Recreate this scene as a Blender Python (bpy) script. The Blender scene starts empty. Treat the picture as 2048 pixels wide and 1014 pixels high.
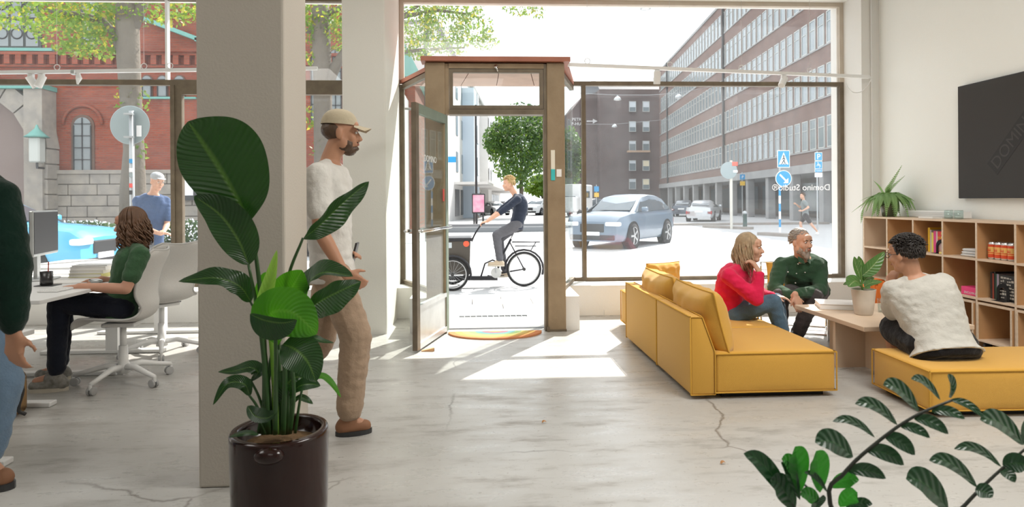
import bpy, bmesh, math, random
from mathutils import Vector, Matrix, noise
D = bpy.data; SC = bpy.context.scene; COL = SC.collection
random.seed(7)
V = Vector
# ---------------------------------------------------------------- camera
FPX = 1300.0; CXP = 1024.0; CYP = 401.5; CAMP = V((0, 0, 1.3))
ROT = Matrix.Rotation(math.radians(-3.26), 3, 'Z') @ Matrix.Rotation(math.pi/2, 3, 'X') @ Matrix.Rotation(math.radians(-0.40), 3, 'Z')
cam = D.cameras.new('camera'); co = D.objects.new('camera', cam); COL.objects.link(co)
co.matrix_world = Matrix.Translation(CAMP) @ ROT.to_4x4()
cam.sensor_width = 36.0; cam.lens = FPX/2048*36.0; cam.shift_y = (CYP-507.0)/2048
cam.clip_start = 0.05; cam.clip_end = 500
cam.dof.use_dof = True; cam.dof.focus_distance = 5.2; cam.dof.aperture_fstop = 4.5
SC.camera = co
# ---------------------------------------------------------------- sky, sun, exposure
SC.view_settings.view_transform = 'Standard'; SC.view_settings.look = 'None'
SC.view_settings.exposure = 0.15; SC.view_settings.gamma = 1.0; SC.view_settings.use_curve_mapping = False
W = D.worlds.new('sky'); SC.world = W; W.use_nodes = True
bg = W.node_tree.nodes['Background']; bg.inputs[0].default_value = (0.90, 0.96, 1.0, 1); bg.inputs[1].default_value = 2.0
sl = D.lights.new('sun', 'SUN'); sl.energy = 9.0; sl.angle = math.radians(0.6); sl.color = (1.0, 0.955, 0.89)
so = D.objects.new('sun', sl); COL.objects.link(so)
so.rotation_euler = V((0.52, 0.87, 1.0)).to_track_quat('Z', 'Y').to_euler(); so.location = (8, 14, 16)
def add_fill_light(x, y, sx, sy, w):
    l = D.lights.new('added_fill_light', 'AREA'); l.shape = 'RECTANGLE'; l.size = sx; l.size_y = sy; l.energy = w; l.color = (1.0, 0.97, 0.92)
    o = D.objects.new('added_fill_light', l); COL.objects.link(o); o.location = (x, y, 3.80)
add_fill_light(-3.6, 2.2, 1.8, 1.8, 45); add_fill_light(2.6, 2.2, 1.8, 1.8, 130); add_fill_light(-0.3, -1.2, 1.8, 1.8, 15); add_fill_light(-0.2, 4.6, 1.2, 1.2, 20)  # area lamps added overhead, out of view, to brighten the room
# ---------------------------------------------------------------- helpers
def ray(px, py): return ROT @ V(((px-CXP)/FPX, (CYP-py)/FPX, -1.0))
def fl(px, py, z=0.0):
    d = ray(px, py); return CAMP + d*((z-CAMP.z)/d.z)
def ay(px, py, Y):
    d = ray(px, py); return CAMP + d*(Y/d.y)
def ax(px, py, X):
    d = ray(px, py); return CAMP + d*(X/d.x)
def frame(d, up=V((0, 0, 1))):
    d = d.normalized()
    if abs(d.dot(up)) > 0.99: up = V((0, 1, 0)) if abs(d.y) < 0.9 else V((1, 0, 0))
    r = d.cross(up).normalized(); u = r.cross(d).normalized()
    return r, u
class MB:
    def __init__(s): s.v = []; s.f = []; s.uv = {}
    def add(s, vs, fs):
        b = len(s.v); s.v += [V(v) for v in vs]; s.f += [tuple(i+b for i in f) for f in fs]; return b
    def box(s, x0, x1, y0, y1, z0, z1, M=None):
        vs = [V((x, y, z)) for z in (z0, z1) for y in (y0, y1) for x in (x0, x1)]
        if M is not None: vs = [M @ v for v in vs]
        s.add(vs, [(0, 2, 3, 1), (4, 5, 7, 6), (0, 1, 5, 4), (2, 6, 7, 3), (0, 4, 6, 2), (1, 3, 7, 5)]); return s
    def bar(s, p, q, w, h, up=V((0, 0, 1))):
        p = V(p); q = V(q); r, u = frame(q-p, up); vs = []
        for c in (p, q): vs += [c+r*a*w/2+u*b*h/2 for a, b in ((-1, -1), (1, -1), (1, 1), (-1, 1))]
        s.add(vs, [(0, 1, 2, 3), (7, 6, 5, 4), (0, 4, 5, 1), (1, 5, 6, 2), (2, 6, 7, 3), (3, 7, 4, 0)]); return s
    def rbox(s, c, size, r, seg=3, M=None, puff=0.0):
        bm = bmesh.new(); bmesh.ops.create_cube(bm, size=1.0)
        for v in bm.verts: v.co = V((v.co.x*size[0], v.co.y*size[1], v.co.z*size[2]))
        if puff:
            bmesh.ops.subdivide_edges(bm, edges=bm.edges[:], cuts=7, use_grid_fill=True)
            for v in bm.verts:
                a, b, e = (2*v.co.x/size[0], 2*v.co.y/size[1], 2*v.co.z/size[2])
                k = puff
                v.co += V((a*k*(1-b*b)*(1-e*e), b*k*(1-a*a)*(1-e*e), e*k*(1-a*a)*(1-b*b)))
            ed = [e for e in bm.edges if len(e.link_faces) == 2 and e.calc_face_angle() > 0.9]
        else: ed = bm.edges[:]
        bmesh.ops.bevel(bm, geom=ed, offset=r, segments=seg, profile=0.5, affect='EDGES')
        T = Matrix.Translation(V(c)) @ (M.to_4x4() if M is not None else Matrix.Identity(4))
        bm.verts.index_update()
        s.add([T @ v.co for v in bm.verts], [tuple(v.index for v in f.verts) for f in bm.faces]); bm.free(); return s
    def tube(s, pts, rad, n=8, cap=True, ell=None):
        pts = [V(p) for p in pts]; m = len(pts)
        if not hasattr(rad, '__len__'): rad = [rad]*m
        b = len(s.v); pr = None
        for i, p in enumerate(pts):
            d = pts[min(i+1, m-1)]-pts[max(i-1, 0)]
            if pr is None: r, u = frame(d)
            else:
                dn = d.normalized(); r = (pr-dn*pr.dot(dn)); r = r.normalized() if r.length > 1e-6 else frame(d)[0]; u = r.cross(dn).normalized()
            pr = r
            for k in range(n):
                a = 2*math.pi*k/n; s.v.append(p+r*math.cos(a)*rad[i]+u*math.sin(a)*rad[i]*(ell or 1))
        for i in range(m-1):
            for k in range(n): s.f.append((b+i*n+k, b+i*n+(k+1) % n, b+(i+1)*n+(k+1) % n, b+(i+1)*n+k))
        if cap: s.f.append(tuple(b+k for k in range(n))[::-1]); s.f.append(tuple(b+(m-1)*n+k for k in range(n)))
        return s
    def lathe(s, prof, n=24, c=(0, 0, 0), M=None, cap=True):
        c = V(c); b = len(s.v); m = len(prof)
        for r, z in prof:
            for k in range(n):
                a = 2*math.pi*k/n; p = V((r*math.cos(a), r*math.sin(a), z))
                s.v.append(c+(M @ p if M is not None else p))
        for i in range(m-1):
            for k in range(n): s.f.append((b+i*n+k, b+i*n+(k+1) % n, b+(i+1)*n+(k+1) % n, b+(i+1)*n+k))
        if cap:
            if prof[0][0] > 1e-5: s.f.append(tuple(b+k for k in range(n))[::-1])
            if prof[-1][0] > 1e-5: s.f.append(tuple(b+(m-1)*n+k for k in range(n)))
        return s
    def ell(s, c, rad, M=None, n=12, m=8):
        c = V(c); b = len(s.v); R_ = V((rad, rad, rad)) if not hasattr(rad, '__len__') else V(rad)
        def T(x, y, z):
            p = V((x*R_.x, y*R_.y, z*R_.z)); return c+(M @ p if M is not None else p)
        s.v.append(T(0, 0, -1))
        for i in range(1, m):
            t = math.pi*i/m-math.pi/2
            for k in range(n):
                a = 2*math.pi*k/n; s.v.append(T(math.cos(t)*math.cos(a), math.cos(t)*math.sin(a), math.sin(t)))
        s.v.append(T(0, 0, 1)); e = len(s.v)-1
        for k in range(n):
            s.f.append((b, b+1+(k+1) % n, b+1+k)); s.f.append((e, e-n+k, e-n+(k+1) % n))
        for i in range(m-2):
            for k in range(n):
                p = b+1+i*n; s.f.append((p+k, p+(k+1) % n, p+n+(k+1) % n, p+n+k))
        return s
    def cap(s, p, q, r0, r1, n=12):
        p = V(p); q = V(q); d = q-p
        if d.length < 1e-5: return s.ell(p, max(r0, r1))
        d.normalize(); pts = []; rs = []
        for t in (-1, -.87, -.5, 0): pts.append(p+d*t*r0); rs.append(max(r0*math.sqrt(max(0, 1-t*t)), .0006))
        for t in (0, .5, .87, 1): pts.append(q+d*t*r1); rs.append(max(r1*math.sqrt(max(0, 1-t*t)), .0006))
        return s.tube(pts, rs, n)
    def grid(s, fn, nu, nv, uv=True, closed=False):
        b = len(s.v)
        for i in range(nu+1):
            for j in range(nv+1):
                s.v.append(V(fn(i/nu, j/nv)))
                if uv: s.uv[len(s.v)-1] = (i/nu, j/nv)
        for i in range(nu):
            for j in range(nv):
                a = b+i*(nv+1)+j; s.f.append((a, a+1, a+nv+2, a+nv+1))
        return s
    def prism(s, poly, d):
        d = V(d); n = len(poly); b = s.add([V(p) for p in poly]+[V(p)+d for p in poly], [])
        s.f.append(tuple(b+i for i in range(n))[::-1]); s.f.append(tuple(b+n+i for i in range(n)))
        for i in range(n): s.f.append((b+i, b+(i+1) % n, b+n+(i+1) % n, b+n+i))
        return s
    def mesh(s, name, mat, smooth=False, off=None, auto=None):
        me = D.meshes.new(name); vs = [v-off for v in s.v] if off is not None else s.v
        me.from_pydata([tuple(v) for v in vs], [], s.f)
        if s.uv:
            ul = me.uv_layers.new(name='uv')
            for lp in me.loops: ul.data[lp.index].uv = s.uv.get(lp.vertex_index, (0, 0))
        bm = bmesh.new(); bm.from_mesh(me); bmesh.ops.recalc_face_normals(bm, faces=bm.faces)
        if auto:
            for e in bm.edges:
                if len(e.link_faces) == 2 and e.calc_face_angle() > auto: e.smooth = False
            smooth = True
        bm.to_mesh(me); bm.free()
        if smooth: me.polygons.foreach_set('use_smooth', [True]*len(me.polygons))
        if mat: me.materials.append(mat)
        return me
    def build(s, name, mat, parent=None, smooth=False, world=True, auto=None):
        off = parent['_o'] if (parent is not None and world and '_o' in parent) else None
        me = s.mesh(name, mat, smooth, V(off) if off is not None else None, auto)
        return link(name, me, parent)
def link(name, me, parent=None):
    o = D.objects.new(name, me); COL.objects.link(o)
    if parent is not None:
        o.parent = parent
        if '_o' in parent: o['_o'] = parent['_o']
    return o
def tag(o, label=None, cat=None, group=None, kind=None):
    if label: o['label'] = label
    if cat: o['category'] = cat
    if group: o['group'] = group
    if kind: o['kind'] = kind
    return o
def thing(name, label, cat, loc=(0, 0, 0), rz=0.0, group=None, world=True, kind=None):
    o = D.objects.new(name, None); COL.objects.link(o); o.location = loc; o.rotation_euler = (0, 0, rz); o.empty_display_size = .1
    if world and rz == 0: o['_o'] = list(V(loc))
    return tag(o, label, cat, group, kind)
def copy_tree(o, parent=None):
    c = o.copy(); COL.objects.link(c); c.parent = parent
    for ch in [x for x in o.children]: copy_tree(ch, c)
    return c
TMP = D.scenes.new('build_tmp')
def evaluated(o):
    TMP.collection.objects.link(o); TMP.view_layers[0].update(); dg = TMP.view_layers[0].depsgraph
    me = D.meshes.new_from_object(o.evaluated_get(dg)); return me
def fuse(mb, name, mat, parent, vox=.008, it=3, world=True, noise_amp=0, noise_s=.08, dec=None):
    me = mb.mesh(name+'_raw', None); o = D.objects.new(name+'_raw', me)
    m = o.modifiers.new('r', 'REMESH'); m.mode = 'VOXEL'; m.voxel_size = vox
    if it: m = o.modifiers.new('s', 'SMOOTH'); m.factor = .5; m.iterations = it
    m2 = evaluated(o); D.objects.remove(o); D.meshes.remove(me)
    m2.name = name; off = V(parent['_o']) if (world and '_o' in parent) else V((0, 0, 0))
    nv = len(m2.vertices); co_ = [0.0]*(nv*3); no_ = [0.0]*(nv*3); m2.vertices.foreach_get('co', co_)
    if noise_amp: m2.vertices.foreach_get('normal', no_)
    for i in range(nv):
        p = V(co_[3*i:3*i+3]); q = p-off
        if noise_amp: q += V(no_[3*i:3*i+3])*noise.noise(V((p.x/noise_s+noise.noise(p*4), p.y/noise_s, p.z*1.6/noise_s)))*noise_amp
        co_[3*i:3*i+3] = q
    m2.vertices.foreach_set('co', co_); m2.update()
    m2.materials.clear(); m2.materials.append(mat); m2.polygons.foreach_set('use_smooth', [True]*len(m2.polygons))
    return link(name, m2, parent)
# ---------------------------------------------------------------- materials
MATS = {}
def mat(name, col, rough=.55, spec=.5, metal=0, var=None, bump=None, coat=0, trans=None, sheen=0, emit=None):
    """var=(scale, amount, colour2), bump=(scale, strength, detail)"""
    if name in MATS: return MATS[name]
    m = D.materials.new(name); m.use_nodes = True; nt = m.node_tree; N = nt.nodes; L = nt.links
    b = N['Principled BSDF']; c = tuple(col)+(1,)
    b.inputs['Base Color'].default_value = c; b.inputs['Roughness'].default_value = rough
    b.inputs['Specular IOR Level'].default_value = spec; b.inputs['Metallic'].default_value = metal
    b.inputs['Coat Weight'].default_value = coat; b.inputs['Coat Roughness'].default_value = .08
    if sheen: b.inputs['Sheen Weight'].default_value = sheen
    if emit: b.inputs['Emission Color'].default_value = tuple(emit[:3])+(1,); b.inputs['Emission Strength'].default_value = emit[3]
    tc = None
    if var or bump: tc = N.new('ShaderNodeTexCoord')
    if var:
        n = N.new('ShaderNodeTexNoise'); n.inputs['Scale'].default_value = var[0]; n.inputs['Detail'].default_value = 5
        L.new(tc.outputs['Object'], n.inputs['Vector'])
        r = N.new('ShaderNodeMapRange'); r.inputs[1].default_value = .3; r.inputs[2].default_value = .7; r.inputs[4].default_value = var[1]
        L.new(n.outputs[0], r.inputs[0])
        x = N.new('ShaderNodeMix'); x.data_type = 'RGBA'; x.inputs[6].default_value = c
        x.inputs[7].default_value = tuple(var[2])+(1,) if len(var) > 2 else (c[0]*.55, c[1]*.55, c[2]*.55, 1)
        L.new(r.outputs[0], x.inputs[0]); L.new(x.outputs[2], b.inputs['Base Color'])
    if bump:
        n = N.new('ShaderNodeTexNoise'); n.inputs['Scale'].default_value = bump[0]; n.inputs['Detail'].default_value = bump[2] if len(bump) > 2 else 4
        L.new(tc.outputs['Object'], n.inputs['Vector'])
        p = N.new('ShaderNodeBump'); p.inputs['Strength'].default_value = bump[1]; p.inputs['Distance'].default_value = .02
        L.new(n.outputs[0], p.inputs['Height']); L.new(p.outputs[0], b.inputs['Normal'])
    if trans:
        t = N.new('ShaderNodeBsdfTranslucent'); t.inputs[0].default_value = tuple(trans[:3])+(1,)
        x = N.new('ShaderNodeMixShader'); x.inputs[0].default_value = trans[3]
        L.new(b.outputs[0], x.inputs[1]); L.new(t.outputs[0], x.inputs[2]); L.new(x.outputs[0], N['Material Output'].inputs[0])
    MATS[name] = m; return m
def glass_mat(name, refl=.10, dirt=.05, tint=(1, 1, 1), rough=0.0):
    m = D.materials.new(name); m.use_nodes = True; nt = m.node_tree; N = nt.nodes; L = nt.links; N.remove(N['Principled BSDF'])
    t = N.new('ShaderNodeBsdfTransparent'); t.inputs[0].default_value = tuple(tint)+(1,)
    g = N.new('ShaderNodeBsdfGlossy'); g.inputs['Roughness'].default_value = rough
    ge = N.new('ShaderNodeNewGeometry'); dt = N.new('ShaderNodeVectorMath'); dt.operation = 'DOT_PRODUCT'; L.new(ge.outputs['Incoming'], dt.inputs[0]); L.new(ge.outputs['Normal'], dt.inputs[1])
    ab = N.new('ShaderNodeMath'); ab.operation = 'ABSOLUTE'; L.new(dt.outputs['Value'], ab.inputs[0])
    om = N.new('ShaderNodeMath'); om.operation = 'SUBTRACT'; om.inputs[0].default_value = 1; L.new(ab.outputs[0], om.inputs[1])
    pw = N.new('ShaderNodeMath'); pw.operation = 'POWER'; pw.inputs[1].default_value = 5; L.new(om.outputs[0], pw.inputs[0])
    ad = N.new('ShaderNodeMath'); ad.operation = 'MULTIPLY_ADD'; ad.inputs[1].default_value = (1-refl)*.5; ad.inputs[2].default_value = refl*.5; L.new(pw.outputs[0], ad.inputs[0])
    x = N.new('ShaderNodeMixShader'); L.new(ad.outputs[0], x.inputs[0]); L.new(t.outputs[0], x.inputs[1]); L.new(g.outputs[0], x.inputs[2])
    out = x
    if dirt:
        d = N.new('ShaderNodeBsdfTranslucent'); d.inputs[0].default_value = (.9, .95, 1, 1)
        tc = N.new('ShaderNodeTexCoord'); n = N.new('ShaderNodeTexNoise'); n.inputs['Scale'].default_value = 2.5; n.inputs['Detail'].default_value = 8
        L.new(tc.outputs['Object'], n.inputs['Vector'])
        r = N.new('ShaderNodeMapRange'); r.inputs[1].default_value = .3; r.inputs[2].default_value = .75; r.inputs[3].default_value = dirt*.3; r.inputs[4].default_value = dirt*.75
        L.new(n.outputs[0], r.inputs[0]); y = N.new('ShaderNodeMixShader')
        L.new(r.outputs[0], y.inputs[0]); L.new(x.outputs[0], y.inputs[1]); L.new(d.outputs[0], y.inputs[2]); out = y
    L.new(out.outputs[0], N['Material Output'].inputs[0]); MATS[name] = m; return m
def leaf_mat(name, c1, c2, tr, scale=60, rough=.28):
    m = D.materials.new(name); m.use_nodes = True; nt = m.node_tree; N = nt.nodes; L = nt.links; b = N['Principled BSDF']
    uv = N.new('ShaderNodeUVMap'); sx = N.new('ShaderNodeSeparateXYZ'); L.new(uv.outputs[0], sx.inputs[0])
    s1 = N.new('ShaderNodeMath'); s1.operation = 'SUBTRACT'; s1.inputs[1].default_value = .5; L.new(sx.outputs[1], s1.inputs[0])
    ab = N.new('ShaderNodeMath'); ab.operation = 'ABSOLUTE'; L.new(s1.outputs[0], ab.inputs[0])
    k = N.new('ShaderNodeMath'); k.operation = 'MULTIPLY_ADD'; k.inputs[1].default_value = -.35; L.new(ab.outputs[0], k.inputs[0]); L.new(sx.outputs[0], k.inputs[2])
    w = N.new('ShaderNodeMath'); w.operation = 'MULTIPLY'; w.inputs[1].default_value = scale*2; L.new(k.outputs[0], w.inputs[0])
    si = N.new('ShaderNodeMath'); si.operation = 'SINE'; L.new(w.outputs[0], si.inputs[0])
    bp = N.new('ShaderNodeBump'); bp.inputs['Strength'].default_value = .35; bp.inputs['Distance'].default_value = .004; L.new(si.outputs[0], bp.inputs['Height']); L.new(bp.outputs[0], b.inputs['Normal'])
    mr = N.new('ShaderNodeMapRange'); mr.inputs[1].default_value = .012; mr.inputs[2].default_value = .045; L.new(ab.outputs[0], mr.inputs[0])
    tc = N.new('ShaderNodeTexCoord'); nz = N.new('ShaderNodeTexNoise'); nz.inputs['Scale'].default_value = 7; L.new(tc.outputs['Object'], nz.inputs['Vector'])
    x0 = N.new('ShaderNodeMix'); x0.data_type = 'RGBA'; x0.inputs[6].default_value = tuple(c1)+(1,); x0.inputs[7].default_value = (c1[0]*1.5+.005, c1[1]*1.35, c1[2]*1.4, 1); L.new(nz.outputs[0], x0.inputs[0])
    x = N.new('ShaderNodeMix'); x.data_type = 'RGBA'; x.inputs[6].default_value = tuple(c2)+(1,); L.new(mr.outputs[0], x.inputs[0]); L.new(x0.outputs[2], x.inputs[7])
    L.new(x.outputs[2], b.inputs['Base Color']); b.inputs['Roughness'].default_value = rough; b.inputs['Specular IOR Level'].default_value = .5
    t = N.new('ShaderNodeBsdfTranslucent'); t.inputs[0].default_value = tuple(tr[:3])+(1,)
    mx = N.new('ShaderNodeMixShader'); mx.inputs[0].default_value = tr[3]
    L.new(b.outputs[0], mx.inputs[1]); L.new(t.outputs[0], mx.inputs[2]); L.new(mx.outputs[0], N['Material Output'].inputs[0]); MATS[name] = m; return m
def brick_mat(name, c1, c2, mortar, bw, bh, axis='x', mw=.012):
    m = D.materials.new(name); m.use_nodes = True; nt = m.node_tree; N = nt.nodes; L = nt.links; b = N['Principled BSDF']
    tc = N.new('ShaderNodeTexCoord'); sx = N.new('ShaderNodeSeparateXYZ'); cb = N.new('ShaderNodeCombineXYZ'); L.new(tc.outputs['Object'], sx.inputs[0])
    L.new(sx.outputs[0 if axis == 'x' else 1], cb.inputs[0]); L.new(sx.outputs[2], cb.inputs[1])
    t = N.new('ShaderNodeTexBrick'); t.inputs['Scale'].default_value = 1; t.inputs['Brick Width'].default_value = bw; t.inputs['Row Height'].default_value = bh
    t.inputs['Mortar Size'].default_value = mw; t.inputs['Color1'].default_value = tuple(c1)+(1,); t.inputs['Color2'].default_value = tuple(c2)+(1,); t.inputs['Mortar'].default_value = tuple(mortar)+(1,)
    L.new(cb.outputs[0], t.inputs['Vector'])
    nz = N.new('ShaderNodeTexNoise'); nz.inputs['Scale'].default_value = .6; nz.inputs['Detail'].default_value = 6; L.new(tc.outputs['Object'], nz.inputs['Vector'])
    x = N.new('ShaderNodeMix'); x.data_type = 'RGBA'; x.blend_type = 'MULTIPLY'; x.inputs[0].default_value = .5
    L.new(t.outputs[0], x.inputs[6]); L.new(nz.outputs[0], x.inputs[7]); L.new(x.outputs[2], b.inputs['Base Color']); b.inputs['Roughness'].default_value = .85
    MATS[name] = m; return m
def concrete_mat():
    m = D.materials.new('concrete_floor'); m.use_nodes = True; nt = m.node_tree; N = nt.nodes; L = nt.links; b = N['Principled BSDF']
    tc = N.new('ShaderNodeTexCoord')
    def nz(scale, det, stretch=None, rough=.5):
        n = N.new('ShaderNodeTexNoise'); n.inputs['Scale'].default_value = scale; n.inputs['Detail'].default_value = det; n.inputs['Roughness'].default_value = rough
        if stretch:
            mp = N.new('ShaderNodeMapping'); mp.inputs['Scale'].default_value = stretch; L.new(tc.outputs['Object'], mp.inputs[0]); L.new(mp.outputs[0], n.inputs['Vector'])
        else: L.new(tc.outputs['Object'], n.inputs['Vector'])
        return n
    def ramp(src, a, bb, lo=0.0, hi=1.0):
        r = N.new('ShaderNodeMapRange'); r.inputs[1].default_value = a; r.inputs[2].default_value = bb; r.inputs[3].default_value = lo; r.inputs[4].default_value = hi; L.new(src, r.inputs[0]); return r
    def mix(f, a, bcol, src=None):
        x = N.new('ShaderNodeMix'); x.data_type = 'RGBA'; L.new(f, x.inputs[0])
        if src is None: x.inputs[6].default_value = tuple(a)+(1,)
        else: L.new(src, x.inputs[6])
        x.inputs[7].default_value = tuple(bcol)+(1,); return x
    big = nz(.7, 5); x1 = mix(ramp(big.outputs[0], .35, .65).outputs[0], (.50, .49, .465), (.40, .39, .365))
    st = nz(2.2, 9, (.8, 2.6, 1), .68); x2 = mix(ramp(st.outputs[0], .53, .66, 0, .75).outputs[0], None, (.27, .25, .225), x1.outputs[2])
    sp = nz(45, 4); x3 = mix(ramp(sp.outputs[0], .64, .70, 0, .5).outputs[0], None, (.22, .19, .16), x2.outputs[2])
    # cracks
    wn = nz(3.0, 5); ad = N.new('ShaderNodeMix'); ad.data_type = 'VECTOR'; ad.inputs[0].default_value = .18; L.new(tc.outputs['Object'], ad.inputs[4]); L.new(wn.outputs[1], ad.inputs[5])
    vo = N.new('ShaderNodeTexVoronoi'); vo.feature = 'DISTANCE_TO_EDGE'; vo.inputs['Scale'].default_value = .62; L.new(ad.outputs[1], vo.inputs['Vector'])
    ck = ramp(vo.outputs[0], .0, .006, 1, 0); mk = ramp(nz(.9, 2).outputs[0], .5, .6, 0, .8)
    mu = N.new('ShaderNodeMath'); mu.operation = 'MULTIPLY'; L.new(ck.outputs[0], mu.inputs[0]); L.new(mk.outputs[0], mu.inputs[1])
    x4 = mix(mu.outputs[0], None, (.13, .11, .09), x3.outputs[2]); L.new(x4.outputs[2], b.inputs['Base Color'])
    L.new(ramp(st.outputs[0], .4, .7, .26, .55).outputs[0], b.inputs['Roughness']); b.inputs['Specular IOR Level'].default_value = .5
    bp = N.new('ShaderNodeBump'); bp.inputs['Strength'].default_value = .25; bp.inputs['Distance'].default_value = .006; L.new(st.outputs[0], bp.inputs['Height']); L.new(bp.outputs[0], b.inputs['Normal'])
    MATS['concrete'] = m; return m
WHITE = mat('white_plaster', (.80, .79, .76), .8, .3, var=(1.2, .25, (.74, .73, .69)), bump=(90, .10))
WALLR = mat('right_wall_plaster', (.86, .865, .83), .85, .3, bump=(120, .10))
BEIGE = mat('column_paint', (.52, .475, .415), .8, .3, bump=(100, .10))
BRONZE = mat('bronze_frame', (.20, .16, .11), .5, .5, .35, var=(9, .6, (.11, .085, .06)), bump=(40, .1))
TAN = mat('tan_post', (.36, .27, .17), .6, .4, 0, var=(5, .7, (.24, .17, .10)), bump=(30, .15))
COPPER = mat('copper_sheet', (.42, .16, .10), .5, .5, .2, var=(4, .6, (.30, .11, .07)))
COPPERL = mat('copper_soffit', (.62, .40, .33), .6, .4, 0, var=(6, .7, (.46, .30, .25)))
GREENF = mat('door_green', (.24, .30, .24), .5, .5, .2, var=(8, .5, (.16, .2, .16)))
METAL = mat('brushed_metal', (.62, .64, .64), .38, .5, .8, var=(6, .5, (.42, .43, .43)))
CHROME = mat('chrome', (.75, .75, .74), .2, .5, 1.0)
WPAINT = mat('white_metal', (.82, .82, .81), .35, .5)
WPLAS = mat('white_plastic', (.80, .80, .79), .45, .5)
DARK = mat('dark_plastic', (.03, .03, .032), .4, .5)
BLACK = mat('black_matte', (.012, .012, .013), .7, .3)
GLASS = glass_mat('window_glass', .07, .036)
GLASSL = glass_mat('left_window_glass', .06, .018)
GLASSC = glass_mat('clear_glass', .08, .012, (.94, .97, .96))
# ================================================================ ROOM SHELL
YG = 7.70; YW = 7.28; YO = 7.95; ZS = .335; ZT0 = 2.665; ZT1 = 2.715; ZH = 3.68; ZC = 3.9; XR = 4.70; XL = -7.0; YB = -4.0
def struct(name, mb, m, parent=None, **k):
    o = mb.build(name, m, parent, **k)
    if parent is None: o['kind'] = 'structure'
    return o
struct('floor', MB().box(XL, XR, YB, YW, -.06, 0).prism([(-.50, YW, -.06), (.93, YW, -.06), (.93, 6.62, -.06), (-.5, 6.62, -.06)][::-1], (0, 0, .0001)), concrete_mat())
struct('ceiling', MB().box(XL, XR, YB, YO, ZC, ZC+.15), WHITE)
struct('wall_right', MB().box(XR, XR+.2, YB, YO, -.2, ZC), WALLR)
struct('wall_left', MB().box(XL-.2, XL, YB, YO, -.2, ZC), WHITE)
struct('wall_back', MB().box(XL, XR, YB-.2, YB, -.2, ZC), WHITE)
struct('wall_front_sill_left', MB().box(XL, -.87, YW, YO, -.2, ZS), WHITE)
struct('wall_front_sill_right', MB().prism([(1.30, YW, -.2), (XR, YW, -.2), (XR, YO, -.2), (1.30, YO, -.2)], (0, 0, ZS+.2)), WHITE)
struct('wall_front_header', MB().box(XL, XR, YW, YO, ZH, ZC), WHITE)
struct('wall_front_pier_right', MB().box(4.49, XR, YW+.02, YO, ZS, ZH), WHITE)
struct('wall_front_pillar', MB().rbox((-1.081, 7.195, 1.85), (.418, 1.51, 4.1), .012, 2), mat('pillar_white', (.76, .74, .68), .85, .3, bump=(110, .1)))
struct('column', MB().rbox((-1.0685, 3.235, 1.95), (.395, .40, 3.9), .012, 2), BEIGE)
# canted low walls of the recessed entrance
struct('trim_1', MB().prism([(-.87, 7.28, -.2), (-.65, 7.28, -.2), (-.65, 6.47, -.2), (-.485, 6.47, -.2), (-.485, 6.57, -.2), (-.38, 6.7, -.2), (-.87, YO, -.2)], (0, 0, .54)), WHITE)
struct('trim_2', MB().prism([(.90, 6.47, -.2), (1.04, 6.47, -.2), (1.05, YW, -.2), (1.30, YW, -.2), (1.30, YO, -.2), (1.12, YO, -.2), (.90, 6.7, -.2)], (0, 0, .54)), WHITE)
struct('baseboard_front', MB().box(1.45, XR-.02, YW-.012, YW, .0, .06), WHITE)
# ---- windows
def window(n, parts, panes, frames_mat=BRONZE, gm=GLASS):
    w = thing('window_%d' % n, None, None, kind='structure'); w['_o'] = [0, 0, 0]
    for a in parts: MB().box(*a[:6]).build('window_frame', a[6] if len(a) > 6 else frames_mat, w)
    for p in panes: MB().box(*p).build('pane', gm, w)
    return w
y0, y1 = YG-.035, YG+.035; g0, g1 = YG-.004, YG+.004
window(1, [(XL, -1.29, y0, y1, ZS, ZS+.045), (XL, -1.29, y0, y1, ZT0-.01, ZT1), (XL, -1.29, y0, y1, ZH-.05, ZH),
           (-3.475, -3.43, y0-.02, y1, ZS+.045, ZT0-.01), (-3.43, -3.355, y0, y1, ZS+.045, ZT0-.01), (-3.355, -1.29, y0, y1, 2.55, ZT0-.01), (-1.34, -1.29, y0, y1, ZS+.045, 2.55),
           (-3.535, -3.51, y0, y1, ZT1, ZH-.05, WPAINT)],  # upper mullion coloured white to stand for sunlight on it
       [(XL, -3.475, g0, g1, ZS+.045, ZT0-.01), (-3.355, -1.34, g0, g1, ZS+.045, 2.55), (XL, -3.535, g0, g1, ZT1, ZH-.05), (-3.51, -1.29, g0, g1, ZT1, ZH-.05)], gm=GLASSL)
window(2, [(1.12, XR-.21, y0, y1, ZS, ZS+.045), (1.16, XR-.21, y0, y1, ZT0, ZT1), (1.275, 1.32, y0-.015, y1, ZS+.045, ZT0), (4.44, 4.49, y0, y1, ZS+.045, ZT0)],
       [(1.32, 4.44, g0, g1, ZS+.045, ZT0), (1.14, 1.275, g0, g1, ZS+.045, ZT0)])
CREAM = mat('cream_frame', (.62, .55, .46), .6, .4, var=(6, .5, (.5, .43, .35)))
window(3, [(-.87, 4.49, y0, y1, ZH-.05, ZH, CREAM), (-.87, -.82, y0, y1, ZT1, ZH-.05, CREAM), (4.44, 4.49, y0, y1, ZT1, ZH-.05, CREAM), (-.87, -.82, y0-.02, y1, ZS, ZT0), (-.82, 1.16, y0, y1, ZT0, ZT1, COPPER)],
       [(-.82, 4.44, g0, g1, ZT1, ZH-.05)])
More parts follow.
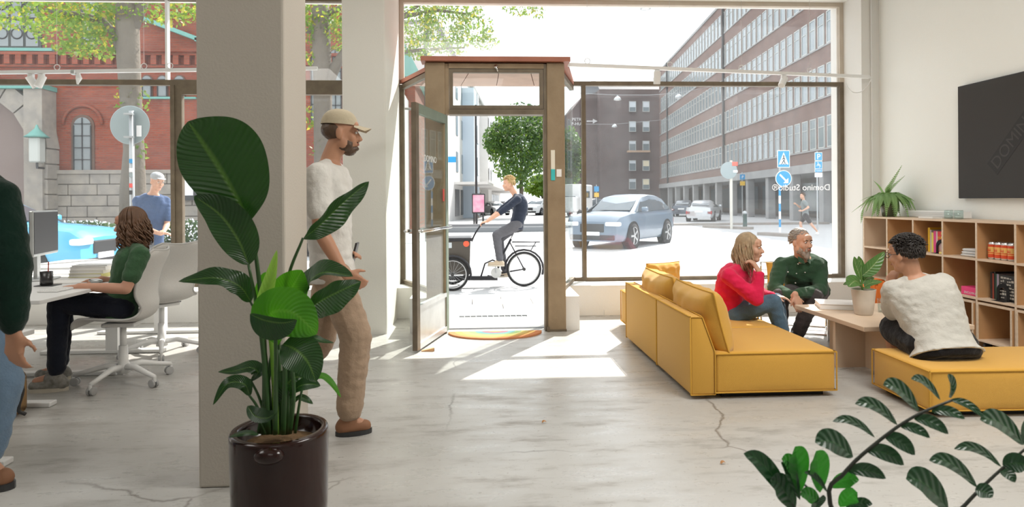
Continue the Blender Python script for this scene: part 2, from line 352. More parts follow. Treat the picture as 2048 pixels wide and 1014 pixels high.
# canted side lights of the entrance
w4 = thing('window_4', None, None, kind='structure'); w4['_o'] = [0, 0, 0]
for (a, b) in (((-.85, YG), (-.36, 6.62)), ((1.16, YG), (.86, 6.62))):
    a = V((a[0], a[1], 0)); b = V((b[0], b[1], 0)); Z = V((0, 0, 1))
    MB().bar(a+Z*1.50, b+Z*1.50, .008, 2.22).build('pane', GLASSC, w4)
    MB().bar(a+Z*(ZT0-.03), b+Z*(ZT0-.03), .05, .05).build('window_frame', BRONZE, w4)
    MB().bar(a+Z*.365, b+Z*.365, .05, .045).build('window_frame', BRONZE, w4)
# ---- entrance roof, door frame and leaf
rf = struct('trim_3', MB().prism([(-.52, 6.37, 2.672), (.95, 6.37, 2.672), (.95, 6.57, 2.672), (1.18, YG-.04, 2.672), (-.87, YG-.04, 2.672), (-.36, 6.57, 2.672), (-.52, 6.57, 2.672)], (0, 0, .045)), COPPER)
xs = [-.33, -.02, .26, .56, .86]
for i in range(4):
    MB().prism([(xs[i]+.004, 6.56, 2.645), (xs[i+1]-.004, 6.56, 2.645), (.26+(xs[i+1]-.26)*1.5-.004, YG-.06, 2.645), (.26+(xs[i]-.26)*1.5+.004, YG-.06, 2.645)], (0, 0, .027)).build('panel', COPPERL, rf)
d1 = thing('door_1', None, None, kind='structure'); d1['_o'] = [0, 0, 0]
YD0, YD1 = 6.42, 6.56
MB().rbox((-.385, 6.49, 1.33), (.195, .14, 2.68), .012, 2).build('frame_post', TAN, d1)
MB().rbox((.808, 6.49, 1.33), (.178, .14, 2.68), .012, 2).build('frame_post', TAN, d1)
MB().box(-.29, -.25, YD0+.02, YD1, 2.16, 2.66).build('frame_trim', TAN, d1)
MB().box(.69, .72, YD0+.02, YD1, 0, 2.66).build('frame_trim', BRONZE, d1)
MB().box(-.25, .69, YD0+.01, YD1, 2.61, 2.66).build('frame_head', TAN, d1)
MB().box(-.25, .69, YD0, YD1, 2.155, 2.205).build('frame_rail', BRONZE, d1)
fr = MB(); X0, X1, Z0, Z1 = -.245, .685, 2.21, 2.605; t = .035
fr.box(X0, X1, YD0+.015, YD0+.06, Z0, Z0+t).box(X0, X1, YD0+.015, YD0+.06, Z1-t, Z1).box(X0, X0+t, YD0+.015, YD0+.06, Z0+t, Z1-t).box(X1-t, X1, YD0+.015, YD0+.06, Z0+t, Z1-t)
tl = fr.build('transom_sash', BRONZE, d1); MB().box(X0+t, X1-t, YD0+.035, YD0+.041, Z0+t, Z1-t).build('pane', GLASSC, tl)
MB().tube([V((.21, YD0+.01, 2.63)), V((.21, YD0-.02, 2.63)), V((.225, YD0-.03, 2.60)), V((.235, YD0-.025, 2.575))], [.012, .012, .009, .006], 8).ell((.215, YD0-.01, 2.625), (.02, .016, .02)).build('latch', CHROME, tl, smooth=True)
MB().box(.705, .73, YD0-.03, YD0, 0, .05).box(-.485, -.285, YD0-.015, YD0+.16, 0, .02).box(.715, .90, YD0-.015, YD0+.16, 0, .02).build('frame_foot', BRONZE, d1)
# leaf
lf = D.objects.new('door_leaf', None); COL.objects.link(lf); lf.parent = d1; hx, hy = -.286, 6.50
lf.location = (hx, hy, 0); lf.rotation_euler = (0, 0, math.atan2(5.62-hy, -.515-hx)); LW = .93; LH = 2.15
lm = MB(); sw = .075
lm.box(0, sw, -.022, .022, .02, LH).build('stile', GREENF, lf, world=False)
MB().box(LW-sw, LW, -.022, .022, .02, LH).build('stile', BRONZE, lf, world=False)
MB().box(sw, LW-sw, -.022, .022, LH-.085, LH).build('rail', GREENF, lf, world=False)
MB().box(sw, LW-sw, -.022, .022, .02, .07).build('rail', METAL, lf, world=False)
MB().box(sw, LW-sw, -.022, .022, .36, .40).build('rail', METAL, lf, world=False)
MB().box(sw, LW-sw, -.012, .012, .07, .36).build('kick_panel', METAL, lf, world=False)
MB().box(sw, LW-sw, -.004, .004, .40, LH-.085).build('pane', GLASSC, lf, world=False)
h = MB()
for sgn in (-1, 1): h.tube([(.0, sgn*.05, 1.045), (LW+.02, sgn*.075, 1.045)], .014, 10)
for xx in (.05, LW-.05): h.tube([(xx, -.06, 1.045), (xx, .06, 1.045)], .011, 8)
h.build('push_bar', CHROME, lf, smooth=True, world=False)
MB().tube([(.15, -.03, LH-.05), (.42, -.06, LH+.005), (.50, -.24, LH+.012)], .012, 6).build('closer_arm', METAL, lf, world=False)
MB().box(sw+.01, sw+.05, .005, .008, 1.30, 1.42).build('sticker', mat('red_sticker', (.75, .08, .07), .5), lf, world=False)
def text(body, size, m, parent, M, name='lettering', ext=.0008, align='CENTER', world=False):
    cu = D.curves.new(name, 'FONT'); cu.body = body; cu.size = size; cu.extrude = ext; cu.align_x = align; cu.resolution_u = 3
    o = D.objects.new(name+'_t', cu); me = evaluated(o); D.objects.remove(o); D.curves.remove(cu)
    me.transform(M.to_4x4() if len(M.row) == 3 else M); me.materials.clear(); me.materials.append(m); me.name = name
    return link(name, me, parent)
WLET = mat('white_lettering', (.9, .9, .9), .5, trans=(.9, .9, .9, .5))
def face(right, up, at):
    r = V(right).normalized(); u = V(up).normalized(); n = r.cross(u); M = Matrix((r, u, n)).transposed().to_4x4(); M.translation = V(at); return M
# words face the street, so they read mirrored from inside
text('DOMINO', .085, WLET, lf, face((-1, 0, 0), (0, 0, 1), (.50, .006, 1.66)))
w2 = D.objects['window_2']; p = ay(1603, 379, YG)
text('Domino Studio®', .105, WLET, w2, face((-1, 0, 0), (0, 0, 1), (p.x, YG+.006, p.z-.01)))
p = ay(685, 378, YG); text('Domino Studio®', .105, WLET, D.objects['window_1'], face((-1, 0, 0), (0, 0, 1), (-1.74, YG+.006, p.z)))
# strips on the right post
MB().box(.83-.075, .83-.035, YD0-.006, YD0+.002, 1.545, 1.80).build('label_strip', mat('cream_label', (.85, .80, .68), .6), d1)
MB().box(.83-.075, .83-.035, YD0-.008, YD0, 1.50, 1.61).build('label_strip', mat('teal_label', (.05, .55, .55), .6), d1)
MB().box(.83-.02, .83+.03, YD0-.008, YD0, 1.535, 1.61).build('label_strip', mat('white_label', (.9, .88, .85), .6), d1)
# right wall: cable pipe and clip
tag(MB().tube([(4.60, YW+.005, .9), (4.60, YW+.005, ZC)], .008, 6).build('cable_pipe', WPLAS), 'thin white cable conduit running up the pier beside the right wall', 'conduit')
# ================================================================ OUTSIDE GROUND
struct('street', MB().box(-90, 120, 9.30, 190, -.30, -.17), mat('asphalt', (.50, .50, .50), .85, .3, var=(.8, .5, (.42, .42, .43))))
pv = struct('pavement', MB().box(-40, 40, YO, 9.30, -.30, -.085), mat('paving_joint', (.30, .29, .28), .9))
PAV = mat('paving_slab', (.55, .54, .52), .85, .3, var=(3, .4, (.46, .45, .44)))
sm_ = MB().rbox((0, 0, -.06), (.782, .435, .05), .006, 1).mesh('slab', PAV)
for r_ in range(3):
    for i in range(12):
        o = link('slab', sm_, pv); o.location = (-4.0+.79*i+.4*(r_ % 2), 8.18+.443*r_, 0)
struct('entrance_floor', MB().prism([(-.5, 6.56, -.10), (.93, 6.56, -.10), (1.14, YO, -.10), (-.85, YO, -.10)], (0, 0, .08)), PAV)
struct('trim_4', MB().box(-.49, .90, 6.60, 6.66, -.02, .003), DARK)
gp0 = fl(916, 649, -.02); gp1 = fl(1054, 632, -.02)
gr = thing('floor_grate', 'grey metal scraper grate set in the floor outside the open door', 'grate', (0, 0, 0))
MB().box(gp0.x, gp1.x, gp0.y, gp1.y, -.020, -.014).build('tray', mat('grate_dark', (.10, .11, .12), .7), gr)
for yy in (gp0.y, gp1.y): MB().bar((gp0.x, yy, -.011), (gp1.x, yy, -.011), .015, .012).build('rim', METAL, gr)
for i in range(13):
    xx = gp0.x+(gp1.x-gp0.x)*i/12; MB().bar((xx, gp0.y, -.011), (xx, gp1.y, -.011), .008, .012).build('bar', METAL, gr)
for i in range(1, 4):
    yy = gp0.y+(gp1.y-gp0.y)*i/4; MB().bar((gp0.x, yy, -.011), (gp1.x, yy, -.011), .006, .010).build('bar', METAL, gr)
# ================================================================ BUILDINGS ACROSS THE STREET
GZ = -.17
BR1 = brick_mat('office_brick', (.27, .165, .135), (.22, .13, .11), (.20, .15, .13), .5, .16, 'y', .02)
BR2 = brick_mat('tower_brick', (.15, .10, .095), (.12, .085, .08), (.12, .09, .085), .5, .16, 'x', .02)
BR3 = brick_mat('church_brick', (.36, .07, .028), (.25, .045, .02), (.23, .10, .065), .30, .095, 'x', .012)
CONC = mat('grey_concrete', (.34, .34, .34), .85, var=(1.5, .4))
WFR = mat('office_window_frame', (.40, .42, .41), .5)
PANE = mat('office_pane', (.16, .20, .22), .12, .8)
PANEL_ = mat('pale_blind', (.55, .60, .64), .6)  # pale blue-grey for blinds and a sticker
STONE = mat('granite_block', (.33, .29, .24), .85, var=(3, .7, (.20, .185, .17)), bump=(18, .5))
TEAL = mat('verdigris_copper', (.16, .36, .31), .7, var=(3, .5, (.10, .26, .23)))
LEAD = mat('leaded_glass', (.20, .22, .22), .25, .6)
# office block along the right side of the square
ob = thing('office_building', 'long brown brick office block with window bands above a concrete arcade', 'building', (20.9, 38.0, GZ), math.atan2(-.1, .995), world=False)
# local: x = away from the square, y = along the facade
S0, S1 = -9.0, 53.2
MB().box(0, 14, S0, S1, 3.65, 19.5).build('wall', BR1, ob, world=False)
MB().box(-.12, 14, S0, S1, 19.5, 19.75).build('roof_edge', CONC, ob, world=False)
MB().box(-.15, 4, S0, S1, 3.08, 3.65).build('arcade_beam', CONC, ob, world=False)
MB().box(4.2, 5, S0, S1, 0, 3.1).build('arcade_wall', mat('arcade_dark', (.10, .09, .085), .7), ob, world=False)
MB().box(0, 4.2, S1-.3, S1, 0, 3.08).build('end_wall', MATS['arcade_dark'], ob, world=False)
pm = MB().rbox((0, 0, 1.55), (.55, .6, 3.1), .03, 1).mesh('pillar', CONC)
sp = MB().box(-.03, .0, -1.7, 1.7, .5, 2.7).mesh('shop_pane', PANE)
for i in range(12):
    o = link('pillar', pm, ob); o.location = (.25, .2+4.7*i-4.7, 0)
    o = link('shop_pane', sp, ob); o.location = (4.2, 2.5+4.7*i-4.7, 0)
wf = MB()
for a in ((-.44, .44, 0, .07), (-.44, .44, 1.83, 1.9), (-.44, -.36, .07, 1.83), (.36, .44, .07, 1.83), (-.36, .36, 1.25, 1.30)): wf.box(-.06, .02, a[0], a[1], a[2], a[3])
wfm = wf.mesh('window', WFR); wpm = MB().box(-.03, .02, -.36, .36, .07, 1.83).mesh('pane', PANE)
slm = MB().box(-.10, .02, -.5, .5, -.08, 0).mesh('ledge', CONC)
for r_ in range(5):
    for i in range(44):
        o = link('window', wfm, ob); o.location = (0, -1.2+1.22*i, 4.5+3.06*r_); q = link('pane', wpm, o)
    MB().box(-.08, .02, -1.9, 53.0, 4.40+3.06*r_, 4.48+3.06*r_).build('ledge', CONC, ob, world=False)
for s_ in (20.6, 47.0): MB().tube([(-.12, s_, 3.6), (-.12, s_, 19.6)], .11, 6).build('drainpipe', DARK, ob, world=False)
# dark tower block at the end of the square
tb = thing('tower_building', 'dark brick block with two columns of small windows closing the square', 'building', (21, 92, GZ))
MB().box(17.9, 27.5, 92.3, 108, GZ, 17.2).build('wall', BR2, tb)
MB().prism([(17.9, 92.3, 17.2), (27.5, 92.3, 17.2), (27.5, 96, 19.6), (17.9, 96, 19.6)], (0, 10, 0)).build('roof', mat('slate_roof', (.07, .075, .085), .7), tb)
MB().prism([(14.3, 94, GZ), (17.9, 94, GZ), (17.9, 94, 17.0), (15.9, 94, 16.6), (14.3, 94, 14.6)], (0, 12, 0)).build('wing', BR2, tb)
for r_ in range(5):
    for c_ in range(2):
        p = ay(1265+27*c_, [368, 331, 292, 253, 213][r_], 91.95); is_cream = (r_ in (0, 1) and c_ == 1)  # lower right windows get the cream blind
        fm = MB()
        for a in ((-.5, .5, -.75, -.68), (-.5, .5, .68, .75), (-.5, -.43, -.68, .68), (.43, .5, -.68, .68)): fm.box(p.x+a[0], p.x+a[1], 91.88, 92.02, p.z+a[2], p.z+a[3])
        o = fm.build('window', WFR, tb)
        MB().box(p.x-.43, p.x+.43, 91.94, 92.02, p.z-.68, p.z+.68).build('pane', PANE, o)
        MB().box(p.x-.43, p.x+.43, 91.93, 91.97, p.z-.1 if r_ > 2 or is_cream else p.z+.3, p.z+.68).build('blind', mat('cream_blind', (.75, .68, .5), .7) if is_cream else PANEL_, o)
p = ay(1276, 291+14, 91.9); MB().box(p.x-1.6, p.x+1.6, 91.2, 92, p.z, p.z+.25).build('balcony', mat('wood_tan', (.45, .30, .2), .7), tb)
p = ay(1187, 243, 93.95)-V((1.9, 0, 0))
text('PETRI', .62, WLET, tb, face((1, 0, 0), (0, 0, 1), V((p.x-.5, 93.93, p.z+.1))-V((21, 92, GZ)))); text('P-HUS', .62, WLET, tb, face((1, 0, 0), (0, 0, 1), V((p.x-.5, 93.93, p.z-.55))-V((21, 92, GZ))))
MB().bar((p.x+.9, 93.93, p.z+.05), (p.x+1.9, 93.93, p.z+.05), .02, .16).prism([(p.x+1.8, 93.93, p.z-.3), (p.x+2.5, 93.93, p.z+.05), (p.x+1.8, 93.93, p.z+.4)], (0, .02, 0)).build('arrow', WLET, tb)
# pale street row seen through the open door
sr = thing('street_row', 'pale plastered street row with bays seen through the open door', 'building', (-1.6, 50, GZ), math.atan2(-.093, .995), world=False)
PALE = mat('pale_plaster', (.72, .71, .69), .85, var=(.5, .3)); BLUEP = mat('bluegrey_panel', (.52, .60, .68), .8)
Lr = 66
MB().box(-9, 0, -9, Lr, 0, 12.6).build('wall', PALE, sr, world=False)
MB().box(-9.2, .25, -9, Lr, 12.6, 12.9).build('roof_edge', CONC, sr, world=False)
MB().box(0, 1.0, 6, 11, 0, 11.2).build('bay', BLUEP, sr, world=False)
MB().box(0, .9, 24, 30, 0, 11.6).build('bay', PALE, sr, world=False)
MB().box(0, 2.6, 0, Lr, 2.75, 2.95).build('awning', mat('awning_grey', (.6, .58, .56), .8), sr, world=False)
swm = MB().box(0, .04, -.6, .6, 0, 1.6).mesh('window', PANE)
for r_ in range(3):
    for i in range(16):
        o = link('window', swm, sr); o.location = (0.0 if not (6 < 2+3.8*i < 11 or 24 < 2+3.8*i < 30) else 1.0, 2+3.8*i, 3.8+2.9*r_)
swm = MB().box(0, .04, -1.4, 1.4, .3, 2.4).mesh('shopfront', mat('shop_dark', (.09, .085, .08), .3))
for i in range(16):
    o = link('shopfront', swm, sr); o.location = (0, 2+3.8*i, 0)
# ---- church on the left
YC = 28.0
ch = thing('church', 'red brick church with granite base, arched windows and green copper edges', 'church', (-18, YC, GZ))
def cz(py, px=200): return ay(px, py, YC).z
def cx_(px): return ay(px, 400, YC).x
MB().box(-34, -4.6, YC+.02, YC+10, GZ, 12.5).build('wall', BR3, ch)
MB().box(-4.6, -2.7, YC+2, YC+9, GZ, 7.0).build('wall', BR3, ch)
MB().prism([(-4.9, YC+1.8, 7.0), (-2.4, YC+1.8, 7.0), (-3.6, YC+1.8, 9.4)], (0, 7, 0)).build('roof', TEAL, ch)
MB().prism([(-4.2, YC-.3, GZ), (-3.0, YC-.3, GZ), (-3.0, YC-.3, 5.9), (-3.6, YC-.3, 6.9), (-4.2, YC-.3, 5.9)], (0, 2.3, 0)).build('buttress', mat('pale_stone', (.62, .60, .56), .85), ch)
# corbel band
zb0, zb1 = cz(135), cz(106)
MB().box(-34, -4.6, YC-.22, YC+.02, zb1-.12, zb1).build('cornice', BR3, ch)
MB().box(-34, -4.6, YC-.10, YC+.02, zb0, zb0+.1).build('cornice', BR3, ch)
dm = MB().box(-.11, .11, YC-.20-YC, .02, 0, zb1-.12-zb0-.1).mesh('corbel', BR3); dm.transform(Matrix.Translation((0, 0, 0)))
for i in range(46):
    o = link('corbel', dm, ch); o.location = V((-25+.45*i, YC, zb0+.1))-V((-18, YC, GZ))
MB().box(-34, cx_(110), YC-.14, YC+.02, cz(104), cz(98)).build('copper_sill', TEAL, ch)
def arch_pts(x0, x1, z0, zt, n=14):
    r = (x1-x0)/2; c = (x0+x1)/2; zc = zt-r
    return [(x0, z0), (x1, z0)]+[(c+r*math.cos(math.pi*k/n), zc+r*math.sin(math.pi*k/n)) for k in range(n+1)]
def arch_window(x0, x1, z0, zt, y, nb=2, nh=4, border=.12, parent=ch, hood=True):
    pts = arch_pts(x0-border, x1+border, z0-border*.6, zt+border)
    o = MB().prism([(a, y-.03, b) for a, b in pts], (0, .06, 0)).build('window', mat('window_reveal', (.12, .07, .05), .8), parent)
    MB().prism([(a, y-.05, b) for a, b in arch_pts(x0, x1, z0, zt)], (0, .03, 0)).build('pane', LEAD, o)
    for i in range(nb+1):
        xx = x0+(x1-x0)*i/nb; hh = zt-.02 if 0 < i < nb else zt-(x1-x0)/2; MB().bar((xx, y-.07, z0), (xx, y-.07, hh), .035, .04, V((0, 1, 0))).build('glazing_bar', DARK, o)
    for i in range(nh):
        zz = z0+(zt-(x1-x0)*.4-z0)*i/(nh-1 or 1); MB().bar((x0, y-.07, zz), (x1, y-.07, zz), .04, .035).build('glazing_bar', DARK, o)
    if hood:
        r = (x1-x0)/2+border+.32; c = (x0+x1)/2; zc = zt-(x1-x0)/2+.05
        MB().tube([(c+r*math.cos(math.pi*k/16), y-.05, zc+r*math.sin(math.pi*k/16)) for k in range(17)], .07, 6).build('brick_arch', BR3, parent, smooth=True)
    return o
arch_window(cx_(150), cx_(184), cz(343), cz(235), YC, 2, 5)
for px in (296, 327, 361): arch_window(cx_(px-9), cx_(px+9), cz(193), cz(152), YC, 1, 2, .05, hood=False)
arch_window(cx_(625), cx_(636), cz(245), cz(95), YC, 2, 5, .06, hood=False); arch_window(cx_(662), cx_(684), cz(245), cz(98), YC, 2, 5, .06, hood=False)
MB().box(cx_(280), cx_(395), YC-.12, YC+.02, cz(198), cz(194)).build('copper_sill', TEAL, ch)
# tall leaded window group at the upper left
x0, x1, z0, z1 = cx_(-40), cx_(86), cz(100), cz(-20)
gw = MB().box(x0, x1, YC-.05, YC+.04, z0, z1).build('window', mat('dark_surround', (.05, .055, .05), .7), ch)
for i in range(4):
    for j in range(2):
        a = x0+.15+(x1-x0-.15)*i/4; b = a+(x1-x0)/4-.15; c = z0+.12+(z1-z0-.12)*j/2; d = c+(z1-z0)/2-.2
        MB().box(a, b, YC-.08, YC-.02, c, d).build('pane', LEAD, gw)
        MB().tube([((a+b)/2+.22*math.cos(t), YC-.09, (c+d)/2+.22*math.sin(t)) for t in [k*math.pi/6 for k in range(13)]], .03, 4).build('tracery', DARK, gw)
x0, x1 = cx_(165), cx_(200); gw = MB().box(x0, x1, YC-.05, YC+.04, cz(98), cz(-20)).build('window', MATS['dark_surround'], ch)
MB().box(x0+.12, x1-.12, YC-.07, YC, cz(94), cz(-20)).build('pane', LEAD, gw)
# brick gable with copper coping
g0 = ay(285, 38, YC-.4); g1 = ay(395, 82, YC-.4); g2 = V((2*g1.x-g0.x, YC-.4, g1.z))
MB().prism([(g0.x-2.0, YC-.35, g0.z-1.2), (g0.x, YC-.35, g0.z), (g1.x, YC-.35, g1.z), (g1.x, YC-.35, zb1), (g0.x-2.0, YC-.35, zb1)], (0, .4, 0)).build('gable', BR3, ch)
MB().bar(g0+V((0, -.05, .02)), g1+V((.3, -.05, -.05)), .5, .16).build('coping', TEAL, ch)
MB().bar(g1+V((0, -.05, 0)), g2+V((0, -.05, 0)), .5, .14).build('coping', TEAL, ch)
# granite base: each block its own stone
zbase = cz(347); rows = 6; hrow = (zbase-GZ)/rows; rnd = random.Random(3)
MB().box(-34, -4.6, YC-.06, YC+.02, GZ, zbase).build('joint_bed', mat('stone_joint', (.20, .18, .16), .9), ch)
MB().box(-34, -4.6, YC-.22, YC+.02, zbase-.02, zbase+.14).build('plinth_cap', STONE, ch)
for r_ in range(rows):
    x = -22+rnd.random()*.5
    while x < -4.8:
        w_ = .7+rnd.random()*.8; w_ = min(w_, -4.6-x)
        if w_ > .15: MB().rbox((x+w_/2, YC-.08-rnd.random()*.03, GZ+hrow*(r_+.5)), (w_-.025, .12, hrow-.025), .025, 1).build('stone', STONE, ch)
        x += w_
# stone portal
xc = cx_(-30); rr = 2.2; zsp = cz(300); Yp = YC-.9
MB().box(cx_(78), cx_(114), Yp, YC, GZ, cz(178)).build('portal_pier', STONE, ch)
MB().box(xc-4, cx_(116), Yp-.1, YC, cz(185), cz(176)).build('copper_cap', TEAL, ch)
for k in range(9):
    a0 = math.pi*k/9+.012; a1 = math.pi*(k+1)/9-.012
    MB().prism([(xc+rr*1.36*math.cos(a0), Yp+.1, zsp+rr*1.36*math.sin(a0)), (xc+rr*1.36*math.cos(a1), Yp+.1, zsp+rr*1.36*math.sin(a1)), (xc+rr*math.cos(a1), Yp+.1, zsp+rr*math.sin(a1)), (xc+rr*math.cos(a0), Yp+.1, zsp+rr*math.sin(a0))], (0, .8, 0)).build('arch_stone', STONE, ch)
for k in range(6):
    MB().rbox((xc+rr*1.18, Yp+.5, GZ+(zsp-GZ)*(k+.5)/6), (rr*.35, .8, (zsp-GZ)/6-.03), .03, 1).build('arch_stone', STONE, ch)
MB().box(xc-rr, xc+rr, YC-.25, YC, GZ, zsp+rr).build('door', mat('church_door', (.20, .15, .13), .7), ch)
lp = ay(74, 300, YC-1.2)
ln = MB().rbox((lp.x, YC-1.2, lp.z), (.42, .42, 1.0), .05, 1).build('lantern', mat('lantern_glass', (.45, .46, .42), .3), ch)
MB().lathe([(.45, 0), (.30, .12), (.08, .35), (.03, .5)], 10, (lp.x, YC-1.2, lp.z+.5)).build('lantern_roof', TEAL, ln, smooth=True)
MB().tube([(lp.x, YC-.2, lp.z-.7), (lp.x, YC-1.2, lp.z-.7), (lp.x, YC-1.2, lp.z-.5)], .05, 6).build('lantern_bracket', DARK, ln)
# ================================================================ TREES
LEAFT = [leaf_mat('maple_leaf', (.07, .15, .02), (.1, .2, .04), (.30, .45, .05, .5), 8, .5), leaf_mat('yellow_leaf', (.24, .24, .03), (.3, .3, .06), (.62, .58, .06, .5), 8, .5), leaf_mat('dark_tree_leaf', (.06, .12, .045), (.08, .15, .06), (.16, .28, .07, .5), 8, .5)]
BARK = mat('bark', (.15, .125, .095), .9, var=(6, .7, (.12, .10, .08)), bump=(14, .8))
def foliage(mb, c, rad, n, size, rnd, shell=.5):
    for _ in range(int(n*1.45)):
        while True:
            p = V((rnd.uniform(-1, 1), rnd.uniform(-1, 1), rnd.uniform(-1, 1)))
            if shell < p.length < 1: break
        p = V(c)+V((p.x*rad[0], p.y*rad[1], p.z*rad[2])); a = V((rnd.gauss(0, 1), rnd.gauss(0, 1), rnd.gauss(0, 1))).normalized(); b = a.orthogonal().normalized(); s_ = size*rnd.uniform(.6, 1.3)
        i = len(mb.v); mb.v += [p-a*s_, p+b*s_*.55, p+a*s_, p-b*s_*.55]; mb.f.append((i, i+1, i+2, i+3))
def tree(label, base, trunk, branches, blobs, m=0, m2=None, size=.11, seed=1, group='street trees'):
    rnd = random.Random(seed); t = thing('street_tree', label, 'tree', base, group=group)
    MB().tube(trunk[0], trunk[1], 10).build('trunk', BARK, t, smooth=True)
    for b, r in branches: MB().tube(b, r, 7).build('branch', BARK, t, smooth=True)
    A = MB(); B = MB()
    for (c, rad, n) in blobs:
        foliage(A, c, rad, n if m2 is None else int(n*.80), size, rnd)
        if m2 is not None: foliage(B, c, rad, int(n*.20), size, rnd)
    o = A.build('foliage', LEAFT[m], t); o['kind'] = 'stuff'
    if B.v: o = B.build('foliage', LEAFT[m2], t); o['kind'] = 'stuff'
    return t
Y1 = 17.0; P = lambda px, py, Y=Y1: ay(px, py, Y)
b0 = P(268, 400); b0.z = GZ
tree('broad grey trunked street tree behind the round sign', b0, ([b0, P(266, 380), P(268, 300), P(262, 200), P(257, 120), P(255, 40), P(252, -60)], [.36, .30, .24, .25, .27, .27, .22]),
     [([P(245, 110), P(232, 70), P(205, 42), P(160, 30), P(90, 20)], [.13, .12, .10, .08, .04]), ([P(262, 60), P(280, 20), P(300, -30)], [.18, .14, .10])],
     [(P(60, 15), (2.0, 1.2, .55), 900), (P(140, 70), (.8, 1, .5), 260), (P(190, 80), (.7, .8, .5), 260), (P(170, 20), (1.2, 1, .5), 420), (P(300, 15), (1.3, 1, .45), 260), (P(350, 5), (1.0, 1, .4), 220), (P(150, 100), (.45, .5, .25), 70), (P(215, 55), (.5, .6, .6), 160),
      (P(265, 200), (.45, .3, .5), 40), (P(285, 290), (.12, .2, .6), 24), (P(385, 18), (.5, .6, .4), 100)], 0, 1, .066, 4)
Y2 = 20.0; P2 = lambda px, py: ay(px, py, Y2); b0 = P2(655, 400); b0.z = GZ
tree('street tree with forked trunk seen between column and white pillar', b0, ([b0, P2(648, 350), P2(646, 260), P2(645, 150), P2(642, 60), P2(640, -40)], [.34, .30, .28, .28, .28, .24]),
     [([P2(650, 170), P2(672, 130), P2(692, 100), P2(730, 50)], [.22, .16, .14, .1]), ([P2(636, 60), P2(615, 62), P2(590, 50)], [.1, .09, .06]), ([P2(650, 30), P2(680, 15)], [.1, .08])],
     [(P2(650, 15), (1.1, 1, .7), 600), (P2(678, 70), (.5, .6, .5), 200), (P2(620, 60), (.5, .5, .5), 170), (P2(620, 235), (.25, .3, .35), 50), (P2(678, 250), (.2, .3, .5), 50), (P2(652, 300), (.5, .3, .6), 60), (P2(625, 115), (.25, .3, .3), 40)], 0, 1, .07, 5)
Y3 = 19.0; P3 = lambda px, py: ay(px, py, Y3); b0 = P3(740, 400); b0.z = GZ
tree('street tree reaching leafy branches across the sky above the door', b0, ([b0, P3(745, 200), P3(750, 60), P3(755, -60)], [.3, .24, .22, .2]),
     [([P3(750, 60), P3(800, 35), P3(870, 20), P3(950, 30)], [.1, .07, .05, .03]), ([P3(760, 110), P3(840, 100), P3(930, 95)], [.07, .05, .03]), ([P3(800, 35), P3(870, -10), P3(1000, -5), P3(1070, 12)], [.05, .04, .03, .02])],
     [(P3(830, 30), (.7, 1, .8), 520), (P3(890, 45), (.8, 1, .7), 520), (P3(950, 60), (.6, .8, .5), 300), (P3(920, 15), (.8, 1, .35), 260), (P3(840, 95), (.6, .6, .35), 220), (P3(975, 85), (.35, .4, .25), 80), (P3(1040, 8), (.6, .6, .35), 190), (P3(1075, 20), (.25, .3, .3), 50), (P3(905, 95), (.5, .5, .25), 110)], 0, 1, .062, 6)
def round_tree(label, px, pyc, Y, rpx, hpx, n, seed, m=2):
    c = ay(px, pyc, Y); k = Y/1300; b = V((c.x, Y, GZ)); rnd = random.Random(seed)
    bl = [(c, (rpx*k*.9, rpx*k*.9, hpx*k*.9), n)]
    for i in range(10):
        a = rnd.uniform(0, 6.28); e = rnd.uniform(-.7, .8); bl.append((c+V((math.cos(a)*rpx*k*.62*math.cos(e), math.sin(a)*rpx*k*.62, math.sin(e)*hpx*k*.72)), (rpx*k*.42, rpx*k*.42, hpx*k*.34), n//6))
    return tree(label, b, ([b, b+V((0, 0, (c.z-GZ)*.5)), c], [.22, .17, .1]), [([b+V((0, 0, (c.z-GZ)*.55)), c+V((rpx*k*.4, 0, 0))], [.1, .04]), ([b+V((0, 0, (c.z-GZ)*.5)), c+V((-rpx*k*.4, .3, .2))], [.1, .04])], bl, m, 0, Y*.0030, seed)
round_tree('dense dark green tree behind the cyclist framed by the doorway', 1042, 292, 56, 76, 98, 2600, 11)
round_tree('smaller green tree beside the door post near the white camper van', 1141, 320, 70, 26, 78, 900, 12, 2)
round_tree('pale distant tree low behind the parked cars in the doorway', 1085, 372, 95, 40, 26, 700, 13, 0)
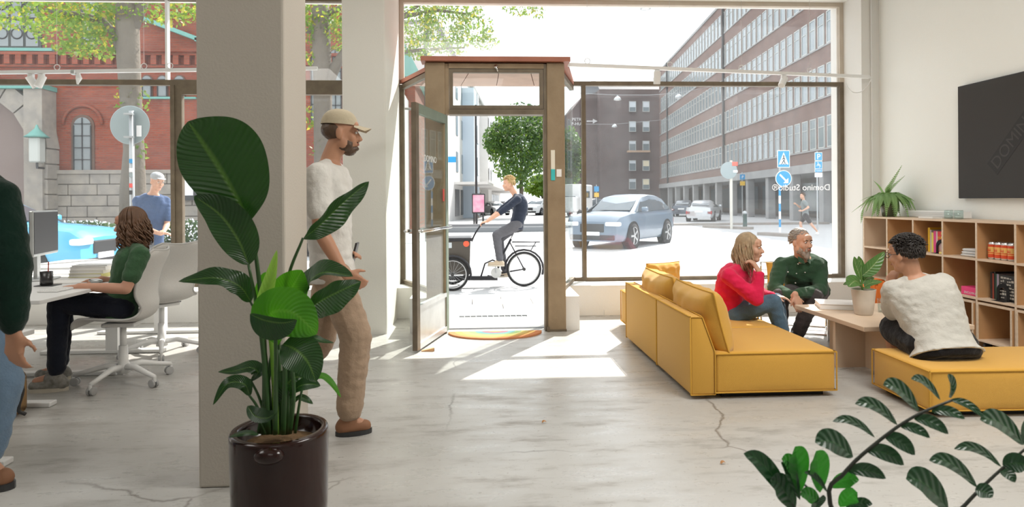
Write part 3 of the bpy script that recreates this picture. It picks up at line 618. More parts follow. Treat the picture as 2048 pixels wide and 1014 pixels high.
# ================================================================ VEHICLES
TYRE = mat('tyre', (.02, .02, .022), .8); RIM = mat('alloy_rim', (.55, .56, .57), .3, .5, .9); CARGL = mat('car_glass', (.05, .07, .085), .06, .9); LAMPG = mat('head_lamp', (.85, .87, .9), .1, .8); TAIL = mat('tail_lamp', (.5, .02, .02), .2, .6); PLATE = mat('number_plate', (.85, .85, .85), .5)
def car(label, loc, rz, paint, st, L, Wd, wr, wx, gh, cat='car', plate=None, grille=True):
    """st: stations (x, belt z, roof z, roof half width factor); gh: indices (start, end) of side glass"""
    t = thing('car', label, cat, loc, rz, 'cars on the street', world=False)
    hw = Wd/2; b = MB(); n = len(st); rows = []
    for (x, zb, zr, f) in st:
        e = min(1.0, (.35-abs(abs(x)-L/2)+.0)/.35) if abs(x) > L/2-.35 else 0
        w = hw*(1-.16*max(0, e)**2)
        sec = [(0, .24), (w*.90, .24), (w*.97, .34), (w, .55), (w*.985, zb*.88), (w*.94, zb), (hw*f, zr-.03), (hw*f*.85, zr), (0, zr+.015)]
        rows.append([V((x, y, z)) for y, z in sec]+[V((x, -y, z)) for y, z in sec[-2:0:-1]])
    m = len(rows[0]); base = len(b.v)
    for r in rows: b.v += r
    for i in range(n-1):
        for k in range(m): b.f.append((base+i*m+k, base+i*m+(k+1) % m, base+(i+1)*m+(k+1) % m, base+(i+1)*m+k))
    b.f.append(tuple(base+k for k in range(m))); b.f.append(tuple(base+(n-1)*m+k for k in range(m)))
    b.build('body', paint, t, world=False, auto=.7)
    for s in (1, -1):   # side glass between stations
        a, e = gh; w = MB()
        lo = [V((st[i][0], s*(hw*.94+.006), st[i][1]+.03)) for i in range(a, e+1)]; up = [V((st[i][0], s*(hw*st[i][3]+.018), st[i][2]-.075)) for i in range(a, e+1)]
        up[0] = lo[0].lerp(up[0], .25); up[-1] = lo[-1].lerp(up[-1], .55)
        for i in range(len(lo)-1): w.add([lo[i], lo[i+1], up[i+1], up[i]], [(0, 1, 2, 3)])
        w.build('side_window', CARGL, t, world=False)
        MB().rbox((st[a][0]+.28 if st[a][0] < 0 else st[a][0]-.25, s*(hw+.09), st[a][1]+.10), (.16, .2, .14), .04, 2).build('mirror', paint, t, world=False, smooth=True)
        for x in wx:
            M = Matrix.Rotation(math.pi/2, 3, 'X'); c = (x, s*(hw-.105), wr)
            MB().lathe([(wr+.06, -.11), (wr+.06, .11)], 28, c, M).build('wheel_arch', BLACK, t, world=False)
            wo = MB().lathe([(wr*.62, -.125), (wr*.94, -.125), (wr, -.09), (wr, .09), (wr*.94, .125), (wr*.62, .125)], 28, c, M).build('wheel', TYRE, t, world=False, smooth=True)
            sp_ = MB().lathe([(wr*.62, .115*s*-1), (wr*.70, .132*s*-1), (wr*.66, .05*s*-1)], 28, c, M, False)
            for k in range(5):
                a_ = 2*math.pi*k/5; d_ = V((math.cos(a_), 0, math.sin(a_))); cc = V(c)+V((0, s*.118, 0)); sp_.bar(cc+d_*.03, cc+d_*wr*.66, .06, .03, V((0, 1, 0)))
            sp_.lathe([(.06, -.13), (.06, .13)], 10, c, M); sp_.build('rim', RIM, wo, world=False)
    i = gh[0]   # windscreen and rear screen
    def screen(i, j, nm):
        p0, p1 = st[i], st[j]; f = 1 if st[i][0] > st[j][0] else -1
        w = MB(); zlo = p0[2]+.045
        w.add([(p0[0]+f*.012, hw*p0[3]*.93, zlo), (p0[0]+f*.012, -hw*p0[3]*.93, zlo), (p1[0]+f*.02, -hw*p1[3]*.92, p1[2]-.03), (p1[0]+f*.02, hw*p1[3]*.92, p1[2]-.03)], [(0, 1, 2, 3)])
        w.build(nm, CARGL, t, world=False)
    ws = max(k for k in range(n) if st[k][2]-st[k][1] < .06 and st[k][0] > 0) if False else None
    for k in range(n-1):
        if st[k][2]-st[k][1] < .08 and st[k+1][2]-st[k+1][1] > .25: screen(k, k+1, 'windscreen')
        if st[k+1][2]-st[k+1][1] < .08 and st[k][2]-st[k][1] > .25: screen(k+1, k, 'rear_screen')
    xf, xb = st[0][0], st[-1][0]
    for s in (1, -1):
        MB().rbox((xf-.16 if xf > 0 else xf+.16, s*hw*.70, st[0][1]-.04), (.42, .44, .12), .03, 2).build('headlamp', LAMPG, t, world=False, smooth=True)
        MB().rbox((xb+.10 if xb < 0 else xb-.10, s*hw*.74, st[-1][1]-.10), (.2, .30, .22), .03, 2).build('tail_lamp', TAIL, t, world=False, smooth=True)
    if grille: MB().rbox((xf-.02, 0, st[0][1]-.16), (.08, .8, .26), .03, 2).build('grille', DARK, t, world=False)
    MB().rbox((xf-.03, 0, .36), (.10, Wd*.78, .16), .03, 2).build('bumper', DARK, t, world=False)
    MB().box(xf+.005, xf+.03, -.26, .26, .42, .53).build('number_plate', PLATE, t, world=False)
    MB().box(xb-.02, xb+.01, -.26, .26, .62, .73).build('number_plate', PLATE, t, world=False)
    return t
SUV = [(2.34, .80, .82, .62), (2.18, .95, .97, .66), (1.5, 1.04, 1.06, .70), (1.02, 1.08, 1.11, .74), (.20, 1.08, 1.57, .68), (-.5, 1.09, 1.65, .66), (-1.3, 1.11, 1.62, .64), (-1.85, 1.13, 1.52, .62), (-2.22, 1.10, 1.14, .66), (-2.34, .85, .88, .68)]
SEDAN = [(2.3, .66, .68, .62), (2.1, .78, .80, .66), (1.4, .88, .90, .70), (.9, .93, .96, .74), (.05, .93, 1.36, .66), (-.6, .94, 1.42, .64), (-1.2, .95, 1.33, .62), (-1.8, .97, 1.02, .66), (-2.25, .93, .95, .66), (-2.32, .7, .72, .66)]
SILV = mat('silver_blue_paint', (.15, .20, .26), .28, .6, .3, coat=.4); DKP = mat('dark_blue_paint', (.07, .09, .12), .25, .6, .3, coat=.6); WHP = mat('white_car_paint', (.75, .76, .77), .3, .6, 0, coat=.5); LBLUE = mat('light_blue_paint', (.09, .42, .66), .3, .6, 0, coat=.5); GREYP = mat('grey_car_paint', (.30, .33, .37), .3, .6, .3, coat=.5)
fa = fl(1262, 497, GZ); hd = V((-.60, -.80, 0)).normalized(); lft = V((.80, -.60, 0)).normalized()
cc = fa-hd*1.42-lft*.85
car('silver blue crossover driving past on the sunlit street outside the right window', (cc.x, cc.y, GZ), math.atan2(hd.y, hd.x), SILV, SUV, 4.68, 1.9, .385, (1.42, -1.42), (3, 8))
p = fl(1424, 443, GZ); car('silver saloon parked with its tail towards us before the arcade', (p.x, p.y+1.5, GZ), math.radians(62), mat('silver_paint', (.52, .54, .56), .28, .6, .4, coat=.5), SEDAN, 4.6, 1.82, .33, (1.40, -1.40), (3, 7))
p = fl(1392, 434, GZ); car('dark hatchback parked behind the silver saloon before the arcade', (p.x, p.y+3, GZ), math.radians(65), DKP, SEDAN, 4.6, 1.82, .33, (1.40, -1.40), (3, 7))
p = fl(1192, 425, GZ); car('dark estate car parked far off below the dark tower block', (p.x*.9, p.y*.9, GZ), math.radians(40), DKP, SUV, 4.68, 1.9, .36, (1.42, -1.42), (3, 8))
p = fl(990, 430, GZ); car('white hatchback parked beyond the pink poster stand', (p.x, p.y, GZ), math.radians(-70), WHP, SEDAN, 4.6, 1.82, .33, (1.40, -1.40), (3, 7))
p = fl(1078, 430, GZ); car('white crossover parked beyond the doorway under the distant tree', (p.x, p.y, GZ), math.radians(-120), WHP, SUV, 4.68, 1.9, .36, (1.42, -1.42), (3, 8))
p = fl(1016, 424, GZ); car('white saloon farthest of the parked cars seen through the doorway', (p.x, p.y+6, GZ), math.radians(-80), WHP, SEDAN, 4.6, 1.82, .33, (1.40, -1.40), (3, 7))
car('light blue car passing behind the desks outside the left window', (-9.6, 13.2, GZ), 0, LBLUE, SUV, 4.68, 1.9, .36, (1.42, -1.42), (3, 8))
car('grey car parked beside the planters outside the left window', (-6.2, 18.6, GZ), math.pi, GREYP, SEDAN, 4.6, 1.82, .33, (1.40, -1.40), (3, 7))
# camper van
p = fl(1148, 433, GZ); cv = thing('camper_van', 'white boxy camper van parked by the small tree at the door post', 'van', (p.x, p.y, GZ), math.radians(-115), world=False)
MB().rbox((-.6, 0, 1.75), (4.2, 2.1, 2.3), .12, 2).build('body', WHP, cv, world=False)
MB().rbox((1.9, 0, 1.15), (1.3, 2.0, 1.5), .25, 3).build('cab', WHP, cv, world=False)
MB().box(2.3, 2.5, -.85, .85, 1.25, 1.85).build('windscreen', CARGL, cv, world=False)
for s in (1, -1): MB().box(-1.6, -.4, s*1.05-.01, s*1.05+.01, 1.7, 2.3).build('side_window', CARGL, cv, world=False)
for x in (1.7, -1.6):
    for s in (1, -1): MB().lathe([(.18, -.1), (.34, -.1), (.34, .1), (.18, .1)], 20, (x, s*.95, .34), Matrix.Rotation(math.pi/2, 3, 'X')).build('wheel', TYRE, cv, world=False, smooth=True)
# ================================================================ SIGNS AND STREET FURNITURE
SBLUE = mat('sign_blue', (.02, .30, .62), .45); SWHITE = mat('sign_white', (.85, .86, .87), .5); SBACK = mat('sign_back', (.30, .36, .37), .5, .5, .4); POLE = mat('galvanised_pole', (.45, .47, .48), .5, .5, .6); YEL = mat('sign_yellow', (.80, .50, .05), .5)
b = fl(1560, 470, GZ); kY = b.y/1300
cs = thing('road_sign', 'pole with blue pedestrian crossing sign above a round blue arrow sign', 'sign', (b.x, b.y, GZ))
ztop = ay(1567, 300, b.y).z
for i in range(8):
    z0_ = GZ+(ztop-.9-GZ)*i/8; z1_ = GZ+(ztop-.9-GZ)*(i+1)/8
    MB().tube([(b.x, b.y, z0_), (b.x, b.y, z1_)], .045, 8).build('pole_band', (SBLUE if i % 2 else SWHITE) if i < 6 else POLE, cs)
MB().tube([(b.x, b.y, ztop-.9), (b.x, b.y, ztop)], .035, 8).build('pole', POLE, cs)
pc = ay(1567, 318, b.y-.06); w_, h_ = .26, .35
sq = MB().rbox((pc.x, pc.y, pc.z), (2*w_, .02, 2*h_), .008, 1).build('crossing_plate', SWHITE, cs)
MB().box(pc.x-w_+.025, pc.x+w_-.025, pc.y-.014, pc.y-.008, pc.z-h_+.025, pc.z+h_-.025).build('blue_field', SBLUE, sq)
tri = MB().prism([(pc.x-.2, pc.y-.018, pc.z-.22), (pc.x+.2, pc.y-.018, pc.z-.22), (pc.x, pc.y-.018, pc.z+.28)], (0, .005, 0)).build('white_triangle', SWHITE, sq)
pg = MB(); Yq = pc.y-.022
def qd(a, c, t_): pg.bar((pc.x+a[0], Yq, pc.z+a[1]), (pc.x+c[0], Yq, pc.z+c[1]), .006, t_)
pg.ell((pc.x+.0, Yq, pc.z+.12), (.03, .004, .03)); qd((0, .09), (.005, -.06), .05); qd((.0, -.05), (-.07, -.19), .03); qd((.01, -.05), (.06, -.19), .03); qd((0, .06), (-.07, -.03), .022); qd((0, .06), (.06, -.03), .022)
pg.build('walking_figure', BLACK, tri)
for k in range(3): MB().box(pc.x-.13+.1*k, pc.x-.07+.1*k, pc.y-.021, pc.y-.017, pc.z-.215, pc.z-.195).build('stripe', BLACK, tri)
pa = ay(1567, 357, b.y-.06); My = Matrix.Rotation(math.pi/2, 3, 'X')
dc = MB().lathe([(.335, -.01), (.335, .01)], 32, pa, My).build('arrow_disc', SWHITE, cs)
MB().lathe([(.31, -.004), (.31, .004)], 32, pa+V((0, -.012, 0)), My).build('blue_field', SBLUE, dc)
e0 = pa+V((-.16, -.02, .16)); e1 = pa+V((.10, -.02, -.10))
MB().bar(e0, e1, .006, .07).prism([pa+V((.19, -.02, -.19)), pa+V((.19, -.02, .02)), pa+V((-.02, -.02, -.19))], (0, -.004, 0)).build('white_arrow', SWHITE, dc)
b = fl(1635, 460, GZ); ps = thing('parking_sign', 'grey pole with blue disabled parking sign at the right edge of the window', 'sign', (b.x, b.y, GZ))
zt = ay(1637, 303, b.y).z; MB().tube([(b.x, b.y, GZ), (b.x, b.y, zt)], .035, 8).build('pole', POLE, ps)
s_ = 8*b.y/1300
for (py, m_, tx) in ((313, SBLUE, 'P'), (330, SBLUE, 'wheel'), (341.5, SBLUE, '-'), (350, SWHITE, '')):
    c = ay(1637, py, b.y-.05); hh = {'P': 8.5, 'wheel': 8, '-': 3, '': 4.5}[tx]*b.y/1300
    o = MB().rbox((c.x, c.y, c.z), (2*s_, .015, 2*hh), .01, 1).build('plate', SWHITE, ps); 
    if m_ is SBLUE: MB().box(c.x-s_*.9, c.x+s_*.9, c.y-.012, c.y-.006, c.z-hh*.9, c.z+hh*.9).build('blue_field', SBLUE, o)
    if tx == 'P': text('P', .36, SWHITE, o, face((1, 0, 0), (0, 0, 1), V((c.x, c.y-.014, c.z-.13))-V((b.x, b.y, GZ))))
    if tx == 'wheel': MB().tube([(c.x+.08*math.cos(t), c.y-.014, c.z-.04+.08*math.sin(t)) for t in [k*.42 for k in range(-3, 9)]][::-1], .012, 4).bar((c.x-.03, c.y-.014, c.z+.06), (c.x-.01, c.y-.014, c.z-.03), .005, .025).bar((c.x-.01, c.y-.014, c.z-.03), (c.x+.09, c.y-.014, c.z-.03), .005, .02).ell((c.x-.03, c.y-.014, c.z+.10), (.025, .004, .025)).build('wheelchair_symbol', SWHITE, o)
    if tx == '-': MB().box(c.x-s_*.7, c.x+s_*.7, c.y-.014, c.y-.010, c.z-.01, c.z+.01).build('line', SWHITE, o)
b = fl(1485, 432, GZ); ps = thing('parking_sign', 'small blue parking sign with yellow plate before the arcade', 'sign', (b.x, b.y-4, GZ)); Yp = b.y-4
c = ay(1485, 354, Yp); MB().tube([(c.x, Yp+.05, GZ), (c.x, Yp+.05, c.z+.4)], .04, 6).build('pole', POLE, ps)
MB().rbox((c.x, Yp, c.z), (.42, .03, .42), .02, 1).build('plate', SBLUE, ps); text('P', .34, SWHITE, ps, face((1, 0, 0), (0, 0, 1), V((c.x, Yp-.02, c.z-.12))-V((b.x, b.y-4, GZ))))
MB().rbox((c.x, Yp, c.z-.52), (.42, .03, .34), .02, 1).build('plate', YEL, ps)
c = ay(1193, 378, 60); ps = thing('parking_sign', 'distant small blue parking sign below the dark tower block', 'sign', (c.x, 60, GZ))
MB().tube([(c.x, 60.05, GZ), (c.x, 60.05, c.z+.4)], .04, 6).build('pole', POLE, ps); MB().rbox((c.x, 60, c.z), (.45, .03, .5), .02, 1).build('plate', SBLUE, ps); MB().rbox((c.x, 60, c.z-.55), (.45, .03, .4), .02, 1).build('plate', YEL, ps)
b = fl(1463, 458, GZ); tp = thing('sign_pole', 'pale pole with round sign back and small red plate on the traffic island', 'sign', (b.x, b.y, GZ))
c = ay(1456, 341, b.y); MB().tube([(b.x, b.y, GZ), (b.x, b.y, c.z+.5)], .07, 8).build('pole', mat('pale_pole', (.62, .60, .54), .7), tp)
MB().lathe([(.42, -.01), (.42, .01)], 28, c+V((0, -.1, 0)), My).build('round_plate', SBACK, tp)
c2 = ay(1468, 328, b.y); MB().rbox((c2.x, b.y-.12, c2.z), (.28, .03, .2), .01, 1).build('red_plate', mat('sign_red', (.75, .12, .08), .5), tp)
c2 = ay(1469, 343, b.y); MB().rbox((c2.x, b.y-.12, c2.z), (.22, .03, .12), .01, 1).build('white_plate', SWHITE, tp)
b = fl(1490, 458, GZ); bo = thing('bollard', 'dark green cast bollard with round cap on the traffic island', 'bollard', (b.x, b.y, GZ))
MB().lathe([(.13, 0), (.13, .08), (.10, .12), (.09, .72), (.11, .74)], 14, (b.x, b.y, GZ)).build('post', mat('bollard_green', (.05, .09, .08), .5), bo, smooth=True)
MB().lathe([(.11, .74), (.12, .78), (.09, .86), (.02, .90)], 14, (b.x, b.y, GZ)).build('cap', POLE, bo, smooth=True)
KERB = mat('kerb_stone', (.34, .31, .28), .85, var=(4, .5))
for (pa_, pb_, lab) in (((1412, 455), (1500, 459), 'low stone kerb island at the foot of the pale pole'), ((1524, 470), (1586, 474), 'low stone kerb island at the foot of the arrow sign')):
    a = fl(*pa_, GZ); c = fl(*pb_, GZ); tag(MB().bar(a+V((0, 0, .06)), c+V((0, 0, .06)), .5, .12).build('kerb_island', KERB), lab, 'kerb')
tag(MB().box(11, 20.2, 36, 36.6, GZ, GZ+.12).build('kerb_edge', KERB), 'stone kerb edge along the shaded pavement below the arcade', 'kerb')
for k, (Yk, lab) in enumerate(((30.5, 'dark low rail across the square behind the cyclist, nearer one'), (34.5, 'dark low rail across the square behind the cyclist, farther one'))):
    tag(MB().box(-2.2, 5.6, Yk, Yk+.35, GZ, GZ+.24).build('street_rail', mat('rail_grey', (.20, .21, .22), .7)), lab, 'kerb')
# round sign seen from behind, left
c = ay(260, 250, 9.75); rs = thing('round_road_sign', 'round road sign seen from behind on a stickered pole, outside left window', 'sign', (c.x, 9.8, GZ))
MB().lathe([(.275, -.006), (.282, 0), (.275, .006)], 40, c, My).build('disc', SBACK, rs, smooth=False)
q = ay(262, 400, 9.70); MB().tube([(q.x+.02, 9.70, GZ), ay(263, 222, 9.70)], .034, 10).build('pole', POLE, rs, smooth=True)
for py in (228, 274): 
    e = ay(258, py, 9.66); MB().bar(e-V((.06, 0, 0)), e+V((.06, 0, 0)), .07, .025).build('bracket', POLE, rs)
for (py, m_) in ((322, SBLUE), (350, SBACK), (371, mat('red_dot', (.8, .1, .08), .5)), (385, DARK), (340, SWHITE)):
    e = ay(261.5, py, 9.664); MB().box(e.x-.022, e.x+.022, e.y-.003, e.y+.003, e.z-.03, e.z+.03).build('sticker', m_, rs)
e = ay(278, 262, 9.735); MB().box(e.x-.035, e.x+.035, e.y-.003, e.y+.003, e.z-.08, e.z+.08).build('sticker', SWHITE, rs)
# dark lamp post beyond the entrance
c = ay(853, 60, 24); tag(MB().tube([(c.x, 24, GZ), (c.x, 24, 9.5)], [.11, .08], 8).build('lamp_post', DARK), 'dark street lamp post rising behind the entrance roof', 'lamp post')
c = ay(952, 300, 40); tag(MB().tube([(c.x, 40, GZ), (c.x, 40, 7.2)], [.08, .06], 8).build('street_pole', DARK), 'thin dark pole in front of the pale street row', 'pole')
c = ay(904, 319, 46); tag(MB().rbox((c.x, 46, c.z), (.55, .06, .42), .02, 1).build('hanging_sign', SBLUE), 'small blue hanging shop sign on the pale street row', 'sign')
# poster stand, stairs
c = ay(957, 407, 38); k_ = 38/1300; po = thing('poster_stand', 'pink advertising poster stand beyond the cyclist', 'poster stand', (c.x, 38, GZ))
MB().rbox((c.x, 38, c.z), (26*k_, .2, 40*k_), .03, 1).build('frame', DARK, po)
MB().box(c.x-11*k_, c.x+11*k_, 37.88, 37.92, c.z-17*k_, c.z+17*k_).build('poster', mat('poster_pink', (.80, .22, .38), .5, var=(3, .8, (.85, .62, .68))), po)
for s in (-1, 1): MB().box(c.x+s*9*k_-.05, c.x+s*9*k_+.05, 37.95, 38.05, GZ, c.z-19*k_).build('leg', DARK, po)
c = fl(905, 436, GZ)+V((1.3, 0, 0)); st_ = thing('street_stairs', 'brown stone steps with pale railing before the street row', 'stairs', (c.x, c.y, GZ))
for i in range(4): MB().box(c.x-.35, c.x+1.0-.3*i, c.y, c.y+2, GZ+.25*i, GZ+.25*(i+1)).build('step', mat('brown_stone', (.33, .26, .2), .85), st_)
for i in range(7):
    zz = GZ+1.0-.0*i; MB().tube([(c.x-.3+.21*i, c.y, GZ+.9-.12*i), (c.x-.3+.21*i, c.y, GZ+2.0-.16*i)], .025, 5).build('baluster', POLE, st_)
MB().tube([(c.x-.35, c.y, GZ+2.05), (c.x+1.1, c.y, GZ+.95)], .035, 6).build('handrail', POLE, st_)
# planters with flowering hedge, left
for i, (x, lab) in enumerate(((-6.9, 'grey planter with white flowering hedge beside the dark mullion'), (-9.3, 'grey planter with white flowering hedge behind the curly haired person'))):
    pt = thing('street_planter', lab, 'planter', (x, 16.0, GZ), group='planters along the church street')
    MB().rbox((x, 16, GZ+.27), (2.0, .6, .54), .03, 1).build('planter_box', mat('planter_grey', (.32, .31, .29), .8), pt)
    A = MB(); foliage(A, (x, 16, .58), (1.0, .35, .30), 1300, .055, random.Random(i)); o = A.build('hedge', LEAFT[2], pt); o['kind'] = 'stuff'
    A = MB(); foliage(A, (x, 15.95, .62), (1.0, .38, .30), 420, .032, random.Random(i+9), .8); o = A.build('blossom', SWHITE, pt); o['kind'] = 'stuff'
# notice board on the church wall
c = ay(377, 374, YC-.3); nb = thing('notice_board', 'dark notice board with white sheet on the church wall', 'notice board', (c.x, YC-.3, c.z))
MB().box(c.x-.35, c.x+.35, YC-.33, YC-.27, c.z-.55, c.z+.55).build('board', DARK, nb); MB().box(c.x-.2, c.x+.2, YC-.345, YC-.33, c.z-.35, c.z+.3).build('sheet', SWHITE, nb)
# street lamps hung on wires
LMP = mat('street_lamp_shade', (.55, .58, .60), .4, .5, .3)
for (px, py, Y, r, lab) in ((1291, 18, 30, .26, 'dome street lamp hung high in the sky on a wire'), (1235, 200, 58, .34, 'dome street lamp on the wire in front of the dark tower, left one'), (1357, 196, 58, .34, 'dome street lamp on the wire in front of the office block'), (1229, 254, 80, .34, 'smallest dome street lamp on the lower wire before the dark tower')):
    c = ay(px, py, Y); lo = thing('hanging_street_lamp', lab, 'street lamp', c, group='street lamps hung over the square')
    MB().lathe([(r*.25, r*.95), (r*.55, r*.8), (r*.9, r*.35), (r, 0), (r*.9, 0)], 20, c).build('shade', LMP, lo, smooth=True)
    MB().lathe([(r*.18, r*1.25), (r*.22, r*.9)], 10, c).build('neck', POLE, lo); MB().ell(c+V((0, 0, .02)), (r*.75, r*.75, r*.2)).build('diffuser', SWHITE, lo, smooth=True)
for (pts, lab) in (([ay(1150, 186, 58), ay(1235, 190, 58), ay(1300, 190, 58), ay(1357, 186, 58), ay(1440, 170, 58)], 'thin wire carrying two street lamps across the square'), ([ay(1150, 248, 80), ay(1229, 248.5, 80), ay(1345, 238, 80)], 'thin lower wire carrying the smallest street lamp'), ([ay(1000, -2, 30), ay(1291, 3, 30), ay(1700, -30, 30)], 'thin wire carrying the highest street lamp')):
    tag(MB().tube(pts, .018, 5).build('lamp_wire', POLE), lab, 'wire')
# ================================================================ SOFA CORNER
MUST = mat('mustard_fabric', (.66, .36, .062), .9, .2, sheen=.25, var=(260, .25, (.53, .275, .042)), bump=(420, .25, 2))
PIPE = mat('mustard_piping', (.60, .33, .055), .9, .2)
PLY = mat('plywood', (.72, .56, .42), .6, .35, var=(3, .5, (.64, .48, .34)), bump=(60, .05))
PLYE = mat('plywood_edge', (.78, .63, .48), .6, .35, var=(40, .5, (.55, .42, .30)))
MDF = mat('brown_board', (.60, .34, .16), .7, .3, var=(5, .6, (.50, .27, .12)))
def piping(t, pts): MB().tube(pts+[pts[0]], .006, 6, False).build('piping', PIPE, t, smooth=True)
def seat_block(name, label, x0, x1, y0, y1, z0, z1, cat='sofa', parent=None, group=None, puff=.012, rz=0):
    t = parent or thing(name, label, cat, (x0, y0, 0), rz, group, world=True)
    if rz: x1 -= x0; y1 -= y0; x0 = y0 = 0
    MB().rbox(((x0+x1)/2, (y0+y1)/2, (z0+z1)/2), (x1-x0, y1-y0, z1-z0), .022, 3, puff=puff).build('seat', MUST, t, smooth=True, world=not rz)
    e = .004
    for z in (z1-.012, z0+.012):
        MB().tube([(x0-e, y0-e, z), (x1+e, y0-e, z), (x1+e, y1+e, z), (x0-e, y1+e, z), (x0-e, y0-e, z)], .005, 6, False).build('piping', PIPE, t, smooth=True, world=not rz)
    for (x, y) in ((x0, y0), (x1, y0), (x0, y1), (x1, y1)): MB().tube([(x+(e if x == x1 else -e), y+(e if y == y1 else -e), z0+.012), (x+(e if x == x1 else -e), y+(e if y == y1 else -e), z1-.012)], .005, 6, False).build('piping', PIPE, t, smooth=True, world=not rz)
    MB().box(x0+.06, x1-.06, y0+.05, y1-.05, 0, z0+.01).build('plinth', BLACK, t, world=not rz)
    return t
def sofa_module(label, y0, y1):
    t = thing('sofa_module', label, 'sofa', (1.39, y0, 0), group='mustard sofa modules')
    seat_block('', '', 1.555, 2.36, y0, y1, .03, .305, parent=t)
    bm = MB(); pf = [(1.39, .03), (1.552, .03), (1.550, .31), (1.468, .535), (1.39, .535)]
    bb = bmesh.new(); vs = [bb.verts.new((x, y0, z)) for x, z in pf]+[bb.verts.new((x, y1, z)) for x, z in pf]
    n = len(pf); bb.faces.new(vs[:n]); bb.faces.new(vs[n:][::-1])
    for i in range(n): bb.faces.new((vs[i], vs[n+i], vs[n+(i+1) % n], vs[(i+1) % n]))
    bmesh.ops.bevel(bb, geom=bb.edges[:], offset=.012, segments=3, profile=.5, affect='EDGES'); bb.verts.index_update()
    bm.add([v.co.copy() for v in bb.verts], [tuple(v.index for v in f.verts) for f in bb.faces]); bb.free()
    bm.build('backrest', MUST, t, smooth=True)
    for y in (y0+.004, y1-.004): MB().tube([(x, y-.004 if y < (y0+y1)/2 else y+.004, z) for x, z in pf+pf[:1]], .005, 6, False).build('piping', PIPE, t, smooth=True)
    for x in (1.388, 1.468): MB().tube([(x, y0, .537), (x, y1, .537)], .005, 6, False).build('piping', PIPE, t, smooth=True)
    return t
sofa_module('near mustard sofa module with back slab towards the door', 4.145, 4.935)
sofa_module('far mustard sofa module that the woman in pink sits on', 4.945, 5.95)
seat_block('sofa_module', 'low sunlit mustard corner module at the far end of the sofa', 1.52, 2.30, 5.97, 6.72, .03, .37, group='mustard sofa modules')
def pillow(label, c, w, h, t_, right, up, group='mustard scatter cushions'):
    right = V(right).normalized(); up = V(up).normalized(); n = right.cross(up).normalized()
    o = thing('cushion', label, 'cushion', c, group=group); c = V(c); m = MB()
    def P_(u, v, s):
        ou = u*(1-.05*(1-abs(v)**2)*1.0); ov = v*(1-.05*(1-abs(u)**2)); th = (max(0, 1-abs(u)**2.4)*max(0, 1-abs(v)**2.4))**.36
        wr = .014*math.sin(u*13+v*5)*math.exp(-((1-abs(v))*4))+.016*noise.noise(V((u*4, v*4, s*3+c.x*7)))
        return c+right*ou*w/2+up*ov*h/2+n*s*(t_/2*th+wr*th)
    for s in (1, -1): m.grid(lambda a, b: P_(2*a-1, 2*b-1, s), 26, 20, uv=False)
    m.build('cover', MUST, o, smooth=True)
    pts = [P_(math.copysign(min(1, abs(math.cos(t)*1.42)), math.cos(t)), math.copysign(min(1, abs(math.sin(t)*1.42)), math.sin(t)), 0) for t in [2*math.pi*k/48 for k in range(48)]]
    piping(o, pts); return o
pillow('plump mustard cushion propped on the near sofa module', (1.60, 4.54, .485), .78, .42, .25, (0, 1, 0), (-.26, 0, 1))
pillow('mustard cushion behind the first one on the far sofa module', (1.59, 5.40, .49), .80, .41, .26, (0, 1, 0), (-.26, 0, 1))
pillow('sunlit mustard cushion standing on the far corner module', (1.84, 6.30, .535), .44, .30, .15, (.88, .47, 0), (.12, .35, 1))
seat_block('pouf', 'mustard bench pouf the man in the grey tee sits on', 2.675, 3.95, 3.69, 4.27, .03, .285, 'pouf', rz=-.03)
# ================================================================ PLYWOOD TABLE
tbl = thing('coffee_table', 'low plywood coffee table with crossed panel base beside the sofa', 'table', (3.1, 4.95, 0))
MB().rbox((3.15, 4.95, .372), (.82, 1.0, .034), .003, 1).build('tabletop', PLY, tbl)
MB().box(2.76, 3.50, 4.85, 4.885, 0, .355).build('panel', PLY, tbl); MB().box(2.995, 3.03, 4.52, 4.848, 0, .355).build('panel', PLY, tbl); MB().box(2.995, 3.03, 4.887, 5.35, 0, .355).build('panel', PLY, tbl)
bk = thing('book', 'large pale closed book lying on the coffee table', 'book', (3.05, 5.27, .389), -.35, world=False)
MB().rbox((0, 0, .022), (.36, .27, .034), .003, 1).build('pages', mat('paper', (.85, .83, .80), .8), bk, world=False); MB().rbox((0, 0, .042), (.37, .28, .006), .002, 1).build('cover', mat('pale_cover', (.80, .76, .73), .6), bk, world=False); MB().rbox((0, 0, .003), (.37, .28, .006), .002, 1).build('cover', MATS['pale_cover'], bk, world=False)
gl = thing('drinking_glass', 'clear drinking glass behind the plant pot on the coffee table', 'glass', (3.24, 5.02, .389))
MB().lathe([(.026, 0), (.032, .11), (.030, .11), (.024, .008), (0, .008)], 20, (3.24, 5.02, .389)).build('glass', GLASSC, gl, smooth=True); MB().lathe([(.024, .009), (.0275, .06), (0, .06)], 16, (3.24, 5.02, .389)).build('water', glass_mat('water', .05, 0, (.95, .98, 1)), gl, smooth=True)
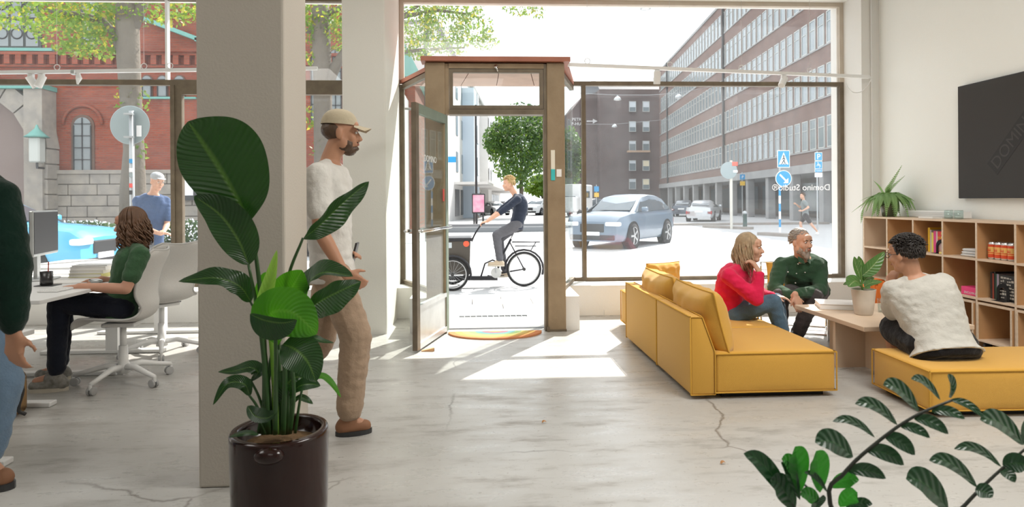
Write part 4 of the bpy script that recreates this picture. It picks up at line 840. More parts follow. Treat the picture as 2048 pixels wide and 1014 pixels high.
# rubber plant
STEMG = mat('green_stem', (.10, .20, .04), .5); SOIL = mat('soil', (.05, .035, .022), .95, bump=(60, .6))
LGREEN = leaf_mat('rubber_leaf', (.06, .15, .04), (.35, .42, .2), (.15, .35, .05, .25), 26, .3)
LDARK = leaf_mat('strelitzia_leaf', (.008, .040, .010), (.08, .17, .03), (.05, .20, .015, .16), 70, .25)
LBRIGHT = leaf_mat('young_leaf', (.035, .15, .015), (.16, .34, .06), (.16, .62, .02, .45), 70, .3)
LPALE = leaf_mat('rolled_leaf', (.22, .42, .08), (.3, .5, .12), (.45, .75, .12, .4), 40, .35)
LZZ = leaf_mat('zz_leaf', (.008, .045, .018), (.03, .10, .03), (.03, .16, .03, .12), 20, .3)
LZZB = leaf_mat('zz_young_leaf', (.02, .16, .02), (.05, .25, .05), (.06, .45, .03, .3), 20, .35)
FERN = leaf_mat('fern_leaf', (.20, .36, .13), (.26, .42, .16), (.35, .55, .18, .35), 6, .5)
def catmull(pts, n):
    pts = [V(p) for p in pts]; P_ = [pts[0]*2-pts[1]]+pts+[pts[-1]*2-pts[-2]]; out = []; m = len(pts)-1
    for i in range(n+1):
        t = i/n*m; k = min(int(t), m-1); t -= k; a, b, c, d = P_[k:k+4]
        out.append(.5*((2*b)+(c-a)*t+(2*a-5*b+4*c-d)*t*t+(3*b-a-3*c+d)*t**3))
    return out
def leaf(mid, wl, wr, m, parent, face_to=None, fold=.25, curl=0.0, wave=.0, nu=22, nv=10, peak=.45, name='leaf', tipw=.0, roll=0.0):
    """mid: midrib points; wl/wr: half widths left/right; face_to: direction the upper side looks"""
    c = catmull(mid, nu); mb = MB(); ft = V(face_to) if face_to is not None else V((0, -1, .25))
    def fn(a, b):
        i = min(int(round(a*nu)), nu); p = c[i]; d = (c[min(i+1, nu)]-c[max(i-1, 0)]).normalized()
        s = d.cross(ft).normalized(); n = s.cross(d).normalized()
        if roll: q = Matrix.Rotation(roll*(a-.3), 3, d); s = q @ s; n = q @ n
        x = 2*b-1; w = wl if x < 0 else wr
        e = math.log(.5)/math.log(peak); prof = math.sin(math.pi*min(1, max(0, a))**e)**.72 if 0 < a < 1 else 0
        prof = max(prof, .0)+.015
        y = abs(x)*w*prof; ang = fold+curl*abs(x)
        return p+s*math.copysign(y*math.cos(ang), x)+n*(y*math.sin(ang)+wave*prof*math.sin(a*17+x*2.0)*x*x)
    mb.grid(fn, nu, nv); return mb.build(name, m, parent, smooth=True)
c = fl(1727, 622, .389); c = V((3.035, 4.93, .389))
rp = thing('potted_rubber_plant', 'small variegated rubber plant in cream pot on the coffee table', 'plant', c)
MB().lathe([(.058, 0), (.066, .01), (.078, .10), (.088, .195), (.090, .20), (.083, .20), (.080, .165), (0, .165)], 32, c).build('pot', mat('cream_pot', (.66, .60, .52), .6, var=(8, .3)), rp, smooth=True)
MB().lathe([(0, .168), (.080, .166)], 20, c).build('soil', SOIL, rp)
q = lambda px, py, dy=0: ay(px, py, 4.93+dy)
st0 = c+V((0, 0, .165)); MB().tube([st0, q(1724, 575), q(1722, 548), q(1722, 520, .02)], [.007, .007, .006, .004], 6).build('stem', STEMG, rp, smooth=True)
for (mid, wl, wr, f) in (([q(1722, 560), q(1717, 545), q(1711, 528), q(1708, 513)], .033, .038, (.3, -1, .1)), ([q(1724, 552), q(1738, 540), q(1752, 525), q(1769, 503)], .045, .045, (0, -1, .35)), ([q(1721, 560, .03), q(1722, 545, .04), q(1719, 525, .05), q(1717, 512, .05)], .02, .028, (-.4, -1, 0)),
                         ([q(1722, 570, -.02), q(1712, 562, -.05), q(1704, 566, -.09), q(1697, 574, -.11)], .05, .05, (-.3, -.75, .65)), ([q(1725, 568), q(1735, 556, .04), q(1748, 555, .09)], .03, .03, (0, -.6, .8)), ([q(1728, 573, -.02), q(1742, 566, -.04), q(1765, 563, -.05)], .03, .03, (.1, -.5, .85)), ([q(1722, 572, .04), q(1700, 566, .1), q(1686, 569, .14)], .022, .022, (0, -.7, .7)), ([q(1726, 576, -.03), q(1734, 574, -.08), q(1740, 577, -.1)], .025, .025, (0, -.8, .6))):
    leaf(mid, wl*1.2, wr*1.2, LGREEN, rp, f, .15)
# ================================================================ WIRE CHAIR
wc = thing('wire_lounge_chair', 'chrome wire lounge chair the man in the green shirt sits on', 'chair', (3.04, 6.08, 0), math.radians(-27), world=False)
for s in (-1, 1):
    x = s*.30; MB().tube(catmull([(x, .30, .66), (x, .27, .45), (x, .22, .30)], 8), .010, 8).build('back_post', CHROME, wc, smooth=True, world=False)
    MB().tube(catmull([(x, -.26, .36), (x, -.27, .20), (x, -.27, .05), (x, -.22, .011), (x, 0, .011), (x, .2, .011), (x, .30, .03), (x, .31, .2), (x, .30, .45), (x, .30, .66)], 40), .010, 8).build('side_frame', CHROME, wc, smooth=True, world=False)
for (y, z) in ((-.26, .36), (.22, .30), (.30, .66), (.30, .03), (0, .011)): MB().tube([(-.30, y, z), (.30, y, z)], .009, 8).build('cross_bar', CHROME, wc, smooth=True, world=False)
for i in range(1, 12):
    x = -.30+.05*i; MB().tube(catmull([(x, -.26, .36), (x, -.05, .325), (x, .20, .30), (x, .25, .42), (x, .30, .66)], 16), .003, 5).build('wire', CHROME, wc, smooth=True, world=False)
for (y, z) in ((-.1, .333), (.07, .313), (.255, .42), (.272, .5), (.288, .58)): MB().tube([(-.30, y, z), (.30, y, z)], .003, 5).build('wire', CHROME, wc, smooth=True, world=False)
M27 = Matrix.Rotation(math.radians(-27), 3, 'Z'); pc_ = V((3.04, 6.08, 0))+M27 @ V((.02, .17, .50))
pillow('mustard cushion against the back of the wire chair', pc_, .52, .32, .10, M27 @ V((1, 0, 0)), M27 @ V((0, .2, 1)))
# ================================================================ SHELF
XS0, XS1 = 4.30, 4.67; YS = [6.966, 6.561, 6.156, 5.751, 5.346, 4.941, 4.536, 4.131]; th = .018
sh = thing('shelf_unit', 'light plywood open shelf unit along the right wall under the screen', 'shelf', (4.48, 5.5, 0))
def bd(x0, x1, y0, y1, z0, z1, m=PLY, n='board'): return MB().box(x0, x1, y0, y1, z0, z1).build(n, m, sh)
for z in (1.082, .757, .422): bd(XS0, XS1, YS[-1], YS[0]+th, z, z+th)
for i, y in enumerate(YS):
    for (z0_, z1_) in ((.775, 1.082), (.440, .757), (0, .422)):
        d_ = bd(XS0+.004, XS1, y, y+th, z0_, z1_, MDF if i else PLY, 'divider'); MB().box(XS0, XS0+.004, y, y+th, z0_, z1_).build('edge_strip', PLYE, d_)
for i in range(len(YS)-2):
    y0_, y1_ = YS[i+1]+th+.012, YS[i]-.012
    lab = ['plywood box on castors, first under the shelf by the window', 'plywood box on castors, second under the shelf from the window', 'plywood box on castors, third under the shelf behind the coffee table', 'plywood box on castors behind the man in the grey tee', 'plywood box on castors just right of the man in the grey tee', 'plywood box on castors at the right edge under the shelf'][i]
    cr = thing('rolling_box', lab, 'storage box', (4.46, (y0_+y1_)/2, 0), group='rolling boxes under the shelf')
    for a in ((y0_, y1_, .075, .091), (y0_, y1_, .389, .405)): MB().box(XS0-.015, XS1-.02, *a).build('board', PLY, cr)
    for a in ((y0_, y0_+.016), (y1_-.016, y1_)):
        d_ = MB().box(XS0-.011, XS1-.02, a[0], a[1], .091, .389).build('board', MDF, cr); MB().box(XS0-.015, XS0-.011, a[0], a[1], .091, .389).build('edge_strip', PLYE, d_)
    for x in (XS0+.04, XS1-.08):
        for y in (y0_+.05, y1_-.05): MB().lathe([(.034, -.012), (.036, 0), (.034, .012)], 14, (x, y, .036), Matrix.Rotation(math.pi/2, 3, 'X')).box(x-.02, x+.02, y-.016, y+.016, .066, .075).build('castor', DARK, cr)
# ---- books and things on the shelf
def book(label, x, y, z, w, d, h, col, nm='book', cat='book', group='books on the shelf', title=None):
    """spine faces -x; w along y"""
    m = mat('cover_%02d%02d%02d' % tuple(int(99*c) for c in col), col, .5)
    o = thing(nm, label, cat, (x, y, z), group=group)
    MB().box(x+.004, x+d-.003, y+.003, y+w-.003, z+.004, z+h-.004).build('pages', MATS['paper'], o)
    c_ = MB().box(x, x+.003, y, y+w, z, z+h).box(x+.003, x+d, y, y+.003, z, z+h).box(x+.003, x+d, y+w-.003, y+w, z, z+h); c_.build('cover', m, o); return o
zt = .776; y = 6.09
for (lab, w, h, d, col) in (('tall yellow book at the left of the colourful row', .03, .235, .20, (.80, .50, .04)), ('pale grey book next to the tall yellow book', .016, .215, .17, (.6, .58, .55)), ('lemon yellow paperback in the colourful row', .026, .19, .16, (.85, .75, .15)), ('hot pink book in the colourful row', .034, .205, .17, (.80, .08, .30)), ('white striped book right of the hot pink book', .018, .205, .16, (.75, .68, .62)), ('blue grey book behind the red book', .02, .19, .16, (.25, .38, .55))):
    y -= w+.002; book(lab, 4.40, y, zt, w, d, h, col)
y -= .028; rb = book('red book titled the happy, standing at the end of the row', 4.36, y, zt, .024, .15, .205, (.75, .03, .035))
rbx = thing('book', 'red book with yellow title facing the room beside the black bookend', 'book', (4.385, 5.85, zt), group='books on the shelf')
D.objects.remove(rb.children[0]); D.objects.remove(rb.children[0]); D.objects.remove(rb)
RED = mat('red_cover', (.72, .03, .035), .45); YLET = mat('yellow_lettering', (.9, .65, .05), .5)
MB().box(4.385, 4.41, 5.80, 5.935, zt, zt+.205).build('cover', RED, rbx)
of = V((4.385, 5.85, zt))
text('THE', .030, YLET, rbx, face((0, -1, 0), (0, 0, 1), V((4.3835, 5.867, zt+.172))-of)); text('HAPPY', .040, YLET, rbx, face((0, -1, 0), (0, 0, 1), V((4.3835, 5.867, zt+.132))-of))
MB().box(4.383, 4.385, 5.82, 5.92, zt+.015, zt+.118).build('picture', mat('cover_art', (.55, .45, .60), .5, var=(30, .9, (.75, .42, .22))), rbx)
def bookend(label, x, y0, y1, z, h):
    o = thing('bookend', label, 'bookend', (x, (y0+y1)/2, z), group='black arched bookends'); r0 = (y1-y0)/2; yc = (y0+y1)/2; zc = z+h-r0; ri = r0*.62; out = []; inn = []
    for k in range(17):
        a = math.pi*k/16; out.append((x, yc+r0*math.cos(a), zc+r0*math.sin(a))); inn.append((x, yc+ri*math.cos(a), zc-.01+ri*math.sin(a)))
    out = [(x, y1, z)]+out+[(x, y0, z)]; inn = [(x, yc+ri, z)]+inn+[(x, yc-ri, z)]
    m = MB(); n = len(out); tk = V((.004, 0, 0))
    m.add([V(p) for p in out]+[V(p) for p in inn]+[V(p)+tk for p in out]+[V(p)+tk for p in inn], [(i, i+1, n+i+1, n+i) for i in range(n-1)]+[(2*n+i, 3*n+i, 3*n+i+1, 2*n+i+1) for i in range(n-1)]+[(i, 2*n+i, 2*n+i+1, i+1) for i in range(n-1)]+[(n+i, n+i+1, 3*n+i+1, 3*n+i) for i in range(n-1)])
    m.build('arch', BLACK, o); MB().box(x-.05, x, y0, y1, z, z+.002).build('foot', BLACK, o); return o
bookend('black arched bookend in front of the red titled book', 4.372, 5.815, 5.94, zt, .13)
bx = thing('small_box', 'small yellow box lying by the red titled book', 'box', (4.33, 5.79, zt)); MB().rbox((4.335, 5.795, zt+.011), (.03, .075, .02), .002, 1).build('carton', mat('yellow_carton', (.82, .65, .2), .5), bx); MB().box(4.318, 4.3195, 5.77, 5.785, zt+.003, zt+.02).build('stripe', mat('brown_stripe', (.3, .16, .1), .5), bx)
# towels
for k in range(3):
    tw = thing('folded_towel', ['lowest folded white towel on the upper shelf', 'middle folded white towel on the upper shelf', 'topmost folded white towel on the upper shelf'][k], 'towel', (4.45, 5.50, zt+.024*k), group='folded white towels')
    m = MB().rbox((4.46-.01*k, 5.485, zt+.012+.024*k), (.22-.02*k, .23-.02*k, .022), .010, 3).build('fold', mat('white_towel', (.80, .80, .80), .9, .2, bump=(80, .4)), tw, smooth=True)
    MB().rbox((4.455-.01*k, 5.480, zt+.0155+.024*k), (.226-.02*k, .222-.02*k, .006), .003, 2).build('fold', MATS['white_towel'], tw, smooth=True)
# cans
CANR = mat('can_red', (.72, .09, .03), .35, .5, .2); CANY = mat('can_yellow', (.85, .52, .16), .4, .5, .1); ALU = mat('aluminium', (.72, .73, .73), .3, .5, .9)
kk = 0
for cx in range(2):
    for cy in range(4):
        x, y = 4.39+.070*cx, 5.285-.068*cy; cn = thing('drink_can', ['leftmost red and yellow drink can in the front row', 'second red and yellow drink can in the front row', 'third red and yellow drink can in the front row', 'rightmost red and yellow drink can in the front row', 'leftmost red and yellow drink can in the back row', 'second red and yellow drink can in the back row', 'third red and yellow drink can in the back row', 'rightmost red and yellow drink can in the back row'][kk], 'can', (x, y, zt), group='red and yellow drink cans'); kk += 1
        MB().lathe([(.026, 0), (.031, .008), (.032, .02), (.032, .128), (.027, .143), (.026, .145), (.025, .141), (0, .141)], 24, (x, y, zt)).build('body', ALU, cn, smooth=True)
        for (a, b, m_) in ((.016, .045, CANR), (.045, .052, CANY), (.052, .060, CANR), (.060, .105, CANY), (.105, .126, CANR)): MB().lathe([(.0325, a), (.0325, b)], 24, (x, y, zt), None, False).build('label_band', m_, cn, smooth=True)
        for t in range(3): MB().prism([(x-.0333, y-.018+.012*t, zt+.068), (x-.0333, y-.008+.012*t, zt+.068), (x-.0333, y-.013+.012*t, zt+.095)], (.001, 0, 0)).build('flame', CANR, cn)
# lower row
zm = .441
pb = thing('card_box', 'bright pink flat box with white lettering on the middle shelf', 'box', (4.44, 5.46, zm), world=True)
MB().rbox((4.42, 5.475, zm+.036), (.17, .20, .07), .002, 1).build('carton', mat('pink_box', (.85, .05, .22), .45), pb)
text('PANTONE', .030, WLET, pb, face((0, 1, 0), (0, 0, -1), V((4.334, 5.472, zm+.032))-V((4.44, 5.46, zm))))
y = 5.30
for (lab, w, h, d, col) in (('near black book at the left end of the dark row', .022, .225, .18, (.04, .035, .035)), ('red spined book in the dark row', .014, .215, .17, (.35, .06, .04)), ('black book in the dark row', .016, .23, .18, (.02, .02, .022)), ('dark green book in the dark row', .014, .215, .17, (.03, .10, .07)), ('lilac spined book in the dark row', .016, .215, .16, (.42, .33, .45)), ('silver grey book in the dark row', .014, .21, .16, (.35, .36, .36))):
    y -= w+.001; book(lab, 4.38, y, zm, w, d, h, col)
fb = thing('book', 'black book with patterned white print facing the room', 'book', (4.37, 5.12, zm), group='books on the shelf')
MB().box(4.37, 4.395, 5.03, 5.195, zm, zm+.215).build('cover', mat('black_cover', (.022, .022, .024), .4), fb)
rr_ = random.Random(5)
for i in range(7):
    yy = 5.045
    while yy < 5.18:
        w = rr_.uniform(.008, .026)
        if rr_.random() < .75: MB().box(4.3685, 4.37, yy, min(yy+w, 5.185), zm+.022+.027*i, zm+.022+.027*i+rr_.uniform(.008, .018)).build('print', mat('print_grey', (.5, .47, .42), .6), fb)
        yy += w+.006
bookend('black arched bookend in front of the patterned black book', 4.355, 5.075, 5.205, zm, .145)
y = 6.50
book('white box file on the upper shelf by the window', 4.42, 6.585, zt, .05, .20, .30, (.8, .8, .78), 'box_file', 'box file', 'box files'); book('white box file on the middle shelf behind the shoulder', 4.44, 5.80, zm, .14, .18, .20, (.78, .78, .76), 'box_file', 'box file', 'box files')
tz = thing('toy', 'rounded red and green toy on the middle shelf behind the rubber plant', 'toy', (4.40, 6.62, zm)); MB().lathe([(.045, 0), (.055, .05), (.05, .08)], 18, (4.40, 6.64, zm)).build('base', mat('toy_green', (.12, .45, .10), .4), tz, smooth=True); MB().lathe([(.05, .08), (.05, .16), (.03, .21), (0, .22)], 18, (4.40, 6.64, zm)).build('body', mat('toy_red', (.80, .10, .04), .4), tz, smooth=True)
oz = thing('orange_bag', 'orange bag with black strap on the floor behind the rubber plant', 'bag', (4.0, 6.5, 0)); MB().rbox((4.08, 6.45, .24), (.16, .24, .46), .05, 3, puff=.01).build('body', mat('orange_fabric', (.85, .20, .03), .7), oz, smooth=True); MB().tube(catmull([(4.0, 6.38, .46), (4.0, 6.40, .56), (4.0, 6.50, .56), (4.0, 6.52, .46)], 14), .008, 6).build('strap', BLACK, oz, smooth=True)
# shelf top
zs = 1.101
rd = thing('long_white_box', 'long white slatted case lying on top of the shelf by the fern', 'case', (4.58, 6.3, zs)); MB().rbox((4.60, 6.25, zs+.035), (.09, .84, .066), .006, 2).build('case', WPLAS, rd)
for i in range(3): MB().box(4.553, 4.556, 5.86, 6.64, zs+.014+.017*i, zs+.020+.017*i).build('slat', mat('slat_grey', (.6, .62, .62), .6), rd)
pp = thing('paper_pad', 'white paper pad lying on top of the shelf', 'paper', (4.42, 6.05, zs)); MB().box(4.37, 4.47, 5.98, 6.18, zs, zs+.014).build('pages', MATS['paper'], pp); MB().box(4.37, 4.47, 5.98, 6.18, zs+.014, zs+.016).build('cover', WPLAS, pp)
for (x, y, lab) in ((4.44, 5.86, 'clear glass jar on the shelf top, left of the pair'), (4.46, 5.76, 'clear glass jar on the shelf top, right of the pair')):
    j = thing('glass_jar', lab, 'jar', (x, y, zs), group='glass jars on the shelf'); MB().lathe([(.035, 0), (.038, .005), (.038, .075), (.034, .082), (.034, .078), (.035, .008), (0, .006)], 20, (x, y, zs)).build('jar', glass_mat('jar_glass_%s' % lab[-12:-9].strip(), .12, .05, (.9, .95, .94)), j, smooth=True); MB().lathe([(.030, .007), (.031, .03), (0, .03)], 14, (x, y, zs)).build('contents', mat('pale_contents', (.7, .72, .7), .8), j, smooth=True)
fp = V((4.48, 6.80, zs)); fe = thing('potted_fern', 'bushy green fern in a dark glazed pot on the shelf end', 'plant', fp)
MB().lathe([(.062, 0), (.07, .01), (.082, .11), (.085, .145), (.078, .145), (.075, .12), (0, .12)], 26, fp).build('pot', mat('green_glaze', (.10, .13, .08), .25, .6, var=(14, .7, (.16, .10, .06))), fe, smooth=True)
MB().lathe([(0, .122), (.076, .12)], 16, fp).build('soil', SOIL, fe)
def frond(pts, w, parent):
    c = catmull(pts, 26); m = MB(); m.tube(c, [.003*(1-.7*i/26) for i in range(27)], 4)
    for i in range(2, 27):
        d = (c[min(i+1, 26)]-c[i-1]).normalized(); s = d.cross(V((0, 0, 1)))
        s = s.normalized() if s.length > .05 else V((0, 1, 0)); L = w*min(1, i/6)*(1-(i/27)**2.2)
        for sg in (-1, 1):
            e = c[i]+s*sg*L+d*L*.35-V((0, 0, L*.12)); k = d*.0085; b = len(m.v); m.v += [c[i]-k, c[i]+k, c[i].lerp(e, .6)+k*.9, e, c[i].lerp(e, .6)-k*.9]
            for t, uvv in enumerate(((0, .4), (0, .6), (.6, .8), (1, .5), (.6, .2))): m.uv[b+t] = uvv
            m.f.append((b, b+1, b+2, b+3, b+4))
    return m.build('frond', FERN, parent)
rf_ = random.Random(21); o_ = fp+V((0, 0, .13))
for i in range(60):
    a = rf_.uniform(0, 6.28); r = rf_.uniform(.10, .27); dz = rf_.uniform(-.14, .06); x_, y_ = math.cos(a)*r, math.sin(a)*r*1.15
    if o_.x+x_ > 4.66: x_ = 4.64-o_.x-rf_.random()*.05
    frond([o_, o_+V((x_*.35, y_*.35, .09+.04*rf_.random())), o_+V((x_*.75, y_*.75, .07+dz*.2)), o_+V((x_, y_, dz))], .05, fe)
frond([o_, ax(1772, 385, 4.5), ax(1785, 362, 4.52), ax(1803, 332, 4.54)], .05, fe); frond([o_, ax(1775, 385, 4.5), ax(1788, 370, 4.48), ax(1809, 352, 4.46)], .04, fe); frond([o_, ax(1755, 392, 4.45), ax(1730, 405, 4.42), ax(1704, 424, 4.36)], .04, fe); frond([o_, ax(1752, 395, 4.4), ax(1728, 415, 4.3), ax(1722, 445, 4.26)], .045, fe); frond([o_, ax(1760, 375, 4.5), ax(1748, 362, 4.5)], .02, fe)
# ================================================================ SCREEN
tv = thing('wall_screen', 'large black flat screen mounted high on the right wall', 'screen', (4.69, 5.4, 1.8))
Yt0 = 6.005; Yt1 = Yt0-1.9
MB().rbox((4.672, (Yt0+Yt1)/2, 1.83), (.05, Yt0-Yt1, 1.075), .004, 1).build('casing', mat('screen_frame', (.025, .027, .03), .4), tv)
MB().box(4.644, 4.6475, Yt1+.012, Yt0-.012, 1.308, 2.352).build('display', mat('dark_display', (.028, .026, .023), .35, .5), tv)
# tilted dark logo band with lettering on the display
c0 = ax(1982, 322, 4.643); an = math.radians(47)
Mx = face((0, -math.cos(an), math.sin(an)), (0, math.sin(an), math.cos(an)), (0, 0, 0)); r3 = Mx.to_3x3(); ln_ = 1.35; hb = .155
p0 = c0+V((0, 0, -.0)); e1 = r3 @ V((1, 0, 0)); e2 = r3 @ V((0, 1, 0)); cen = p0+V((0, -.012, -.075))
pl = [cen-e2*hb/2, cen+e1*ln_-e2*hb/2, cen+e1*ln_+e2*hb/2, cen+e2*hb/2]
pl = [p for p in pl]; zmax = 2.34; kk_ = min(1, (zmax-cen.z)/(e1.z*ln_+.08)); pl = [cen-e2*hb/2, cen+e1*ln_*kk_-e2*hb/2, cen+e1*ln_*kk_+e2*hb/2, cen+e2*hb/2]
MB().prism([V((4.643, p.y, p.z)) for p in pl], (.0012, 0, 0)).build('logo_band', mat('logo_dark', (.014, .013, .012), .4), tv)
Mt = Mx.copy(); tp_ = cen-e2*.047+e1*.03; Mt.translation = V((4.6425, tp_.y, tp_.z))-V((4.69, 5.4, 1.8)); text('DOMINO', .155, mat('logo_grey', (.045, .042, .038), .4), tv, Mt, 'logo_lettering', align='LEFT', ext=.0003)
# ================================================================ TRACK LIGHTS
def track(label, a, b, spots, rings):
    t = thing('lighting_track', label, 'track light', a, group='lighting tracks'); MB().bar(a, b, .035, .034).build('rail', WPAINT, t)
    for f in rings:
        c = a.lerp(b, f)+V((0, 0, .045)); MB().tube([c+V((.028*math.cos(k*.4), 0, .028*math.sin(k*.4))) for k in range(17)], .004, 5).build('cable_ring', WPLAS, t)
        MB().tube([c+V((0, 0, .025)), V((c.x, c.y, ZC))], .0015, 4).build('suspension_wire', METAL, t)
    for (f, dv, L) in spots:
        c = a.lerp(b, f)-V((0, 0, .02)); MB().box(c.x-.025, c.x+.025, c.y-.018, c.y+.018, c.z-.05, c.z).build('adapter', WPAINT, t)
        e = c-V((0, 0, .055)); dv = V(dv).normalized(); s = MB().tube([e-dv*L*.3, e+dv*L*.7], .036, 18).build('spotlight', WPAINT, t, smooth=False)
        MB().tube([e+dv*(L*.7-.012), e+dv*(L*.7+.002)], .030, 18).build('lens', mat('spot_lens', (.55, .53, .5), .3), s)
    return t
ta = ay(1120, 130, 6.60); tb_ = ay(1738, 147, 7.20); tb_.z = ta.z = 2.69
track('white lighting track with two spotlights across the right window', ta, tb_, [(.29, (0, .15, -1), .13), (.70, (-.45, -.35, -.7), .12)], [.08, .33, .56, .79])
tc_ = ay(-60, 148, 6.84); td = ay(635, 137, 6.66); tc_.z = 2.625; td.z = 2.65
track('white lighting track with boxy spotlights across the left window', tc_, td, [(.175, (.3, .4, -.8), .12), (.205, (-.2, -.3, -.9), .12)], [.25, .50, .575])
p = tc_.lerp(td, .31); cp = thing('track_clip', 'crumpled white clip hanging from the left lighting track', 'clip', p); MB().tube([p-V((0, 0, .02)), p-V((-.01, 0, .07)), p-V((.005, 0, .13))], [.02, .03, .008], 7).build('clip', WPLAS, cp); MB().rbox(p-V((.04, 0, .01)), (.05, .05, .05), .01, 1).build('clamp', METAL, cp)
tag(MB().tube(catmull([ay(1738, 150, 7.2), ay(1742, 160, 7.24), ay(1725, 182, 7.24), ay(1705, 184, 7.24), ay(1692, 168, 7.24), ay(1690, 152, 7.2)], 24), .005, 6).build('cable', WPLAS, smooth=True), 'looped white cable hanging from the end of the right track', 'cable')
# housings added overhead for the fill lamps, out of view
for (x, y, s) in ((-3.6, 2.2, 1.8), (2.6, 2.2, 1.8), (-.3, -1.2, 1.8), (-.2, 4.6, 1.2)):
    lab = {(-3.6): 'square added fill lamp above the desks', 2.6: 'square added fill lamp above the lounge corner', (-.3): 'square added fill lamp behind the viewer', (-.2): 'smaller square added fill lamp towards the door'}[x]
    l = thing('added_fill_lamp', lab, 'lamp', (x, y, ZC), group='added fill lamps'); h = s/2
    for a in ((x-h-.04, x+h+.04, y-h-.04, y-h), (x-h-.04, x+h+.04, y+h, y+h+.04), (x-h-.04, x-h, y-h, y+h), (x+h, x+h+.04, y-h, y+h)): MB().box(a[0], a[1], a[2], a[3], ZC-.11, ZC).build('frame', WPAINT, l)
    MB().box(x-h, x+h, y-h, y+h, ZC-.03, ZC).build('housing', WPAINT, l)
# ================================================================ DOORMAT, WEDGE, BITS
mt = thing('doormat', 'half round rainbow striped doormat inside the open door', 'doormat', (.19, 6.40, 0))
cols = [(.72, .30, .14), (.75, .45, .16), (.72, .58, .22), (.32, .45, .22), (.18, .36, .38), (.42, .20, .24), (.70, .36, .16)]
R0 = .46; n = len(cols)
for i, cl in enumerate(cols):
    ro = R0*(n-i)/n; ri = R0*(n-i-1)/n; A = 24; pts = []
    for k in range(A+1):
        a = math.pi+math.pi*k/A; pts.append((.19+ro*math.cos(a), 6.415+ro*.74*math.sin(a)))
    inn = [(.19+ri*math.cos(math.pi+math.pi*k/A), 6.415+ri*.74*math.sin(math.pi+math.pi*k/A)) for k in range(A+1)]
    m = MB(); N_ = A+1
    m.add([V((x, y, .016)) for x, y in pts]+[V((x, y, .016)) for x, y in inn]+[V((x, y, 0.001)) for x, y in pts]+[V((x, y, .001)) for x, y in inn], [(k, k+1, N_+k+1, N_+k) for k in range(A)]+[(k, 2*N_+k, 2*N_+k+1, k+1) for k in range(A)])
    m.build('stripe', mat('mat_stripe_%d' % i, cl, .95, .1, bump=(300, .6)), mt)
w_ = fl(855, 702); wd = thing('door_wedge', 'small wooden wedge holding the door open', 'wedge', w_); MB().prism([(w_.x-.05, w_.y-.02, 0), (w_.x+.06, w_.y-.02, 0), (w_.x+.06, w_.y-.02, .03), (w_.x-.05, w_.y-.02, .006)], (0, .045, 0)).build('wedge', mat('wedge_wood', (.62, .36, .18), .7), wd); MB().box(w_.x+.056, w_.x+.061, w_.y-.02, w_.y+.025, 0, .03).build('end_grain', PLYE, wd)
for (px, py, lab) in ((1088, 847, 'curled brown dry leaf on the floor in mid room'), (1446, 929, 'small brown dry leaf on the floor towards the front')):
    c = fl(px, py); lo = thing('dry_leaf', lab, 'leaf', c, group='dry leaves on the floor'); leaf([c+V((-.012, 0, .004)), c+V((0, .004, .012)), c+V((.016, .006, .005))], .008, .009, mat('dry_leaf', (.42, .2, .07), .7), lo, (0, -.3, 1), .5, nu=8, nv=4, name='blade')
# ================================================================ BIG POTTED STRELITZIA
pc = V((-.727, 2.45, 0)); bp = thing('potted_bird_of_paradise', 'tall bird of paradise plant in a glossy dark brown pot by the column', 'plant', pc)
GLZ = mat('brown_glaze', (.016, .004, .003), .14, .4, coat=.1, var=(3, .6, (.035, .010, .006)))
MB().lathe([(.150, 0), (.160, .01), (.170, .20), (.1745, .44), (.175, .455), (.170, .465), (.150, .465), (.146, .455), (.144, .40), (0, .40)], 56, pc).build('pot', GLZ, bp, smooth=True)
kb = ay(535, 915, 2.265); MB().ell((kb.x, kb.y+.015, kb.z), (.052, .034, .030), None, 20, 12).build('knob', GLZ, bp, smooth=True)
MB().lathe([(0, .412), (.144, .405)], 32, pc).build('soil', mat('potting_soil', (.17, .10, .045), .95, bump=(50, .8)), bp)
B = lambda px, py, dy=0: ay(px, py, 2.45+dy); kx = 2.45/1300
STEMD = mat('strelitzia_stem', (.03, .085, .02), .4)
def stem(pts, r0, r1, m=STEMD):
    c = catmull(pts, 16); MB().tube(c, [r0+(r1-r0)*i/16 for i in range(17)], 8).build('stem', m, bp, smooth=True)
def L(mid, wl, wr, m=LDARK, f=(0, -1, .2), fold=.2, **k): return leaf([B(*p) for p in mid], wl*kx, wr*kx, m, bp, f, fold, **k)
stem([B(528, 868), B(530, 760), B(524, 620), B(510, 500), B(497, 440)], .012, .006); L([(498, 444), (478, 405), (440, 340), (404, 285), (376, 243)], 62, 98, fold=.18, wave=.006, nu=40, nv=16, peak=.55)
stem([B(536, 868, -.02), B(530, 740, -.02), B(515, 620, -.03), B(497, 530, -.04)], .011, .005); L([(498, 530, -.04), (476, 480, -.05), (440, 430, -.06), (388, 392, -.06)], 34, 44, f=(.1, -1, .25), fold=.3, wave=.004, nu=30, nv=12)
stem([B(545, 868, .03), B(532, 720, .04), B(518, 640, .04), B(500, 602, .03)], .009, .004); L([(502, 604, .03), (478, 572, .0), (430, 556, -.03), (357, 563, -.06)], 24, 26, mat('x', (.03, .04, .02)) if False else LDARK, (.2, -.75, .75), .25, wave=.006)
stem([B(560, 868, .05), B(556, 700, .06), B(575, 560, .06), B(606, 476, .05)], .010, .005); L([(606, 478, .05), (640, 450, .05), (690, 402, .02), (738, 363, 0)], 14, 42, LDARK, (.1, -.8, .5), .25, wave=.008, nu=32, peak=.55)
